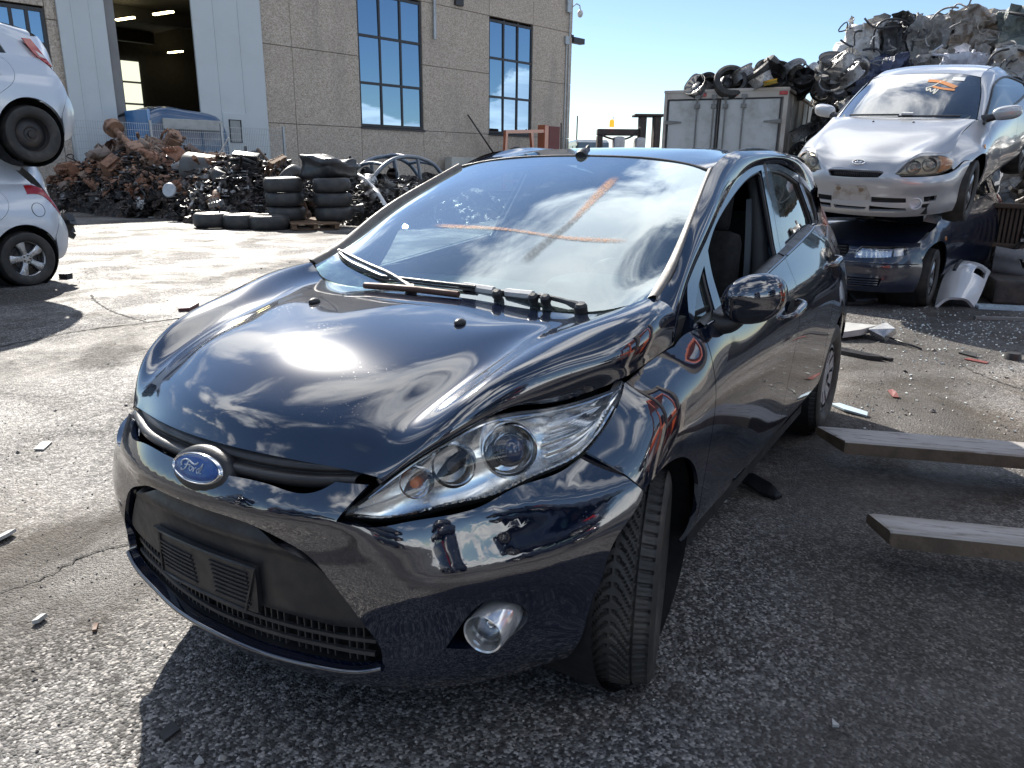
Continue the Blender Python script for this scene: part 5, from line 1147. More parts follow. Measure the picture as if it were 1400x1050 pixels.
# dark blue hatchback crushed under the coupe: low nose with a slatted grille and squarish lamps
def build_under():
    P = empty('crushed_hatchback', (-7.4817, .1671, 0), (0, 0, -.2114), label='blue black hatchback with square headlights, crushed under the silver coupe', cat='car')
    hatch_body(P, BLUEBK, 'a', 'alloy', front=False)
    def mir(e): return [(a, -b) for a, b in e[::-1]]
    sp = lambda name, o: trim(name, SIDE, o, BLUEBK, P, h=.05, mirror=True)
    wf = [(.372*math.cos(a), .31+.372*math.sin(a)) for a in np.linspace(-.05, math.pi+.05, 16)]
    sp('front_fender', loop([(.36, .68), (.082, .80), (-.205, .90), (-.3635, .9367)], [(-.3635, .9367), (-.355, .75), (-.36, .275)], [(-.36, .275), (-.372, .29)], wf[::-1], [(.372, .30), (.40, .45), (.39, .6), (.36, .68)]))
    kz = [.18, .26, .36, .48, .56, .64, .70]
    Ls = [[(.80, 0), (.78, .3), (.70, .55), (.52, .73), (.40, .80)], [(.84, 0), (.82, .3), (.74, .56), (.55, .745), (.395, .82)], [(.83, 0), (.81, .3), (.74, .56), (.56, .745), (.39, .825)], [(.83, 0), (.81, .3), (.735, .56), (.56, .74), (.38, .82)], [(.79, 0), (.775, .3), (.71, .55), (.55, .725), (.39, .80)], [(.76, 0), (.745, .3), (.68, .54), (.53, .70), (.38, .78)], [(.70, 0), (.685, .3), (.62, .52), (.47, .68), (.30, .76)]]
    S = Surf([[(x, y, z) for x, y in _kf(l)] for z, l in zip(kz, Ls)], ku=kz, kv=np.linspace(-1, 1, 21), out=(1, 0, 0))
    grille = loop([(.655, -.22), (.655, .22)], [(.655, .22), (.60, .24), (.53, .20), (.51, .12)], [(.51, .12), (.505, 0), (.51, -.12)], [(.51, -.12), (.53, -.20), (.60, -.24), (.655, -.22)])
    low = loop([(.335, -.58), (.335, .58)], [(.335, .58), (.25, .56)], [(.25, .56), (.25, -.56)], [(.25, -.56), (.335, -.58)], sm=False)
    hlp = loop([(.645, .36), (.65, .6), (.65, .80)], [(.65, .80), (.60, .83), (.565, .80)], [(.565, .80), (.54, .55), (.525, .30)], [(.525, .30), (.60, .32), (.645, .36)])
    out = loop([(.68, -1), (.69, -.5), (.69, 0), (.69, .5), (.68, 1)], [(.68, 1), (.3, 1), (.19, .98)], [(.19, .98), (.19, -.98)], [(.19, -.98), (.3, -1), (.68, -1)])
    trim('front_bumper', S, out, BLUEBK, P, [grille, low, hlp, mir(hlp)], h=.04, gap=0, flange=.03, hole_gap=0)
    trim('grille_throat', S, loop([(.67, -.7), (.67, .7)], [(.67, .7), (.22, .7)], [(.22, .7), (.22, -.7)], [(.22, -.7), (.67, -.7)], sm=False), DARK, P, h=.08, gap=0, flange=0, offset=-.06)
    for z in (.635, .605, .575, .545): tube('grille_slat', frame_pts(S, [(z, t) for t in np.linspace(-.21, .21, 14)], -.012), .007, BLACKPL, P, 5)
    for z in (.315, .29, .265): tube('intake_slat', frame_pts(S, [(z, t) for t in np.linspace(-.55, .55, 24)], -.010), .008, BLUEBK, P, 5)
    tube('bumper_crease', frame_pts(S, [(.475, t) for t in np.linspace(-.95, .95, 40)], .002), .006, BLUEBK, P, 6)
    for pg in (hlp, mir(hlp)):
        h = empty('headlight', parent_to(P)); trim('lens', S, pg, GLASS_L, h, h=.05, gap=.002, flange=0); trim('reflector', S, pg, SILVERPL, h, h=.03, gap=0, flange=.03, offset=lambda u, v: -.045+.003*np.sin(v*90)); 
        sgn = 1 if pg is hlp else -1
        trim('indicator_lens', S, loop([(.64, .70*sgn), (.645, .80*sgn)], [(.645, .80*sgn), (.57, .795*sgn)], [(.57, .795*sgn), (.555, .68*sgn)], [(.555, .68*sgn), (.64, .70*sgn)]), mat('lamp_clear', (.55, .55, .56), .15), h, h=.04, gap=0, flange=0, offset=-.02)
    H2 = Surf(symrows([[(.72, 0, .685), (.4, 0, .80), (0, 0, .87), (-.3, 0, .86)], [(.70, .3, .685), (.4, .32, .795), (0, .35, .86), (-.3, .36, .84)], [(.63, .52, .69), (.36, .55, .77), (0, .58, .84), (-.3, .6, .83)], [(.36, .745, .682), (.1, .765, .79), (-.1, .77, .85), (-.36, .77, .93)]], 8), out=(0, 0, 1)); sheet('hood', H2, BLUEBK, P, 30, 20)
    for s in (1, -1):
        for x in (0,): wheel('wheel', (x, .745*s, .302), 'alloy', side=s, parent=P, steer=.12, spin=.5, R=.305, W=.2, tyremesh='plain')
    m = mesh('torn_wing_edge', [(.05, .80, .86), (-.22, .80, .93), (-.30, .79, .98), (-.05, .70, 1.0), (.20, .70, 1.06), (.10, .69, .88), (-.30, .66, .95)], [(0, 1, 5), (1, 2, 6, 5), (5, 4, 3), (0, 5, 3)], SILVER2, P)
    lathe('side_repeater', [(.025, -.004), (.02, .006), (0, .009)], MATS['amber_lens'], P, 12, axisM(SIDEP(SIDE, -.18, .70), (0, 1, 0)))
build_under()
# two silver hatchbacks stacked at the left edge, tails towards the right
def build_left():
    P = empty('silver_hatchback', (-.0691, -8.5048, 0), (0, 0, .0259), label='silver hatchback on five spoke alloys, lower of the two stacked at left', cat='car', group='silver hatchbacks stacked at the left')
    hatch_body(P, SILVER2, 'a', 'alloy', spin=.3)
    bm = bmesh.new(); rnd = random.Random(4)
    for k in range(16): bmbox(bm, -3.08-rnd.random()*.07, .2+rnd.random()*.45, .50+rnd.random()*.25, .12, .06+.1*rnd.random(), .05+.05*rnd.random(), rot=Matrix.Rotation(rnd.random()*2, 3, 'X') @ Matrix.Rotation(rnd.random(), 3, 'Z'))
    frombm('torn_rear_wiring', bm, BLACKPL, P)['kind'] = 'stuff'
    Q = empty('silver_hatchback', (-.29, -8.42, 1.40), (0, -.02, .03), label='silver hatchback with black steel wheels, upper of the two stacked at left', cat='car', group='silver hatchbacks stacked at the left')
    hatch_body(Q, SILVER2, 'b', 'steel', spin=.1)
build_left()
# ---------------------------------------------------------------- ground
def build_ground():
    t = NT('asphalt_ground'); N, L = t.N, t.L
    big = t.noise(.22, 6, .6, .4); mid = t.noise(1.3, 7, .62, .3); fine = t.noise(26, 4, .6)
    agg = t.vor(115, rand=1); agg2 = t.vor(210, rand=1); aggc = t.vor(115, out=1)
    g = N.new('ShaderNodeSeparateColor'); L.new(aggc, g.inputs[0])
    base = t.ramp(mid, [(.25, (.068, .064, .060)), (.5, (.120, .113, .106)), (.75, (.172, .162, .151))])
    stone = t.ramp(g.outputs[0], [(0, (.018, .018, .019)), (.36, (.075, .074, .074)), (.66, (.23, .225, .22)), (1, (.56, .53, .50))])
    c = t.mix(t.mapr(agg, .30, .60, .90, .60), base, stone)
    c = t.mix(t.mapr(fine, .45, .62, .0, .5), c, (.045, .043, .042))
    oil = t.mapr(t.noise(.62, 7, .70, .9), .49, .64); c = t.mix(t.math('MULTIPLY', oil, .8), c, (.034, .028, .022))
    dust = t.mapr(big, .48, .72); c = t.mix(t.math('MULTIPLY', dust, .45), c, (.25, .22, .185))
    # swept tyre curves in the far yard
    w = N.new('ShaderNodeTexWave'); w.wave_type = 'RINGS'; w.inputs['Scale'].default_value = .16; w.inputs['Distortion'].default_value = 3.5; w.inputs['Detail'].default_value = 5; w.inputs['Detail Scale'].default_value = 1.5
    L.new(t.scl((1, .7, 1)), w.inputs['Vector']); c = t.mix(t.mapr(w.outputs[1], .50, .92, 0, .62), c, (.05, .045, .04))
    wet = t.mapr(t.noise(.8, 5, .6, 1.0), .46, .64)
    t.set(Base_Color=c, Specular_IOR_Level=t.mapr(t.noise(1.1, 6, .65, .6), .40, .66, .06, .46))
    t.set(Roughness=t.math('SUBTRACT', t.mapr(fine, .3, .7, .52, .72), t.math('MULTIPLY', wet, .16)))
    h = t.math('ADD', t.math('MULTIPLY', agg, -.9), t.math('ADD', t.math('MULTIPLY', agg2, -.5), t.math('MULTIPLY', fine, .8)))
    t.bump(h, .6, .010)
    ring = []; V = [(0, 0, 0)]; F = []
    rr = [1, 2, 3, 4.5, 6.5, 9, 13, 18, 26, 40, 70, 140, 320, 900, 2200]
    n = 64
    for r in rr: V += [(r*math.cos(2*math.pi*k/n)-1, r*math.sin(2*math.pi*k/n), 0) for k in range(n)]
    V[0] = (-1, 0, 0)
    for k in range(n): F.append((0, 1+k, 1+(k+1) % n))
    for i in range(len(rr)-1):
        for k in range(n): a, b = 1+i*n+k, 1+i*n+(k+1) % n; F.append((a, a+n, b+n, b))
    o = mesh('ground', V, F, t.m, smooth=True); o['kind'] = 'structure'
    ck = mat('crack_fill', (.022, .020, .018), .9, grime=.4)
    rnd = random.Random(3)
    def crack(pts, w):
        q = spline(pts, 60); n = len(q); T = np.gradient(q, axis=0); T /= np.linalg.norm(T, axis=1)[:, None]; B = np.stack([-T[:, 1], T[:, 0]], 1)
        j = np.array([rnd.gauss(0, .007) for _ in range(n)]); q = q+B*j[:, None]; ww = np.array([w*(.4+rnd.random()) for _ in range(n)])[:, None]
        V = [(x, y, .004) for x, y in np.vstack([q-B*ww, q+B*ww])]; m = mesh('ground_crack', V, [(i, i+1, n+i+1, n+i) for i in range(n-1)], ck); m['kind'] = 'structure'
    crack([(1.4, -1.22), (.82, -1.14), (.68, -1.13), (.52, -1.15), (.4, -1.11), (0, -1.02)], .004)
    crack([(-.5, -4.83), (-.91, -4.87), (-1.25, -4.91), (-1.62, -4.93), (-2.07, -4.80), (-2.4, -4.74), (-3.3, -4.4)], .011)
    crack([(-2.1, -4.80), (-2.23, -5.63), (-2.6, -6.6)], .009)
    crack([(-4.6, 1.4), (-4.0, 1.9), (-3.9, 2.8)], .006)
    # grit: chips of stone lying loose
    bm = bmesh.new()
    for k in range(2600):
        u = rnd.random()
        if u < .55: x, y = rnd.uniform(-.6, 1.6), rnd.uniform(-3.4, 2.6)
        elif u < .8: x, y = rnd.uniform(-7.6, -2.6), rnd.uniform(.6, 3.2)
        else: x, y = rnd.uniform(-8, -1), rnd.uniform(-10, -1.2)
        s = rnd.uniform(.002, .0055)*(1 if u < .55 else 1.8)*(2.2 if rnd.random() < .04 else 1); a = rnd.random()*6.28
        R = Matrix.Rotation(a, 3, 'Z') @ Matrix.Rotation(rnd.random()*.8, 3, 'X')
        v = [bm.verts.new(R @ Vector(p)*s+Vector((x, y, s*.35))) for p in ((1.3, 0, 0), (-.2, 1, 0), (-1, -.3, 0), (.2, -.9, .1), (.1, .1, .75))]
        for f in ((0, 1, 4), (1, 2, 4), (2, 3, 4), (3, 0, 4)): bm.faces.new([v[i] for i in f])
    gm = NT('grit'); ob = gm.vor(35, out=1); sg = gm.N.new('ShaderNodeSeparateColor'); gm.L.new(ob, sg.inputs[0]); gm.set(Base_Color=gm.ramp(sg.outputs[0], [(0, (.05, .05, .05)), (.5, (.16, .15, .14)), (.85, (.32, .30, .27)), (1, (.55, .53, .5))]), Roughness=.8)
    g_ = frombm('loose_grit', bm, gm.m); g_['kind'] = 'stuff'
build_ground()
# ---------------------------------------------------------------- industrial hall
WD = Vector((-.98529, .17088, 0)); WN = Vector((.17088, .98529, 0)); WP = Vector((-20.732, -23.350, 0))
def WQ(s, z, o=0.): return WP+WD*s+WN*o+Vector((0, 0, z))
WR = Matrix((WD, WN, Vector((0, 0, 1)))).transposed()      # local (s, out, z)
def wbox(name, s0, s1, z0, z1, o0, o1, m, parent, bevel=0.):
    bm = bmesh.new(); bmbox(bm, *WQ((s0+s1)/2, (z0+z1)/2, (o0+o1)/2), s1-s0, o1-o0, z1-z0, rot=WR, bevel=bevel); return frombm(name, bm, m, parent)
def build_hall():
    P = empty('industrial_hall', (0, 0, 0), label='tall hall of speckled concrete panels with black framed windows and open gate', cat='building')
    t = NT('washed_concrete'); a = t.vor(26, out=1); sc_ = t.N.new('ShaderNodeSeparateColor'); t.L.new(a, sc_.inputs[0]); n = t.noise(.5, 6, .6)
    c = t.ramp(sc_.outputs[0], [(0, (.32, .26, .20)), (.4, (.46, .39, .315)), (.75, (.53, .455, .375)), (1, (.64, .565, .48))]); c = t.mix(t.mapr(n, .42, .68, 0, .35), c, (.37, .315, .26))
    streak = t.mapr(t.noise(1.2, 5, .6, vec=t.scl((1, 1, .12))), .52, .7, 0, .3); c = t.mix(streak, c, (.25, .225, .20)); t.set(Base_Color=c, Roughness=.9); t.bump(t.vor(26), .5, .02); CON = t.m
    FR = mat('window_frame_dark', (.03, .03, .034), .45, grime=.3); GL = glass('hall_glass', (.05, .06, .07), 0, 1.8, dirt=.02, gain=5., rt=(.50, .74, 1.))
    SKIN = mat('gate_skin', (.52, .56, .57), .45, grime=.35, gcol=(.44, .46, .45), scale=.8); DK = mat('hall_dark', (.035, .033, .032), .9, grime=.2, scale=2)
    JN = .010
    def panel(s0, s1, z0, z1): wbox('wall_panel', s0+JN, s1-JN, z0+JN, z1-JN, -.22, 0, CON, P, bevel=.012)
    zs = [0, 2.86, 5.75, 8.42, 10.25]
    for s0, s1 in ((.3, 3.55), (7.16, 11.6), (14.93, 18.27)):
        for z0, z1 in zip(zs[:-1], zs[1:]): panel(s0, s1, z0, z1)
    for z0, z1 in ((0, 2.86), (2.86, 5.75), (5.75, 7.6)): panel(-1.0, .3, z0, z1)
    for s0, s1 in ((3.55, 7.16), (11.6, 14.93)): panel(s0, s1, 0, 2.86); panel(s0, s1, 8.42, 10.25)
    panel(-16, -9.95, 0, 4.2); panel(-16, -9.95, 4.2, 7.6); panel(-9.95, -8.5, 0, 3.3); panel(-9.95, -8.5, 5.95, 7.6); panel(-8.5, -6.75, 0, 5.6); panel(-8.5, -6.75, 5.6, 7.6)
    wbox('wall_panel', -6.75, -1.0, 7.3, 7.6, -.22, 0, CON, P); wbox('joint_backing', -16, 18.2, 0.0, .05, -.3, -.24, DK, P)
    for s0, s1, z0, z1 in ((-1.0, .3, 0, 7.5), (.3, 3.55, 0, 10.2), (7.16, 11.6, 0, 10.2), (14.93, 18.2, 0, 10.2), (3.55, 7.16, 0, 2.86), (11.6, 14.93, 0, 2.86)): wbox('joint_backing', s0, s1, z0, z1, -.30, -.225, DK, P)
    def window(s0, s1, z0, z1, ns, zr):
        f = empty('window', (0, 0, 0)); f.parent = P
        ss = np.linspace(s0, s1, ns+1)
        for i, s in enumerate(ss): wbox('frame_bar', s-.045, s+.045, z0, z1, -.16, -.05, FR, f)
        for z in zr: wbox('frame_bar', s0+.046, s1-.046, z-.055, z+.055, -.158, -.052, FR, f)
        rnd = random.Random(int(s0*10))
        for i in range(ns):
            for za, zb in zip(zr[:-1], zr[1:]):
                p = [WQ(ss[i]+.03, za, -.10), WQ(ss[i+1]-.03, za, -.10), WQ(ss[i+1]-.03, zb, -.10), WQ(ss[i]+.03, zb, -.10)]
                dx, dz = rnd.gauss(0, .006), rnd.gauss(0, .006)
                p[1] = p[1]+WN*dx; p[2] = p[2]+WN*(dx+dz); p[3] = p[3]+WN*dz
                mesh('pane', p, [(0, 1, 2, 3)], GL, f)
        wbox('sill', s0-.08, s1+.12, z0-.10, z0-.02, -.14, .06, FR, f)
    window(3.60, 7.11, 2.92, 8.36, 3, [2.98, 4.72, 6.62, 8.30]); window(11.65, 14.88, 2.92, 8.36, 3, [2.98, 4.70, 6.53, 8.25]); window(-9.9, -8.55, 3.35, 5.9, 3, [3.4, 4.85, 5.85])
    wbox('window_backing', 3.5, 7.2, 2.8, 8.5, -.5, -.44, DK, P); wbox('window_backing', 11.5, 15, 2.8, 8.5, -.5, -.44, DK, P); wbox('window_backing', -10, -8.5, 3.2, 6, -.5, -.44, DK, P)
    # gate leaves
    for s0, s1, rib, door in ((-3.79, -1.05, (-2.95, -1.98), True), (-8.20, -6.73, (-7.75, -7.2), False)):
        g = empty('gate_leaf', (0, 0, 0)); g.parent = P
        ed = [s0]+[r for r in rib]+[s1]
        for a_, b_ in zip(ed[:-1], ed[1:]): wbox('leaf_panel', a_+.012, b_-.012, .05, 7.25, .06, .14, SKIN, g, bevel=.01)
        for r in rib: wbox('leaf_rib', r-.03, r+.03, .05, 7.25, .05, .165, SKIN, g, bevel=.01)
        if door:
            wbox('wicket_door', -2.97, -2.0, .1, 3.13, .141, .19, SKIN, g, bevel=.015); wbox('wicket_window', -2.73, -2.27, 2.08, 2.88, .18, .20, mat('wicket_glass', (.20, .23, .24), .15, grime=.3), g, bevel=.006)
            tube('wicket_seal', [WQ(-2.73, 2.08, .20), WQ(-2.27, 2.08, .20), WQ(-2.27, 2.88, .20), WQ(-2.73, 2.88, .20)], .03, BLACKPL, g, 6, closed=True); wbox('wicket_handle', -2.2, -2.12, 1.75, 1.95, .19, .24, FR, g)
    wbox('gate_jamb', -6.73, -6.40, 0, 7.3, -.9, .03, mat('jamb_grey', (.23, .225, .22), .7, grime=.3, scale=1), P)
    # dark inside: floor, ceiling, walls, strip lamps, a far window
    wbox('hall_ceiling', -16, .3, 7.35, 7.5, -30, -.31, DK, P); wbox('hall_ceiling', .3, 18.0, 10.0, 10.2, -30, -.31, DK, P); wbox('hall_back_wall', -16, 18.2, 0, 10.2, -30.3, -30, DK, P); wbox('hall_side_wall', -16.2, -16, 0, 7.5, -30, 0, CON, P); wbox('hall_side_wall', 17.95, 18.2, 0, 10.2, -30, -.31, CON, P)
    wbox('hall_roof', -16.2, .3, 7.6, 7.72, -30.3, .05, mat('roof_edge', (.2, .2, .2), .7), P); wbox('hall_roof', .3, 18.27, 10.25, 10.37, -30.3, .05, MATS['roof_edge'], P); wbox('added_step_wall', .32, .5, 7.6, 10.2, -30, -.3, CON, P)  # low left roof and its step invented out of view, letting sun past
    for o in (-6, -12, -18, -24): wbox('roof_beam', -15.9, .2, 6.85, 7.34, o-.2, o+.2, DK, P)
    LP = emit('tube_light', (1.0, .86, .45), 7.0); cw = Vector((1.8075, 1.4852, 1.3967))
    for c in ((-26.0, -41.9), (-26.0, -38.4), (-35.9, -54.8), (-35.8, -51.5), (-26, -45.5)):
        q = cw+(Vector((c[0], c[1], 9.0))-cw)*.70; bm = bmesh.new(); bmbox(bm, *q, .12, 1.15, .06); frombm('strip_lamp', bm, LP, P)
    PL = emit('backlit_pane_glow', (.86, .88, .72), .55)  # daylight behind the far window put into its panes as emission
    f = empty('far_window', (0, 0, 0)); f.parent = P
    for i in range(2):
        for j in range(4): wbox('pane', -1.5+i*.88, -.70+i*.95, 2.1+j*1.05, 3.05+j*1.05, -14.05, -14, PL, f)
    wbox('inner_wall', -1.6, 4, 0, 10, -14.4, -14.1, DK, P)
    # pipe, conduits, lamp and camera at the far corner
    Z = mat('zinc', (.42, .44, .45), .4, .6, grime=.4, scale=3)
    tube('rain_pipe', [WQ(7.84, 6.9, .12), WQ(7.86, 10.2, .12)], .07, Z, P, 10); tube('conduit', [WQ(17.7, .3, .06), WQ(17.72, 8.0, .06)], .035, Z, P, 8); tube('conduit', [WQ(17.95, .3, .06), WQ(17.95, 10, .06)], .03, Z, P, 8)
    wbox('junction_box', 17.55, 17.85, 7.8, 8.2, .0, .12, Z, P); wbox('junction_box', 17.6, 17.95, 9.4, 10.2, .0, .15, Z, P)
    wbox('wall_bracket', 9.2, 9.7, 8.55, 8.9, 0, .15, FR, P)
    fl = empty('floodlight', (0, 0, 0)); fl.parent = P
    wbox('lamp_body', 18.3, 19.3, 7.95, 8.25, -.25, .12, FR, fl, bevel=.03); wbox('lamp_arm', 18.18, 18.4, 8.2, 8.35, -.1, .02, FR, fl)
    cm = empty('security_camera', (0, 0, 0)); cm.parent = P
    tube('camera_arm', [WQ(18.2, 9.75, .0), WQ(18.5, 9.95, .05), WQ(18.8, 9.9, .05), WQ(18.85, 9.7, .05)], .035, Z, cm, 6); bm = bmesh.new(); bmesh.ops.create_uvsphere(bm, u_segments=14, v_segments=10, radius=.16); bmesh.ops.scale(bm, vec=(1, 1, 1.3), verts=bm.verts); bmesh.ops.translate(bm, vec=WQ(18.86, 9.5, .05), verts=bm.verts); frombm('camera_dome', bm, mat('camera_white', (.6, .6, .6), .4), cm, smooth=True)
build_hall()
# mesh fence in front of the hall
def build_fence():
    F = empty('mesh_fence', (0, 0, 0), label='galvanised welded mesh fence between the scrap heap and the hall', cat='fence')
    Z = MATS['zinc']
    posts = [-11.6, -9.1, -6.75, -4.35, -1.95]
    for s in posts: wbox('post', s-.035, s+.035, 0, 2.62, 2.56, 2.63, Z, F)
    for a, b in zip(posts[:-1], posts[1:]):
        bm = bmesh.new()
        for s in np.arange(a+.08, b-.03, .068): bmbox(bm, *WQ(s, 1.3, 2.60), .008, .008, 2.45, rot=WR)
        for z in np.arange(.1, 2.56, .2): bmbox(bm, *WQ((a+b)/2, z, 2.61), b-a-.08, .010, .010, rot=WR)
        o = frombm('wire_mesh', bm, Z, F); o['kind'] = 'stuff'
build_fence()
def build_blue_truck():
    P = empty('blue_van', WQ(-5.15, 0, .95), (0, 0, math.atan2(WD.y, WD.x)), label='blue van parked behind the mesh fence at the open gate', cat='van')
    B = paint('van_blue', (.035, .085, .17), metal=.1, dust=.35, rough=.4, coat_rough=.12, dcol=(.10, .12, .15)); B2 = paint('van_bright_blue', (.05, .22, .50), dust=.2, rough=.4)
    S = Surf([[(x, .95, .45), (x, .98, 1.2), (x, .93, 2.2), (x, .80, zt-.08), (x, .4, zt), (x, -.4, zt), (x, -.80, zt-.08), (x, -.93, 2.2), (x, -.98, 1.2), (x, -.95, .45)] for x, zt in ((-1.25, 2.95), (-.9, 3.10), (0, 3.08), (.9, 2.98), (1.25, 2.84), (1.38, 2.5))], n=24, out=(0, 0, 1)); S.sign = 1.
    sheet('body', S, B, P, 24, 60)
    for i, (x0, x1) in enumerate(((-.95, -.05), (.05, 1.0))): bm = bmesh.new(); bmbox(bm, (x0+x1)/2, .97, 2.25, x1-x0, .03, .62, rot=Matrix.Rotation(.06, 3, 'X'), bevel=.02); frombm('side_window', bm, mat('van_glass', (.03, .04, .05), .15, grime=.4, gcol=(.10, .11, .12)), P)
    bm = bmesh.new(); bmbox(bm, -1.28, 0, 1.75, .10, 1.8, 2.5, bevel=.04); frombm('cab_side', bm, B2, P)
    bm = bmesh.new(); bmbox(bm, 1.36, 0, 1.45, .06, 1.8, 1.9, bevel=.02); frombm('rear_door', bm, B, P)
    for x in (-.8, .9):
        for s in (1, -1): wheel('wheel', (x, .82*s, .36), 'steel', side=s, parent=P, R=.36, W=.22, tyremesh='plain')
    tube('mirror_bracket', [(-1.3, .9, 2.9), (-1.75, 1.0, 2.7), (-1.78, 1.0, 2.0)], .05, BLACKPL, P, 6)
    o = box('roof_panel', tuple(WQ(-5.0, 2.88, 1.75)), (2.1, .5, .35), mat('pale_board', (.40, .40, .38), .7, grime=.5, scale=3), None, rot=WR @ Matrix.Rotation(.12, 3, 'X'), bevel=.03); tag(o, 'pale worn board lying against the blue van behind the fence', 'panel')
    o.location = Vector((0, 0, -.35))
build_blue_truck()
# ---------------------------------------------------------------- scrap prototypes
def objcol(name, stops, rough=.6, metal=.3, grime=(.02, .018, .016), gs=9., gl=.45, bump=.4):
    """colour picked per object, then rust or oil in blotches"""
    t = NT(name); oi = t.N.new('ShaderNodeObjectInfo'); c = t.ramp(oi.outputs['Random'], stops); n = t.mapr(t.noise(gs, 6, .65), gl, gl+.2)
    t.set(Base_Color=t.mix(n, c, grime), Metallic=metal, Roughness=t.mapr(t.noise(gs*2, 4), .3, .7, rough-.22, rough+.15)); t.bump(t.noise(40, 5, .7), bump, .012); MATS[name] = t.m; return t.m
RUST = objcol('rusty_iron', [(0, (.17, .085, .05)), (.25, (.27, .145, .09)), (.45, (.34, .22, .15)), (.6, (.20, .16, .135)), (.8, (.30, .13, .07)), (1, (.36, .27, .21))], .7, .15, (.10, .06, .04), 6, .47)
OILY = objcol('oily_iron', [(0, (.03, .03, .032)), (.3, (.06, .058, .056)), (.55, (.12, .115, .11)), (.8, (.07, .045, .035)), (1, (.24, .235, .23))], .45, .45, (.012, .011, .011), 7, .42)
LIGHTM = objcol('dull_aluminium', [(0, (.20, .20, .20)), (.5, (.34, .34, .335)), (1, (.50, .50, .49))], .45, .6, (.06, .05, .04), 8, .46)
WOODB = mat('pallet_wood', (.19, .115, .065), .8, grime=.6, gcol=(.09, .055, .035), scale=4, bump=.3, bscale=40)
def P_engine(bm, r):
    bmbox(bm, 0, 0, .16, .42, .28, .26, bevel=.02); bmbox(bm, 0, .02, .34, .40, .20, .12, rot=Matrix.Rotation(.2, 3, 'X'), bevel=.015); bmbox(bm, 0, -.01, .01, .36, .22, .06)
    for k in range(4): bmlathe(bm, [(.035, 0), (.035, .10), (.02, .12)], 10, axisM((-.14+.095*k, .15, .27), (0, 1, .5)))
    bmlathe(bm, [(0, 0), (.09, 0), (.09, .03), (.03, .04)], 16, axisM((.22, -.03, .12), (1, 0, 0))); bmtube(bm, [(-.2, -.16, .3), (0, -.20, .34), (.2, -.16, .28)], .028, 7)
def P_gearbox(bm, r):
    bmlathe(bm, [(.17, 0), (.18, .02), (.14, .10), (.10, .2), (.085, .36), (.05, .38), (.05, .46), (0, .46)], 16, axisM((0, 0, .17), (1, 0, .05))); bmbox(bm, .16, 0, .16, .2, .3, .09, bevel=.02)
    for k in range(6): bmbox(bm, .02+.0*k, .165*math.cos(k*1.05), .17+.165*math.sin(k*1.05), .04, .04, .04)
    bmtube(bm, [(.1, .1, .3), (.25, .16, .36), (.32, .1, .3)], .018, 6)
def P_axle(bm, r):
    bmtube(bm, [(-.8, 0, 0), (.8, 0, 0)], .065, 10); bmlathe(bm, [(0, -.12), (.19, -.12), (.20, .02), (.17, .06), (.09, .10), (.09, .2), (0, .2)], 18, axisM((-.85, 0, 0), (-1, 0, 0))); bmlathe(bm, [(0, -.1), (.17, -.1), (.18, .02), (.1, .06), (0, .06)], 18, axisM((.85, 0, 0), (1, 0, 0))); bmbox(bm, .1, 0, 0, .3, .3, .26, bevel=.06)
def P_drum(bm, r):
    bmlathe(bm, [(0, .05), (.06, .05), (.07, .10), (.09, .10), (.10, .05), (.15, .04), (.17, 0), (.175, -.10), (.155, -.10), (.15, -.02), (0, -.02)], 20)
def P_altern(bm, r):
    bmlathe(bm, [(0, -.10), (.075, -.10), (.09, -.07), (.09, .05), (.075, .08), (.03, .09), (.03, .11), (.055, .115), (.055, .15), (0, .15)], 14); bmbox(bm, .1, 0, 0, .08, .03, .05)
    for k in range(8): bmbox(bm, .092*math.cos(k*.785), .092*math.sin(k*.785), 0, .012, .02, .10, rot=Matrix.Rotation(k*.785, 3, 'Z'))
def P_pipe(bm, r):
    bmtube(bm, spline([(-.5, 0, 0), (-.2, .05, .08), (.1, -.05, .05), (.5, .1, .1)], 14), .032, 8); bmlathe(bm, [(0, -.2), (.06, -.2), (.09, -.15), (.09, .15), (.06, .2), (0, .2)], 12, axisM((.05, -.02, .06), (1, -.1, 0)))
def P_hub(bm, r):
    bmlathe(bm, [(0, .03), (.05, .03), (.05, 0), (.13, 0), (.135, -.018), (.06, -.02), (.05, -.06), (0, -.06)], 18); bmtube(bm, [(0, 0, -.05), (.1, .05, -.16), (.28, .05, -.2)], .03, 7); bmbox(bm, .1, 0, -.1, .12, .08, .14, bevel=.02)
def P_plate(bm, r):
    n = 7
    V = [[bm.verts.new(((i-3)*.09, (j-3)*.075, .05*math.sin(i*1.3)+.04*math.cos(j*1.7+i))) for j in range(n)] for i in range(n)]
    for i in range(n-1):
        for j in range(n-1): bm.faces.new((V[i][j], V[i+1][j], V[i+1][j+1], V[i][j+1]))
    bmesh.ops.solidify(bm, geom=bm.faces[:], thickness=.012)
def P_turbo(bm, r):
    bmlathe(bm, [(.05, -.04), (.10, -.04), (.12, 0), (.10, .04), (.05, .04)], 16); bmtube(bm, [(.11, 0, 0), (.11, .1, 0), (.10, .2, .02)], .035, 8); bmlathe(bm, [(.03, .04), (.03, .12), (.09, .13), (.09, .19), (.04, .20), (0, .2)], 14); bmbox(bm, -.05, .05, .1, .06, .1, .05)
def P_shaft(bm, r):
    bmtube(bm, [(-.38, 0, 0), (.38, 0, 0)], .02, 7); bmlathe(bm, [(0, -.06), (.045, -.06), (.05, .04), (.025, .12), (0, .12)], 12, axisM((-.36, 0, 0), (1, 0, 0))); bmlathe(bm, [(0, -.06), (.045, -.06), (.05, .04), (.025, .12), (0, .12)], 12, axisM((.36, 0, 0), (-1, 0, 0)))
PROTO = {}
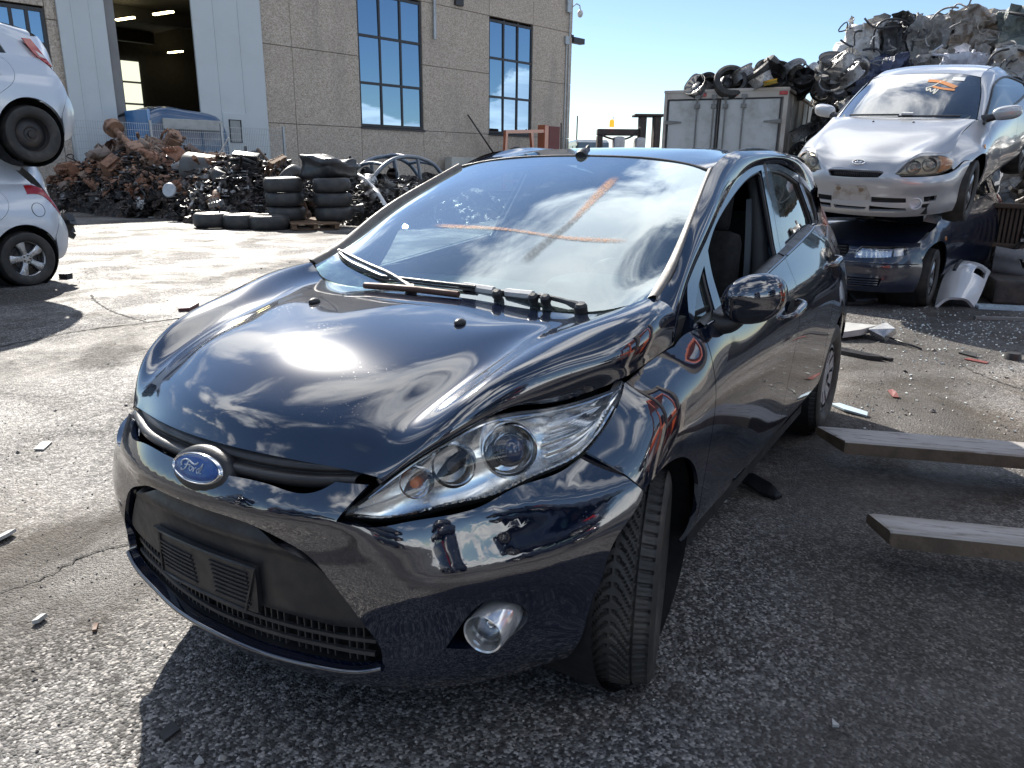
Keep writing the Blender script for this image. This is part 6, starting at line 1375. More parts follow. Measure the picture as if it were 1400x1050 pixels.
def proto(fn, m):
    if (fn, m.name) not in PROTO:
        bm = bmesh.new(); fn(bm, None); bmesh.ops.recalc_face_normals(bm, faces=bm.faces)
        me = bpy.data.meshes.new(fn.__name__[2:]);
        bm.normal_update()
        for e in bm.edges:
            if len(e.link_faces) == 2 and e.calc_face_angle(0) > .7: e.smooth = False
        bm.to_mesh(me); bm.free(); me.polygons.foreach_set('use_smooth', [True]*len(me.polygons)); me.materials.append(m); PROTO[(fn, m.name)] = me
    return PROTO[(fn, m.name)]
SCN = {P_engine: 'engine_block', P_gearbox: 'gearbox', P_axle: 'truck_axle', P_drum: 'brake_drum', P_altern: 'alternator', P_pipe: 'exhaust_pipe', P_hub: 'wheel_hub', P_plate: 'bent_plate', P_turbo: 'turbocharger', P_shaft: 'drive_shaft'}
SCW = {P_engine: 'engine block', P_gearbox: 'gearbox casing', P_axle: 'truck axle', P_drum: 'brake drum', P_altern: 'alternator', P_pipe: 'exhaust pipe', P_hub: 'wheel hub', P_plate: 'bent metal plate', P_turbo: 'turbocharger', P_shaft: 'drive shaft'}
def rot_e(r): return (r.uniform(0, 6.3), r.uniform(-.9, .9), r.uniform(0, 6.3))
def piece(fn, m, loc, rot, sc, col, where, group):
    o = link(SCN[fn], proto(fn, m)); o.location = loc; o.rotation_euler = rot; o.scale = (sc,)*3
    return tag(o, f'{col} {SCW[fn]} {where}', SCW[fn].split(' with')[0], group)
def mound(name, f, x0, x1, y0, y1, n, m, seed, amp=.16, kind='stuff'):
    r = random.Random(seed); V = []; from mathutils import noise as mn
    xs = np.linspace(x0, x1, n); ys = np.linspace(y0, y1, int(n*abs((y1-y0)/(x1-x0))))
    for x in xs:
        for y in ys:
            h = f(x, y); k = min(1, max(0, h)/.3)
            q = Vector((x, y, 0))
            V.append((x+k*.08*mn.noise(q*5), y+k*.08*mn.noise(q*5+Vector((9, 0, 0))), max(-.05, h-.12+k*(amp*mn.noise(q*3.1)+amp*.9*mn.cell(q*6.)-amp*.5+.06*mn.noise(q*13)))))
    ny = len(ys); F = [(i*ny+j, (i+1)*ny+j, (i+1)*ny+j+1, i*ny+j+1) for i in range(n-1) for j in range(ny-1)]
    o = mesh(name, V, F, m); o['kind'] = kind; return o
def H1(x, y):
    """long heap in front of the fence: front foot near x = -9.6"""
    top = .92+.80*math.exp(-((y+19.2)/1.7)**2)+.45*math.exp(-((y+15.3)/1.6)**2)
    f = min(1, max(0, (-9.45-x+.25*math.sin(y*1.7))/1.35)); b = min(1, max(0, (x+14.2)/1.5)); e = min(1, max(0, (y+22.3)/1.2))*min(1, max(0, (-12.55-y)/1.2))
    return top*f**.75*b**.7*e**.6
def H2(x, y):
    f = min(1, max(0, (-11.2-x)/1.5)); b = min(1, max(0, (x+17.5)/1.5)); e = min(1, max(0, (y+15.5)/1.))*min(1, max(0, (-9.3-y)/1.6))
    return (.85+.35*math.sin(x*1.1+y))*f**.8*b*e**.7
def zone(y): return ('left end', 'left middle', 'centre', 'right middle', 'right end')[int(min(4, max(0, (y+22.2)/1.95)))]
def build_heaps():
    r = random.Random(11); G = 'scrap parts in the heap before the fence'
    t = NT('heap_core'); MATS['heap_core'] = t.m; a = t.vor(9, out=1); s = t.N.new('ShaderNodeSeparateColor'); t.L.new(a, s.inputs[0]); t.set(Base_Color=t.ramp(s.outputs[0], [(0, (.012, .012, .012)), (.5, (.03, .027, .025)), (.8, (.07, .05, .04)), (1, (.13, .12, .115))]), Roughness=.5, Metallic=.3); t.bump(t.vor(14), 1., .05)
    mound('scrap_core', H1, -14.4, -9.2, -22.4, -12.4, 60, t.m, 1); mound('scrap_core', H2, -17.6, -11.1, -15.6, -9.2, 50, t.m, 2)
    fns = [P_engine, P_gearbox, P_drum, P_altern, P_pipe, P_hub, P_plate, P_turbo, P_shaft]
    n = 0
    while n < 280:
        x, y = r.uniform(-12.4, -9.35), r.uniform(-22.1, -12.5); h = H1(x, y)
        if h < .06: continue
        rust = (y < -15.6 and h > .75-(.1 if y < -18 else 0) and r.random() < .92) or r.random() < .06
        light = (not rust) and r.random() < .16
        fn = r.choice(fns); sc = r.uniform(.55, 1.15)*(1.2 if rust else .95)
        m, col = (RUST, 'rusty brown') if rust else ((LIGHTM, 'dull grey') if light else (OILY, 'oily black'))
        piece(fn, m, (x, y, max(.08, h-.02+r.uniform(-.08, .10))), rot_e(r), sc, col, (f'among rusty parts at the {zone(y)} of the heap' if rust else f'at the {zone(y)} {"crest" if h > .6 else "foot"} of the scrap heap'), G); n += 1
    for k in range(70):
        x, y = r.uniform(-14.5, -11.3), r.uniform(-14.8, -9.6); h = H2(x, y)
        if h < .1: continue
        fn = r.choice(fns); piece(fn, OILY if r.random() < .8 else LIGHTM, (x, y, h+r.uniform(-.08, .1)), rot_e(r), r.uniform(.7, 1.2), 'black', 'in the low scrap heap right of the tyre stacks', 'scrap parts in the heap right of the tyre stacks')
    # tangled hoses and cables
    bm = bmesh.new()
    for k in range(150):
        if k % 3: x, y = r.uniform(-11.2, -9.35), r.uniform(-22, -12.6); h = H1(x, y)
        else: x, y = r.uniform(-13, -11.2), r.uniform(-13.5, -9.6); h = H2(x, y)
        if h < .05: continue
        p = Vector((x, y, h)); pts = [p]
        for i in range(6): p = p+Vector((r.gauss(0, .11), r.gauss(0, .13), r.gauss(0, .07))); pts.append(p.copy())
        bmtube(bm, spline([tuple(q) for q in pts], 14), r.uniform(.008, .022), 5)
    o = frombm('hose_tangle', bm, objcol('hose_black', [(0, (.02, .02, .022)), (1, (.03, .03, .03))], .4, 0), smooth=True); o['kind'] = 'stuff'
    # small stuff between the parts: bolts, brackets, bits of casing and rod
    for nm, m_, n_, f_, box_, sd in (('small_scrap', OILY, 1700, H1, (-12.2, -9.35, -22.2, -12.5), 1), ('small_rusty_scrap', RUST, 900, H1, (-12.2, -9.6, -22., -15.2), 2), ('small_scrap', OILY, 700, H2, (-14., -11.2, -14.6, -9.5), 3), ('small_bright_scrap', LIGHTM, 330, H1, (-12., -9.35, -22., -12.5), 4)):
        bm = bmesh.new(); r2 = random.Random(sd)
        for k in range(n_):
            x, y = r2.uniform(*box_[:2]), r2.uniform(*box_[2:]); h = f_(x, y)
            if h < .04 or (m_ is RUST and h < .6): continue
            z = h+r2.uniform(-.06, .12); R = Matrix.Rotation(r2.random()*6, 3, 'Z') @ Matrix.Rotation(r2.uniform(-1.5, 1.5), 3, 'X')
            q = r2.random(); s = r2.uniform(.04, .12)
            if q < .45: bmbox(bm, x, y, z, s, s*r2.uniform(.4, 1), s*r2.uniform(.15, .7), rot=R, taper=r2.uniform(.6, 1))
            elif q < .75: d = R @ Vector((s*1.6, 0, 0)); c_ = Vector((x, y, z)); bmtube(bm, [c_-d, c_+d], s*.16, 5)
            else: bmlathe(bm, [(0, .2*s), (.5*s, .2*s), (.6*s, 0), (.6*s, -.3*s), (.3*s, -.3*s)], 9, Matrix.Translation((x, y, z)) @ R.to_4x4())
        frombm(nm, bm, m_, sharp=40)['kind'] = 'stuff'
    # the big standing axle with its orange drum, and other pieces one can point to
    o = piece(P_axle, RUST, (-10.85, -18.6, 1.72), (.3, .50, math.atan2(1.5, .12)), 1.28, 'long rust orange', 'slanting up out of the heap top with its drum raised', None)
    for (x, y, z, s, rr, lab) in ((-10.3, -19.0, 1.30, 1.35, (.2, .1, .4), 'largest rust brown gearbox casing below the slanting axle'),):
        o = link('gearbox', proto(P_gearbox, RUST)); o.location = (x, y, z); o.rotation_euler = rr; o.scale = (s,)*3; tag(o, lab, 'gearbox')
    o = link('engine_block', proto(P_engine, OILY)); o.location = (-11.0, -14.3, .98); o.rotation_euler = (.1, .1, 2.2); o.scale = (1.5, 1.5, 1.5); tag(o, 'large dark engine with chrome pipes, next to the leaning pallet', 'engine')
    bm = bmesh.new(); bmlathe(bm, [(0, -.55), (.40, -.55), (.43, -.5), (.43, .5), (.40, .55), (0, .55)], 28, axisM((-11.1, -15.9, 1.12), (-.5, 1, -.12))); tag(frombm('steel_tank', bm, mat('tank_grey', (.10, .10, .097), .5, .3, grime=.6, gcol=(.07, .06, .05), scale=3), sharp=40), 'rounded dull grey steel tank lying on the scrap heap', 'tank')
    for z in (-.2, .2): pass
    o = box('battery_case', (-10.85, -16.6, 1.30), (.3, .4, .16), mat('white_plate', (.40, .40, .40), .3, grime=.3), rot=Matrix.Rotation(.5, 3, 'Y') @ Matrix.Rotation(.4, 3, 'Z'), bevel=.02); tag(o, 'white shiny case by the grey tank on the heap', 'case')
    o = lathe('white_disc', [(0, .01), (.05, .02), (.16, .01), (.18, -.02), (0, -.03)], mat('disc_grey', (.45, .47, .48), .4, .3, grime=.4, scale=9), None, 20, axisM((-9.75, -15.6, .70), (1, .5, .25))); tag(o, 'pale grey round disc facing out of the dark heap', 'disc')
    tag(tube('thin_rod', [(-11.2, -15.9, 1.2), (-11.25, -15.4, 1.7), (-11.3, -15.2, 1.95)], .018, mat('pale_rod', (.5, .5, .48), .5), None, 6), 'thin pale bent rod sticking up behind the grey tank', 'rod')
build_heaps()
# ---------------------------------------------------------------- tyres, pallets and other things before the hall
def build_tyres():
    bm = bmesh.new(); bmlathe(bm, [(.22, -.09), (.235, -.125), (.30, -.155), (.36, -.150), (.395, -.125), (.412, -.09), (.42, -.04), (.42, .04), (.412, .09), (.395, .125), (.36, .150), (.30, .155), (.235, .125), (.22, .09)], 48, YM); me = bpy.data.meshes.new('tyre_body'); bm.to_mesh(me); bm.free(); me.polygons.foreach_set('use_smooth', [True]*len(me.polygons)); me.materials.append(mat('yard_tyre', (.03, .03, .031), .42, grime=.6, gcol=(.075, .07, .062), scale=5, bump=.15, bscale=60))
    def ty(loc, rot, label, group=None, sc=1.):
        o = link('tyre', me); o.location = loc; o.rotation_euler = rot; o.scale = (sc,)*3; return tag(o, label, 'tyre', group)
    F = math.pi/2; gl, gr = 'tyres in the left stack on the pallet', 'tyres in the right stack on the pallet'
    names = ['bottom', 'middle', 'top']
    for i in range(3): ty((-10.15+.03*i, -11.98, .17+.31*i+.12), (F+.03*(i-1), 0, i), f'{names[i]} black tyre of the left three tyre stack on the pallet', gl)
    for i in range(3): ty((-10.75+.02*i, -11.13, .17+.31*i+.12), (F-.03*(i-1), 0, i*2), f'{names[i]} black tyre of the right three tyre stack, beside the scrap', gr)
    ty((-10.75, -12.5, .95), (F+.9, 0, .4), 'black tyre tilted behind the top of the left tyre stack')
    ty((-8.95, -12.95, .16), (F, 0, 0), 'single bare black tyre lying flat before the scrap heap, leftmost of three'); ty((-9.22, -12.32, .15), (F, 0, 1), 'flat black tyre in the middle of the three lying before the heap'); ty((-9.42, -11.72, .15), (F+.03, 0, 2), 'flat black tyre nearest the pallet, rightmost of the three lying')
    ty((-10.55, -14.35, .98), (F-.35, .2, 1), 'black tyre lying on the dark scrap heap below the big engine')
    ty((-10.9, -21.3, .75), (F+.2, 0, 0), 'worn black tyre lying at the left end of the heap'); ty((-11.0, -21.4, 1.05), (F-.1, 0, 0), 'worn black tyre on top of another at the heap left end'); ty((-10.85, -21.3, .42), (F, 0, 0), 'lowest worn black tyre of the pile at the heap left end')
    def pallet(loc, rot, label, m=WOODB):
        P = empty('wooden_pallet', loc, rot, label, 'pallet')
        for k in range(6): bm = bmesh.new(); bmbox(bm, -.55+.22*k, 0, .13, .13, .95, .025); frombm('board', bm, m, P)
        for y in (-.42, 0, .42): bm = bmesh.new(); bmbox(bm, 0, y, .07, 1.2, .09, .09); frombm('runner', bm, m, P)
        for x in (-.5, 0, .5): bm = bmesh.new(); bmbox(bm, x, 0, .012, .11, .95, .022); frombm('bottom_board', bm, m, P)
        return P
    a = pallet((-10.4, -11.55, .0), (0, 0, .95), 'flat wooden pallet under the two tyre stacks'); a.scale = (1.65, 1.05, 1)
    pallet((-11.6, -13.95, 1.0), (1.15, .15, .55), 'brown wooden pallet leaning on the heap by the big engine'); b = pallet((-13.1, -13.2, 1.1), (1.2, 0, .4), 'small brown pallet standing behind the right tyre stack'); b.scale = (.7, .7, .7)
    # black crumpled bumper on the right stack
    bm = bmesh.new(); bmesh.ops.create_cube(bm, size=1); bmesh.ops.subdivide_edges(bm, edges=bm.edges[:], cuts=6, use_grid_fill=True); rnd = random.Random(5)
    from mathutils import noise as mn
    for v in bm.verts: v.co = Vector((v.co.x*.75, v.co.y*1.0, v.co.z*(.42-.25*v.co.y)))+mn.noise_vector(v.co*2.2)*.10
    bmesh.ops.translate(bm, vec=(-11.0, -11.45, 1.28), verts=bm.verts); tag(frombm('plastic_bin', bm, mat('black_sheet', (.03, .03, .032), .35, grime=.5, gcol=(.09, .09, .09)), smooth=True), 'black crumpled plastic part lying over the right tyre stack', 'plastic part')
    # white curved bumper strip
    V = []; n = 18
    for i in range(n):
        a = i/(n-1); c = Vector((-11.55+.25*a, -11.25+1.15*a, 1.12-.75*a+.25*math.sin(a*2.6))); w = .17
        V += [c+Vector((0, -w*.5, w*.5)), c+Vector((.08, 0, 0)), c+Vector((0, w*.6, -w*.3)), c+Vector((-.06, .0, -.05))]
    F = [(i*4+j, i*4+(j+1) % 4, (i+1)*4+(j+1) % 4, (i+1)*4+j) for i in range(n-1) for j in range(4)]; tag(mesh('bumper_strip', V, F, mat('white_strip', (.72, .72, .70), .3, grime=.3, gcol=(.3, .28, .25), scale=8), smooth=True), 'white curved bumper strip hanging off the low heap by the windscreen pillar', 'bumper')
    # cut roof frame of a car: hoops
    P = empty('cut_car_frame', (-15.2, -13.0, .75), (0, 0, -.2), 'cut off blue grey car body frame lying on the low scrap heap', 'car body'); m = paint('frame_blue', (.10, .14, .19), dust=.3, rough=.4)
    for y in (-.55, .55): tube('roof_rail', spline([(-1.3, y, 0), (-.9, y, .55), (-.2, y*.9, .80), (.6, y*.9, .72), (1.3, y, .25), (1.5, y, 0)], 24), .055, m, P, 8)
    for x, z in ((-.75, .62), (.1, .80), (.9, .58)): tube('roof_bow', spline([(x, -.52, z), (x, 0, z+.06), (x, .52, z)], 10), .045, m, P, 8)
    for x in (-.25, .55):
        for y in (-.53, .53): tube('pillar', [(x, y, .75), (x-.1, y*1.1, -.1)], .05, m, P, 8)
    # leaning rod, air unit, orange frame
    tag(tube('steel_bar', [WQ(9.93, 3.72, .15), WQ(11.4, 1.75, .7)], .045, STEELW, None, 6), 'dark steel bar leaning on the hall wall beside the right window', 'bar')
    A = empty('air_unit', tuple(WQ(9.3, 0, .55)), (0, 0, math.atan2(WD.y, WD.x)), 'cream air conditioning unit at the foot of the hall wall', 'air unit'); CR = mat('cream_metal', (.50, .49, .44), .5, grime=.4, scale=3)
    bm = bmesh.new(); bmbox(bm, 0, 0, 1.15, 2.2, .5, 1.1, bevel=.03); frombm('case', bm, CR, A); bm = bmesh.new(); bmbox(bm, 0, 0, .30, 2.0, .4, .58); frombm('stand', bm, STEELW, A)
    lathe('fan_grille', [(0, .02), (.3, .03), (.34, .01), (.36, .03), (.40, 0)], STEELW, A, 24, axisM((-.55, .255, 1.2), (0, 1, 0)))
    O = empty('orange_frame', tuple(WQ(12.3, 0, 2.2)), (0, 0, math.atan2(WD.y, WD.x)), 'orange machine frame with a black mudguard before the right window', 'machine'); OM = paint('machine_orange', (.42, .10, .035), dust=.3, rough=.45, dcol=(.25, .14, .09))
    def bar(*p): bm = bmesh.new(); bmtube(bm, p, .11, 4); frombm('frame_bar', bm, OM, O)
    bar((-2.0, 0, .2), (-1.8, 0, 2.95)); bar((-1.9, 0, 2.9), (1.3, 0, 3.05)); bar((.05, 0, 3.0), (.45, 0, .3)); bar((1.3, 0, .3), (1.2, 0, 3.2)); bar((-2, 0, .6), (1.8, 0, .6)); bm = bmesh.new(); bmbox(bm, 1.75, .1, 2.6, .9, .5, 1.4, bevel=.05); frombm('housing', bm, mat('deep_red', (.16, .035, .03), .5, grime=.5), O); bm = bmesh.new(); bmbox(bm, 1.15, .12, 2.6, .32, .5, 1.5, bevel=.04); frombm('housing_edge', bm, OM, O)
    gq = [(-1.3+1.6*t, .2, 2.0-.9*t*t+.15*math.sin(t*3)) for t in np.linspace(0, 1, 14)]; bm = bmesh.new(); bmtube(bm, gq, [.08+.16*math.sin(math.pi*i/13) for i in range(14)], 8); frombm('mudguard', bm, BLACKPL, O, smooth=True)
    lathe('machine_wheel', [(.20, -.2), (.62, -.2), (.70, -.1), (.70, .1), (.62, .2), (.2, .2), (.2, -.2)], RUBBER, O, 28, axisM((-.2, .2, .7), (0, 1, 0))); lathe('machine_wheel', [(.20, -.2), (.62, -.2), (.70, -.1), (.70, .1), (.62, .2), (.2, .2), (.2, -.2)], RUBBER, O, 28, axisM((1.4, .2, .7), (0, 1, 0)))
    for k in range(3): tag(tube('stray_rod', [WQ(15.1+.5*k, .3, 1.2), WQ(14.9+.8*k, 3.0+.3*k, .8)], .04, STEELW, None, 5), ['leftmost thin rod standing by the hall corner', 'middle thin rod standing by the hall corner', 'rightmost thin rod standing by the hall corner'][k], 'rod')
build_tyres()
# ---------------------------------------------------------------- box truck with a load of rims
def build_truck():
    P = empty('box_truck', (-15.12, -5.22, 0), (0, 0, math.atan2(-.26, 2.6)+math.pi/2+.2), label='white box truck with double rear doors, rims heaped on its roof', cat='truck')
    # local: x to the truck's right end of the rear face, y into the truck
    P.rotation_euler = (0, 0, math.atan2(2.6, -.26)); W_ = 2.62; L_ = 5.2; z0, z1 = .95, 2.95
    def lb(name, x0, x1, y0, y1, za, zb, m, par=None, bevel=0.): return box(name, ((x0+x1)/2, (y0+y1)/2, (za+zb)/2), (x1-x0, y1-y0, zb-za), m, par or P, bevel=bevel)
    WH = mat('truck_white', (.47, .48, .47), .5, grime=.75, gcol=(.27, .25, .22), scale=2.2); SD = mat('truck_side', (.46, .42, .37), .6, grime=.8, gcol=(.26, .21, .165), scale=1.6); BK = mat('truck_rubber', (.03, .032, .034), .6, grime=.4); GS = mat('lock_steel', (.20, .195, .185), .5, .5, grime=.6)
    lb('box_body', .04, W_-.04, .06, L_, z0, z1-.03, SD)
    lb('rear_frame', 0, .07, 0, .08, z0, z1, SD, bevel=.008); lb('rear_frame', W_-.09, W_, 0, .08, z0, z1, SD, bevel=.008); lb('rear_frame', .07, W_-.09, 0, .08, z1-.14, z1, SD, bevel=.008); lb('rear_frame', .07, W_-.09, 0, .08, z0, z0+.12, SD, bevel=.008)
    mid = 1.20
    for a, b in ((.10, mid-.02), (mid+.03, W_-.13)):
        d = empty('rear_door', parent_to(P)); dd = lb('door_skin', a+.02, b-.02, -.004, .05, z0+.15, z1-.17, WH, d, .01)
        for q in ([(a, -.006, z0+.13), (b, -.006, z0+.13), (b, -.006, z1-.155), (a, -.006, z1-.155)],): tube('door_seal', q, .018, BK, d, 6, closed=True)
        for x in (a+(b-a)*(.60 if a < .5 else .10), a+(b-a)*(.93 if a < .5 else .40)):
            tube('lock_rod', [(x, -.04, z0+.12), (x, -.04, z1-.08)], .017, GS, d, 8)
            for z in (z1-.11, z1-.30, z0+.3): bm = bmesh.new(); bmbox(bm, x, -.035, z, .11, .05, .09, bevel=.012); frombm('rod_keeper', bm, GS, d)
        hx = a if a < .5 else b
        for z in (z1-.62, z0+.5):
            bm = bmesh.new(); s = 1 if a < .5 else -1; vs = bmbox(bm, hx+s*.14, -.022, z, .36, .02, .09)
            for v in vs:
                if (v.co.x-hx)*s > .2: v.co.z = z+(v.co.z-z)*.3
            frombm('strap_hinge', bm, GS, d)
    for x in (.84, 1.50, W_-.10): bm = bmesh.new(); bmbox(bm, x, -.012, z1-.065, .17, .03, .07, bevel=.012); frombm('marker_lamp', bm, mat('lamp_red', (.40, .02, .02), .2, grime=.3), P)
    for y in (1.0, 2.0, 3.0, 4.0): lb('side_rib', W_-.042, W_-.015, y-.03, y+.03, z0, z1-.05, SD)
    lb('roof_edge', -.01, W_+.01, -.015, L_, z1-.01, z1+.05, SD, bevel=.012)
    lb('chassis', .5, W_-.5, .1, L_+1.6, .55, .93, STEELW); lb('cab', .15, W_-.15, L_+.2, L_+2.0, .7, 2.7, WH, bevel=.1)
    for y in (1.1, L_+1.2):
        for x in (.25, W_-.25): lathe('wheel', [(0, -.13), (.25, -.13), (.44, -.12), (.47, -.06), (.47, .06), (.44, .12), (.25, .13), (.24, .05), (0, .04)], RUBBER, P, 28, axisM((x, y, .47), (1, 0, 0)))
    # written mark low on the right door
    return P
TRUCK = build_truck()
def rim_mesh(name, kind):
    bm = bmesh.new()
    if kind == 0: bmlathe(bm, [(.20, .08), (.215, .09), (.215, .075), (.19, .05), (.185, -.05), (.20, -.08), (.22, -.09)], 30); bmlathe(bm, [(.19, .03), (.15, .055), (.10, .04), (.06, .05), (.0, .05)], 30)
    elif kind == 1: 
        bmlathe(bm, [(.205, .08), (.22, .085), (.21, .05), (.195, .0), (.20, -.09), (.22, -.10)], 30); bmlathe(bm, [(.0, .06), (.05, .06), (.06, .02)], 20)
        for k in range(5):
            R = Matrix.Rotation(k*1.2566, 3, 'Z')
            v = [bm.verts.new(R @ Vector(p)) for p in ((.04, -.03, .05), (.04, .03, .05), (.205, .05, .07), (.205, -.05, .07))]; bm.faces.new(v)
    else:
        bmlathe(bm, [(.20, .08), (.215, .085), (.195, .04), (.19, -.06), (.215, -.09)], 32); bmlathe(bm, [(0, .05), (.07, .05), (.10, .03)], 24)
        for k in range(12):
            R = Matrix.Rotation(k*.5236, 3, 'Z'); v = [bm.verts.new(R @ Vector(p)) for p in ((.09, -.014, .035), (.09, .014, .035), (.20, .028, .06), (.20, -.028, .06))]; bm.faces.new(v)
    bmesh.ops.solidify(bm, geom=bm.faces[:], thickness=.006)
    me = bpy.data.meshes.new(name); bm.normal_update()
    for e in bm.edges:
        if len(e.link_faces) == 2 and e.calc_face_angle(0) > .6: e.smooth = False
    bm.to_mesh(me); bm.free(); me.polygons.foreach_set('use_smooth', [True]*len(me.polygons)); return me
def build_rims():
    RM = objcol('rim_metal', [(0, (.24, .24, .245)), (.5, (.38, .38, .385)), (1, (.54, .54, .54))], .42, .45, (.07, .06, .05), 7, .52)
    YE = mat('yellow_rim', (.50, .36, .05), .5, grime=.5)
    RD = objcol('rim_dark', [(0, (.04, .04, .042)), (1, (.10, .10, .10))], .45, .4, (.06, .05, .04), 7, .52)
    ms = [rim_mesh('rim_body', k) for k in range(3)]; md = [rim_mesh('rim_body', k) for k in range(3)]
    for m in ms: m.materials.append(RM)
    for m in md: m.materials.append(RD)
    KN = ('steel', 'five spoke', 'many spoked')
    def pick(): k = r.randrange(3); d = r.random() < .5; return (md if d else ms)[k], f'{"dark" if d else "silver grey"} {KN[k]} rim'
    r = random.Random(21); gx = 'rims heaped on the truck roof'
    n = 0
    for k in range(64):
        t = r.random(); y = -4.75+3.2*t**.8; x = -15.35-r.random()*2.2
        top = 3.02+.52*max(0, min(1, (y+4.6)/1.6))*min(1, (abs(x+15.2))/.8+.25)
        z = 3.06+.05+r.random()*max(0, top-3.06)
        if y < -4.3: z = 3.12
        q_, w_ = pick(); o = link('alloy_wheel', q_); o.location = (x, y, z); o.rotation_euler = (r.uniform(-1.2, 1.2), r.uniform(-1.2, 1.2), r.random()*6.28); o.scale = (r.uniform(.95, 1.3),)*3
        tag(o, f'{w_} {"high" if z > 3.25 else "low"} in the {("left", "middle left", "middle right", "right")[int(min(3, max(0, (y+4.75)/.8)))]} part of the truck roof heap', 'rim', gx); n += 1
    for (x, y, z, ry, lab) in ((-15.25, -4.55, 3.06, .95, 'lone dark slotted rim leaning at the left end of the truck roof'),):
        o = link('alloy_wheel', ms[2]); o.location = (x, y, z); o.rotation_euler = (.3, ry, 0); o.scale = (1.2, 1.2, 1.2); tag(o, lab, 'rim')
    # dark tyre halves and a hood of sheet on the heap
    for k, (x, y, z) in enumerate(((-15.4, -3.85, 3.14), (-15.7, -3.3, 3.38))):
        o = lathe('tyre', [(.24, -.09), (.30, -.12), (.36, -.09), (.38, 0), (.36, .09), (.30, .12), (.24, .09)], RUBBER, None, 32, axisM((x, y, z), ((.9, .5, .55), (.4, -.6, .8))[k])); tag(o, ('black tyre leaning at the front of the rims on the truck roof', 'black tyre lying higher among the rims on the truck roof')[k], 'tyre')
    # yellow wheel weights / caps
    for k, (x, y, z) in enumerate(((-15.15, -2.95, 3.08), (-16.0, -2.75, 3.42))):
        o = link('yellow_wheel', rim_mesh('yellow_rim_body', 0)); o.data.materials.append(YE); o.location = (x, y, z-.06*k); o.rotation_euler = (.2, .1, 0); o.scale = (.7, .7, .5); tag(o, ('yellow rim half hidden at the right edge of the truck roof', 'yellow rim near the top of the rim heap')[k], 'rim')
    r = random.Random(5)
    for k in range(26):   # rims spilling down right of the truck
        y = r.uniform(-2.35, -1.2); z = r.uniform(1.2, 3.1)-(y+2.35)*.5; x = -16.3+r.uniform(-.3, .5)+(3.1-z)*.35
        q_, w_ = pick(); o = link('alloy_wheel', q_); o.location = (x, y, z); o.rotation_euler = (r.uniform(-1.4, 1.4), r.uniform(.3, 1.4), r.random()*6.28); o.scale = (1.15,)*3; tag(o, f'{w_} {"high" if z > 2.2 else "low"} on the slope between truck and silver coupe', 'rim', 'rims spilling down beside the truck')
    def hs(x, y): return max(0, 3.0-max(0, (x+16.9))*1.4)*min(1, max(0, (y+2.5)/.2))*min(1, max(0, (-y+.8)/.8))
    o = mound('rim_slope_core', hs, -19.5, -14.8, -2.6, .9, 26, MATS['heap_core'], 9, amp=.2)
build_rims()
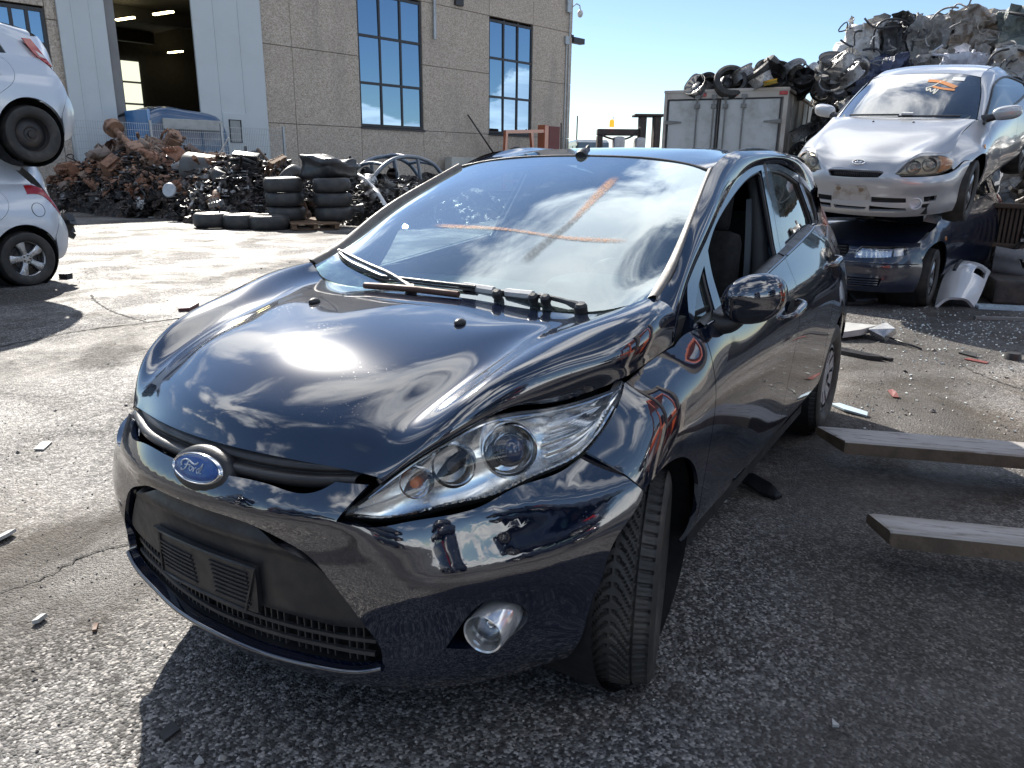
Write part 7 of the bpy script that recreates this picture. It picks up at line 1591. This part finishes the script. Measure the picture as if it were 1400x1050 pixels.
# ---------------------------------------------------------------- bales of crushed cars
def bale_mat(name, cols, rust=.3):
    """pressed sheet in a few paints that run into each other in folded patches"""
    t = NT(name); v = t.noise(1.9, 5, .55, 1.6); n = len(cols)
    c = t.ramp(v, [(.30+.40*i/(n-1), q) for i, q in enumerate(cols)])
    d = t.mapr(t.noise(6, 7, .7, .6), .53, .68, 0, 1); c = t.mix(t.math('MULTIPLY', d, rust), c, (.11, .07, .045)); k = t.mapr(t.noise(3.1, 7, .7, 1.5), .56, .66, 0, .75); c = t.mix(k, c, (.03, .027, .025))
    t.set(Base_Color=c, Roughness=t.mapr(t.noise(7, 4), .3, .7, .3, .6), Coat_Weight=.25); t.bump(t.noise(7, 6, .65, 2.), .7, .05); return t.m
def build_bales():
    from mathutils import noise as mn
    M_ = {'white': bale_mat('bale_white', [(.30, .21, .14), (.55, .54, .52), (.66, .66, .65), (.50, .49, .47)]), 'brown': bale_mat('bale_brown', [(.20, .13, .08), (.34, .32, .29), (.12, .08, .05), (.26, .20, .14)], .6), 'grey': bale_mat('bale_grey', [(.24, .235, .22), (.17, .165, .16), (.32, .31, .29), (.06, .06, .06)]), 'black': bale_mat('bale_black', [(.025, .025, .027), (.05, .05, .05), (.03, .03, .034), (.14, .14, .14)], .2),
          'blue': bale_mat('bale_blue', [(.055, .075, .15), (.045, .06, .12), (.08, .10, .17), (.02, .02, .03)], .15), 'lilac': bale_mat('bale_lilac', [(.30, .31, .36), (.56, .58, .66), (.60, .61, .66), (.52, .54, .62)], .1), 'green': bale_mat('bale_green', [(.12, .155, .145), (.15, .18, .17), (.07, .09, .085), (.20, .22, .21)], .2), 'silver': bale_mat('bale_silver', [(.12, .12, .13), (.30, .31, .32), (.46, .46, .46)], .2)}
    def bale(x, y, z, sx, sy, sz, key, label, seed, rz=0., extra=None):
        P = empty('car_bale', (x, y, z), (0, 0, rz), label, 'bale'); bm = bmesh.new(); bmesh.ops.create_cube(bm, size=1); bmesh.ops.subdivide_edges(bm, edges=bm.edges[:], cuts=13, use_grid_fill=True); o = Vector((seed*7.3, seed*3.1, seed*1.7))
        for v in bm.verts:
            c = v.co.copy(); c = Vector((c.x*sx, c.y*sy, c.z*sz)); f = mn.cell(c*3.3+o); g = mn.noise_vector(c*2.1+o); h = mn.noise_vector(c*6.+o); w = abs(mn.noise(c*4.2+o*2))
            v.co = c+g*.16+h*.055+c.normalized()*(.10*f-.05-.16*max(0, .25-w)) + Vector((0, 0, sz*.5))
        frombm('pressed_shell', bm, M_[key], P, sharp=38); r = random.Random(seed)
        for k in range(5):     # strips and torn sheets standing off
            p = Vector((sx*.52, r.uniform(-.45, .45)*sy, r.uniform(.1, .95)*sz)); q = [tuple(p)]
            for i in range(3): p = p+Vector((r.uniform(-.04, .10), r.gauss(0, .16), r.gauss(0, .12))); q.append(tuple(p))
            tube('bent_strip', spline(q, 10), r.uniform(.010, .026), M_[r.choice(['black', 'silver', 'grey', key])], P, 5)
        for k in range(3):
            p = Vector((r.uniform(-.3, .5)*sx, r.uniform(-.4, .4)*sy, sz*.98)); a = r.random()*3; V = []
            for i in range(5):
                for j in range(4): V.append(p+Vector((math.cos(a)*(j-1.5)*.12, math.sin(a)*(j-1.5)*.12, .0))+Vector((.03*i, .02*math.sin(i*2+j), .035*i+.03*math.sin(j*2+i))))
            mesh('torn_sheet', V, [(i*4+j, i*4+j+1, (i+1)*4+j+1, (i+1)*4+j) for i in range(4) for j in range(3)], M_[r.choice(['white', 'silver', key])], P, smooth=True)
        if extra: extra(P, sx, sy, sz)
    def ring(P, sx, sy, sz): tube('round_emblem', [(sx*.60, .15+.09*math.cos(a), sz*.45+.09*math.sin(a)) for a in np.linspace(0, 6.2832, 21)[:-1]], .010, CHROME, P, 6, closed=True); tube('emblem_bar', [(sx*.60, .10, sz*.50), (sx*.60, .20, sz*.40)], .009, CHROME, P, 6)
    def hoop(P, sx, sy, sz): tube('window_hoop', spline([(sx*.5, -.4, .2), (sx*.55, -.35, sz*.9), (sx*.5, .25, sz*.85), (sx*.55, .4, .2)], 20), .022, BLACKPL, P, 6)
    def sheet_(P, sx, sy, sz): tube('window_slot', [(sx*.62, -.6, sz*.75), (sx*.6, .5, sz*.45)], .035, BLACKPL, P, 6)
    def strip(P, sx, sy, sz): tube('pale_fold', spline([(sx*.55, -.35, .1), (sx*.62, -.1, sz*.5), (sx*.55, .25, sz)], 14), .07, M_['white'], P, 8)
    rows = [
     (3.80, [(-19.7, -1.98, 1.0, 'white', 'white and rusty brown car bale at the left end of the top row', None), (-19.7, -1.22, .62, 'black', 'narrow dark car bale with a hoop on top, second in the top row', hoop), (-19.6, -.48, .88, 'grey', 'streaked grey car bale in the middle of the top row', None), (-19.4, .38, .98, 'brown', 'dark brown crumpled car bale, fourth along the top row', None), (-18.9, 1.55, 1.5, 'green', 'big grey green bent car bale at the right end of the top row', sheet_), (-18.9, 3.0, 1.4, 'grey', 'grey car bale beyond the right end of the top row', None)]),
     (2.86, [(-18.9, -2.35, .98, 'black', 'black car bale with a white lid at the left end of the second row', None), (-18.8, -1.35, 1.05, 'blue', 'dark blue crushed car bale with a round emblem', ring), (-18.9, -.42, .85, 'grey', 'mixed dark car bale between the blue and lilac ones', None), (-18.5, .42, .85, 'lilac', 'crumpled pale lilac car bale behind the coupe roof', None), (-18.5, 1.18, .75, 'white', 'white car bale with a black hoop, right of the lilac one', hoop), (-18.2, 2.05, 1.1, 'silver', 'silver car bale with a pale fold at the right edge', strip), (-18.2, 3.3, 1.2, 'green', 'green car bale beyond the right edge of the second row', None)]),
     (1.93, [(-18.4, -2.2, 1.0, 'grey', 'grey car bale low behind the rims', None), (-18.3, -1.1, 1.05, 'silver', 'silver car bale behind the left pillar of the coupe', None), (-18.1, 0., 1.1, 'black', 'black car bale hidden behind the coupe roof', None), (-17.7, 1.1, 1.1, 'brown', 'brown car bale behind the coupe rear window', None), (-17.3, 2.2, 1.1, 'black', 'black car bale at the right behind the coupe tail', None)]),
     (1.0, [(-18.0, -.6, 1.2, 'grey', 'grey car bale in the third row down, behind the coupe nose', None), (-17.6, .7, 1.2, 'blue', 'blue car bale low behind the coupe', None), (-17.0, 2.0, 1.2, 'brown', 'rusty car bale low at the right behind the coupe', None)]),
     (0.05, [(-17.8, -.6, 1.2, 'black', 'black car bale on the ground behind the rims', None), (-17.4, .7, 1.2, 'grey', 'grey car bale on the ground behind the dark hatchback', None), (-16.8, 2.0, 1.2, 'silver', 'silver car bale on the ground at the right', None)])]
    s = 1
    for z, row in rows:
        for x, y, w, key, lab, ex in row: bale(x, y, z, 1.3, w*.98, .95, key, lab, s, rz=.05*math.sin(s*3), extra=ex); s += 1
build_bales()
# ---------------------------------------------------------------- scrap at the right edge
def build_right_scrap():
    r = random.Random(31); G = 'dark scrap stacked right of the coupe'
    def hr(x, y): return 1.75*min(1, max(0, (-8.9-x)/1.4))**.7*min(1, max(0, (x+15.5)/1.5))*min(1, max(0, (y-1.45)/.5))*min(1, max(0, (4.6-y)/.8))
    mound('scrap_core', hr, -15.6, -8.7, 1.35, 4.7, 44, MATS['heap_core'], 14, amp=.22)
    fns = [P_engine, P_gearbox, P_pipe, P_hub, P_plate, P_altern, P_turbo]
    for k in range(70):
        x, y = r.uniform(-13.5, -8.9), r.uniform(1.45, 2.6); h = hr(x, y)
        if h < .12: continue
        fn = r.choice(fns); piece(fn, OILY if r.random() < .85 else LIGHTM, (x, y, h*r.uniform(.4, 1.05)), rot_e(r), r.uniform(.7, 1.2), 'black', 'in the dark scrap right of the silver coupe', G)
    BR = mat('radiator_brown', (.15, .105, .075), .7, grime=.5, scale=6)
    R = empty('radiator', (-9.55, 1.68, .50), (0, 0, -.25), 'brown ribbed radiator standing on the scrap at the right edge', 'radiator')
    bm = bmesh.new(); bmbox(bm, 0, 0, .24, .14, .62, .48); frombm('core', bm, DARK, R)
    for k in range(13): bm = bmesh.new(); bmbox(bm, .075, -.30+.05*k, .24, .03, .026, .47); frombm('fin', bm, BR, R)
    for z in (.0, .48): bm = bmesh.new(); bmbox(bm, .03, 0, z, .2, .66, .06, bevel=.015); frombm('tank', bm, BR, R)
    S = Surf([[(-8.62+.10*math.sin(t*3.1), 1.50+.95*t, z-.12*t) for t in np.linspace(0, 1, 7)] for z in (.56, .50, .42, .30, .22)], out=(1, 0, 0)); S.G[1:4, :, 0] += .07
    o = trim('grey_bumper', S, loop([(0, 0), (0, .5), (0, 1)], [(0, 1), (1, 1)], [(1, 1), (1, .5), (1, 0)], [(1, 0), (0, 0)]), mat('primer_grey', (.20, .205, .21), .5, grime=.6, scale=5), None, [loop([(.25, .25), (.22, .5), (.25, .62)], [(.25, .62), (.5, .6), (.52, .3)], [(.52, .3), (.25, .25)])], h=.05, gap=0, flange=.03); tag(o, 'dirty grey bumper with an opening lying at the right edge', 'bumper')
    o = box('scrap_crate', (-8.35, 1.85, .13), (.8, .75, .26), mat('crate_dark', (.045, .04, .038), .7, grime=.6, gcol=(.10, .07, .05), scale=6, bump=.5, bscale=20), rot=Matrix.Rotation(.2, 3, 'Z'), bevel=.03); tag(o, 'dark dented crate on the ground under the grey bumper', 'crate')
    B = [[(-7.27, 1.05, .0), (-7.30, 1.14, .10), (-7.33, 1.24, .115), (-7.42, 1.33, .09), (-7.50, 1.41, .0)], [(-7.62, 1.06, .19), (-7.58, 1.15, .22), (-7.60, 1.25, .23), (-7.66, 1.35, .20), (-7.76, 1.45, .14)], [(-8.0, 1.09, .36), (-7.95, 1.17, .38), (-7.97, 1.27, .375), (-8.02, 1.38, .34), (-8.1, 1.48, .27)], [(-8.22, 1.12, .40), (-8.2, 1.19, .415), (-8.2, 1.29, .41), (-8.25, 1.40, .38), (-8.33, 1.50, .31)]]
    Sb = Surf(B, out=(1, 0, 1)); WHT = paint('bumper_white', (.60, .61, .62), dust=.12, rough=.35)
    o = trim('loose_bumper', Sb, loop([(0, 0), (0, .25), (0, .5), (0, .75), (0, 1)], [(0, 1), (.5, 1.0), (.95, 1)], [(.95, 1), (1, .5), (.98, .12)], [(.98, .12), (.5, .0), (0, 0)]), WHT, None, [loop([(.62, .60), (.60, .92)], [(.60, .92), (.84, .90)], [(.84, .90), (.88, .66), (.62, .60)])], h=.03, gap=0, flange=.03); tag(o, 'broken white bumper corner lying on the asphalt before the dark hatchback', 'bumper')
    q = frame_pts(Sb, [(.60+.35*t, .20+.03*t) for t in np.linspace(0, 1, 8)], .004); s = tube('trim_strip', q, .02, BLACKPL, o, 6)
build_right_scrap()
# ---------------------------------------------------------------- forklift reaching in from the right
def build_forklift():
    u = Vector((-.33, .944, 0)).normalized(); ang = math.atan2(u.y, u.x)
    P = empty('forklift', (-1.55, 1.10, 0), (0, 0, ang), 'forklift reaching in from the right with two long worn grey forks', 'forklift')
    # local x = away from the tips, y = across (towards -x world side is +y)
    t = NT('worn_fork'); n = t.noise(3.5, 7, .7, vec=t.scl((.35, 2.5, 2.5))); n2 = t.noise(18, 6, .7, vec=t.scl((.3, 2, 2))); c = t.ramp(n, [(.3, (.20, .175, .15)), (.5, (.36, .34, .32)), (.7, (.46, .45, .44))]); c = t.mix(t.mapr(n2, .52, .66, 0, .75), c, (.095, .065, .045)); t.set(Base_Color=c, Roughness=.55, Metallic=.15); t.bump(n2, .35, .01); FK = t.m; FE = mat('fork_side', (.15, .112, .078), .7, grime=.6, gcol=(.05, .038, .028), scale=9, bump=.4, bscale=50)
    inv = Matrix.Rotation(-ang, 3, 'Z')
    def loc(x, y): return inv @ (Vector((x, y, 0))-Vector((-1.55, 1.10, 0)))
    for (x0, y0), w in (((-1.95, .955), .20), ((-1.035, 1.288), .145)):
        p = loc(x0, y0); L_ = 1.22; zt, th = .165, .068
        f = empty('fork', parent_to(P)); bm = bmesh.new(); ns = 9
        secs = []
        for i, (a, ww, t0, dz) in enumerate(((0, .97, .040, -.003), (.012, 1., .060, 0), (.035, 1., th*.95, 0), (.06, 1, th, 0), (.5, 1, th, .002), (.9, 1, th, .001), (L_, 1, th, 0))):
            b = .008; h = w*ww/2; z1 = zt+dz; secs.append([bm.verts.new((p.x+a+q+(.10 if w > .18 else .05)*max(0, 1-a/.06)*(y/h)*-.5, p.y+y, z)) for y, z, q in ((-h, z1-b, 0), (-h+b, z1, 0), (h-b, z1, 0), (h, z1-b, 0), (h, z1-t0+b*.3, .0), (-h, z1-t0+b*.3, .0))])
        for A, B in zip(secs[:-1], secs[1:]):
            for k in range(6): bm.faces.new((A[k], A[(k+1) % 6], B[(k+1) % 6], B[k]))
        bm.faces.new(secs[0]); bm.faces.new(secs[-1][::-1]); bmesh.ops.recalc_face_normals(bm, faces=bm.faces); bm.normal_update(); fb = frombm('fork_blade', bm, FK, f); fb.data.materials.append(FE)
        for pl in fb.data.polygons: pl.material_index = 0 if pl.normal.z > .3 else 1
        bm = bmesh.new(); bmbox(bm, p.x+L_+.03, p.y, .50, .06, w, .75, bevel=.008); frombm('fork_shank', bm, FK, f)
    OR = paint('lift_orange', (.55, .10, .025), dust=.2, rough=.35, dcol=(.25, .12, .08))
    def lb(name, x0, x1, y0, y1, za, zb, m, bevel=.02): return box(name, ((x0+x1)/2, (y0+y1)/2, (za+zb)/2), (x1-x0, y1-y0, zb-za), m, P, bevel=bevel)
    xm = 1.25; 
    lb('carriage', xm+.06, xm+.14, -.55, .60, .25, .35, STEELW); lb('carriage', xm+.06, xm+.14, -.55, .60, .70, .80, STEELW)
    for y in (-.34, .38): lb('mast_rail', xm+.16, xm+.30, y-.06, y+.06, .15, 2.2, STEELW)
    lb('mast_cross', xm+.18, xm+.28, -.34, .38, 2.1, 2.2, STEELW); lb('body', xm+.5, xm+2.1, -.52, .56, .35, 1.0, OR, .08); lb('counterweight', xm+1.9, xm+2.5, -.54, .58, .35, 1.25, OR, .12); lb('seat', xm+1.2, xm+1.6, -.2, .24, 1.0, 1.45, BLACKPL, .06)
    for x in (xm+.6, xm+1.95):
        for y in (-.48, .52): tube('cage_post', [(x, y, .95), (x+(.12 if x < xm+1 else -.05), y*.95, 2.1)], .04, OR, P, 8)
    lb('cage_roof', xm+.68, xm+1.95, -.5, .54, 2.08, 2.15, OR, .02)
    for x, r in ((xm+.55, .33), (xm+1.95, .26)):
        for y in (-.50, .54): lathe('wheel', [(0, -.09), (r*.55, -.10), (r*.9, -.11), (r, -.07), (r, .07), (r*.9, .11), (r*.55, .10), (0, .09)], RUBBER, P, 24, axisM((x, y, r), (0, 1, 0)))
build_forklift()
# ---------------------------------------------------------------- far side of the yard
def build_far():
    V_ = empty('far_van', (-40.6, -20.3, 0), (0, 0, .75), 'dark people carrier parked far off beside the hall corner', 'van'); DB = paint('far_blue', (.03, .05, .07), dust=.3, rough=.4)
    prof = [(-2.3, .7), (-2.35, 1.3), (-1.6, 1.55), (-.75, 2.35), (1.9, 2.45), (2.3, 2.3), (2.4, .7)]; z0 = 1.0
    for s in (1,):
        V = []
        for y, k in ((-.95, .96), (-.9, 1), (.9, 1), (.95, .96)): V += [(x*k, y, z*k+z0*.35) for x, z in prof]
        n = len(prof); F = [(i*n+j, i*n+j+1, (i+1)*n+j+1, (i+1)*n+j) for i in range(3) for j in range(n-1)]+[tuple(range(n))[::-1], tuple(range(3*n, 4*n))]; mesh('body', V, F, DB, V_)
    WG = mat('far_glass', (.10, .17, .19), .12, grime=.3)
    for x0, x1 in ((-.55, .35), (.45, 1.3), (1.4, 2.1)):
        for y in (-.97, .97): bm = bmesh.new(); bmbox(bm, (x0+x1)/2, y, 2.22, x1-x0, .03, .5, bevel=.02); frombm('side_window', bm, WG, V_)
    bm = bmesh.new(); bmbox(bm, -1.25, 0, 2.28, 1.05, 1.6, .04, rot=Matrix.Rotation(-.76, 3, 'Y')); frombm('windscreen', bm, WG, V_)
    for x in (-1.5, 1.5):
        for y in (-.85, .85): lathe('wheel', [(0, -.1), (.36, -.1), (.38, 0), (.36, .1), (0, .1)], RUBBER, V_, 20, axisM((x, y, .38), (0, 1, 0)))
    # handling machine: boom, cab frame, beacon
    F_ = empty('handling_machine', (-25.4, -10.4, 0), (0, 0, math.atan2(2.0, -1.2)), 'dark handling machine with a boxy frame and orange beacon, beyond the car roof', 'machine')
    DKI = mat('machine_dark', (.035, .028, .025), .6, grime=.5, gcol=(.08, .05, .04)); WHM = mat('machine_white', (.5, .5, .5), .4, grime=.4)
    def lb(name, x0, x1, y0, y1, za, zb, m, bevel=.03): return box(name, ((x0+x1)/2, (y0+y1)/2, (za+zb)/2), (x1-x0, y1-y0, zb-za), m, F_, bevel=bevel)
    lb('boom', -1.35, .2, -.3, .3, 2.46, 2.68, DKI); tube('hydraulic_hose', spline([(-1.2, -.3, 2.45), (-.6, -.35, 2.3), (0, -.3, 2.5), (.3, -.3, 2.9)], 16), .035, BLACKPL, F_, 6); lb('cab_roof', -.05, 1.05, -.5, .5, 3.12, 3.20, DKI)
    lb('mast', .18, .40, -.4, .4, 1.2, 3.12, DKI); lb('mast', .70, .92, -.4, .4, 1.2, 3.12, DKI); lb('body', -1.2, 1.4, -.6, .6, .6, 1.9, DKI); lb('tank', -.75, -.35, -.5, .5, 1.8, 2.42, WHM, .12); lb('tank', .05, .40, -.5, .5, 1.8, 2.40, WHM, .12); lb('boom_rest', -1.35, -1.15, -.3, .3, 1.6, 2.45, DKI)
    lathe('beacon', [(.09, 0), (.09, .18), (.06, .26), (0, .27)], emit('beacon_orange', (1., .28, .02), .8), F_, 14, Matrix.Translation((-.85, -.3, 2.74))); tube('aerial', [(-.80, -.25, 2.7), (-.80, -.25, 3.1)], .012, DKI, F_, 4)
    for x in (-.9, 1.0):
        for y in (-.6, .6): lathe('wheel', [(0, -.18), (.5, -.18), (.55, 0), (.5, .18), (0, .18)], RUBBER, F_, 20, axisM((x, y, .55), (0, 1, 0)))
    tag(tube('lamp_post', [(-46.5, -23.8, 0), (-46.5, -23.8, 4.6)], .05, DKI, None, 6), 'thin far post beside the hall corner', 'post')
build_far()
# unseen stacked wrecks added behind the camera to darken what the bumper mirrors
def build_back_rows():
    src = [o for o in C.objects if o.name.startswith('crushed_hatchback')][0]; k = 0
    for (x, y, rz) in ((9.5, -4.5, 1.9), (11.0, .5, 1.4), (10.5, 5.5, 1.7), (6.5, 9.5, .6), (1.0, 11.5, .2), (-5., 11., -.1)):
        for z in (0, 1.25, 2.5):
            if z > 2 and k % 4 == 1: k += 1; continue
            dup(src, (x, y, z), (0, 0, rz+.1*z), label='unseen dark hatchback wreck added behind the camera for the bumper to mirror', group='unseen wrecks added for reflections'); k += 1
build_back_rows()
# ---------------------------------------------------------------- litter on the asphalt
def build_litter():
    def shard(name, x, y, pts, m, th, label, cat, rz=0., tilt=(0, 0), bend=.008, sub=None):
        bm = bmesh.new(); R = Matrix.Rotation(rz, 3, 'Z') @ Matrix.Rotation(tilt[0], 3, 'X') @ Matrix.Rotation(tilt[1], 3, 'Y'); c = Vector((x, y, 0)); n = len(pts)
        top = [bm.verts.new((px, py, th+bend*math.cos(px*14)*(1-py*2))) for px, py in pts]; bot = [bm.verts.new((px, py, bend*math.cos(px*14)*(1-py*2))) for px, py in pts]
        bm.faces.new(top); bm.faces.new(bot[::-1])
        for i in range(n): bm.faces.new((bot[i], bot[(i+1) % n], top[(i+1) % n], top[i]))
        for v in bm.verts: v.co = R @ v.co
        mz = min(v.co.z for v in bm.verts)
        for v in bm.verts: v.co = v.co+c-Vector((0, 0, mz-.002))
        return tag(frombm(name, bm, m), label, cat)
    WP_ = mat('white_plastic', (.42, .42, .41), .4, grime=.35); BP = BLACKPL; RP = mat('red_plastic', (.20, .06, .05), .35, grime=.4); SL = mat('foil_silver', (.55, .55, .55), .25, .8, grime=.3); BLP = mat('pale_blue_plastic', (.42, .52, .60), .3, grime=.2); BRN = mat('brown_scrap', (.12, .065, .04), .7)
    shard('white_sheet', -5.2, .52, [(-.2, -.16), (.22, -.14), (.26, .10), (.05, .17), (-.24, .12)], WP_, .05, 'white plastic panel lying behind the rear wheel', 'panel', -.5, (.06, .05))
    shard('black_strip', -4.47, .62, [(-.24, -.03), (.2, -.05), (.3, .0), (.22, .05), (-.2, .03)], BP, .03, 'black plastic strip lying behind the rear wheel', 'strip', 1.3)
    shard('black_strip', -4.52, .75, [(-.2, -.02), (.22, -.02), (.24, .015), (-.2, .02)], BP, .02, 'thin black strip beyond the wider one behind the rear wheel', 'strip', 1.15)
    o = shard('foil_scrap', -5.22, .80, [(-.10, -.06), (.02, -.10), (.12, -.02), (.08, .09), (-.04, .06), (-.12, .05)], SL, .05, 'crumpled silver scrap with a thin rod on the asphalt', 'scrap', .4, (.4, .2), .05); tube('thin_rod', [(-5.15, .85, .04), (-4.97, 1.12, .01)], .009, BP, o, 5)
    shard('black_shard', -4.98, 1.45, [(-.07, -.025), (.08, -.02), (.05, .03), (-.05, .025)], BP, .012, 'black shard next to the red stain right of the planks of debris', 'shard', .9, (.3, 0)); 
    shard('red_shard', -4.80, 1.50, [(-.07, -.03), (.09, -.025), (.08, .03), (-.06, .035)], RP, .006, 'flat red lens shard beside the black shard', 'shard', 1.2)
    shard('red_shard', -3.43, 1.09, [(-.045, -.015), (.04, -.02), (.06, .01), (0, .02), (-.05, .015)], RP, .008, 'small curled red shard on the sunlit asphalt', 'shard', .5, (.35, .2), .02)
    shard('pale_shard', -2.93, .91, [(-.13, -.02), (.0, -.05), (.13, -.01), (.10, .03), (-.1, .02)], BLP, .012, 'pale blue pointed plastic shard by the rear wheel', 'shard', 1.0, (.12, 0))
    shard('lamp_shell', -1.46, .76, [(-.12, -.03), (-.05, -.05), (.04, -.05), (.12, -.02), (.12, .02), (.03, .04), (-.08, .035)], mat('gloss_black', (.012, .012, .014), .15), .015, 'glossy black lamp shell lying beside the sill', 'shell', 1.0, (.12, .1), .006)
    shard('white_chip', -1.25, .645, [(-.035, -.012), (.03, -.018), (.035, .01), (-.02, .016)], WP_, .01, 'small white chip under the sill', 'chip', 1.1)
    shard('white_shard', .83, -.86, [(-.02, -.012), (.022, -.01), (.018, .012), (-.016, .013)], WP_, .012, 'small white and black shard on the bright ground by the bumper', 'shard', .4, (.3, 0), .004)
    shard('dark_shard', .62, -1.53, [(-.04, -.02), (.04, -.025), (.05, .01), (0, .025), (-.04, .018)], WP_, .012, 'pale chip with a dark edge at the left margin', 'shard', .4, (.3, 0), .004)
    shard('white_chip', .03, -2.41, [(-.06, -.02), (.05, -.025), (.06, .02), (-.05, .025)], WP_, .008, 'small white chip left of the headlight', 'chip', .8)
    shard('brown_chip', .76, -.68, [(-.018, -.006), (.018, -.006), (.018, .006), (-.018, .006)], BRN, .008, 'small brown chip in front of the bumper', 'chip', .9)
    shard('paper_scrap', -.03, -1.25, [(-.09, -.06), (.09, -.06), (.1, .05), (-.07, .07)], mat('white_paper', (.75, .75, .73), .7), .01, 'white paper scrap half hidden behind the bumper corner', 'paper', .3, (.1, .1), .02)
    shard('red_scrap', -2.72, -5.10, [(-.16, -.05), (.16, -.04), (.14, .06), (-.15, .05)], mat('maroon_scrap', (.10, .03, .035), .5), .03, 'dark red scrap beyond the hood edge', 'scrap', .6)
    shard('black_lump', -3.1, -8.0, [(-.06, -.05), (.07, -.04), (.05, .06), (-.05, .05)], BP, .06, 'small black lump behind the lower silver hatchback', 'lump', .3)
    shard('dark_stone', .905, -.09, [(-.03, -.018), (.02, -.022), (.035, .01), (-.01, .022)], BP, .006, 'flat dark stone inside the shadow edge of the bumper', 'stone', .3)
    shard('pale_stone', .93, .06, [(-.01, -.008), (.012, -.006), (.0, .012)], WP_, .01, 'small pale angular stone at the lower left in the shade', 'stone', .3)
    shard('white_chip', -.05, 1.33, [(-.012, -.006), (.014, -.008), (.01, .009)], WP_, .008, 'white chip on the shaded asphalt at the lower right', 'chip', .3)
    shard('grey_plate', -7.3, .35, [(-.16, -.12), (.16, -.1), (.14, .12), (-.14, .13)], mat('dull_blue_plate', (.12, .15, .18), .4, grime=.4), .03, 'dull bluish plate on the ground before the dark hatchback', 'plate', .3, (.05, .1))
    shard('bent_bar', -6.9, 1.75, [(-.35, -.02), (.35, -.025), (.38, .02), (-.35, .02)], mat('bar_grey', (.25, .25, .25), .4, .6), .03, 'long grey bar lying at the right edge by the scrap', 'bar', 2.0)
    shard('grey_sheet', -7.6, 1.7, [(-.3, -.1), (.3, -.08), (.32, .08), (-.28, .1)], mat('pale_blue_plastic', (.42, .52, .60), .3), .03, 'pale sheet lying below the grey bumper', 'sheet', 1.9)
    tag(lathe('round_cap', [(0, .05), (.05, .05), (.06, .0)], BP, None, 16, Matrix.Translation((-5.05, 1.74, 0))), 'round black cap at the right edge of the sunlit asphalt', 'cap')
    o = lathe('hub_ring', [(.33, .0), (.36, .02), (.38, .0)], RUBBER, None, 28, axisM((-7.15, .12, .02), (0, 0, 1))); tag(o, 'thin black rubber ring lying before the dark hatchback', 'ring')
    # broken glass and crumbs
    r = random.Random(8); bm = bmesh.new()
    for k in range(900):
        x, y = r.gauss(-6.2, .6), r.uniform(.7, 3.0)
        if r.random() < .3: x, y = r.uniform(-6, -2.6), r.uniform(.9, 3)
        s = r.uniform(.006, .016); R = Matrix.Rotation(r.random()*6, 3, 'Z') @ Matrix.Rotation(r.random(), 3, 'X'); bmbox(bm, x, y, s*.4, s, s*.8, s*.5, rot=R)
    frombm('broken_glass', bm, mat('glass_crumb', (.55, .60, .58), .12, grime=0, coat=1))['kind'] = 'stuff'
build_litter()
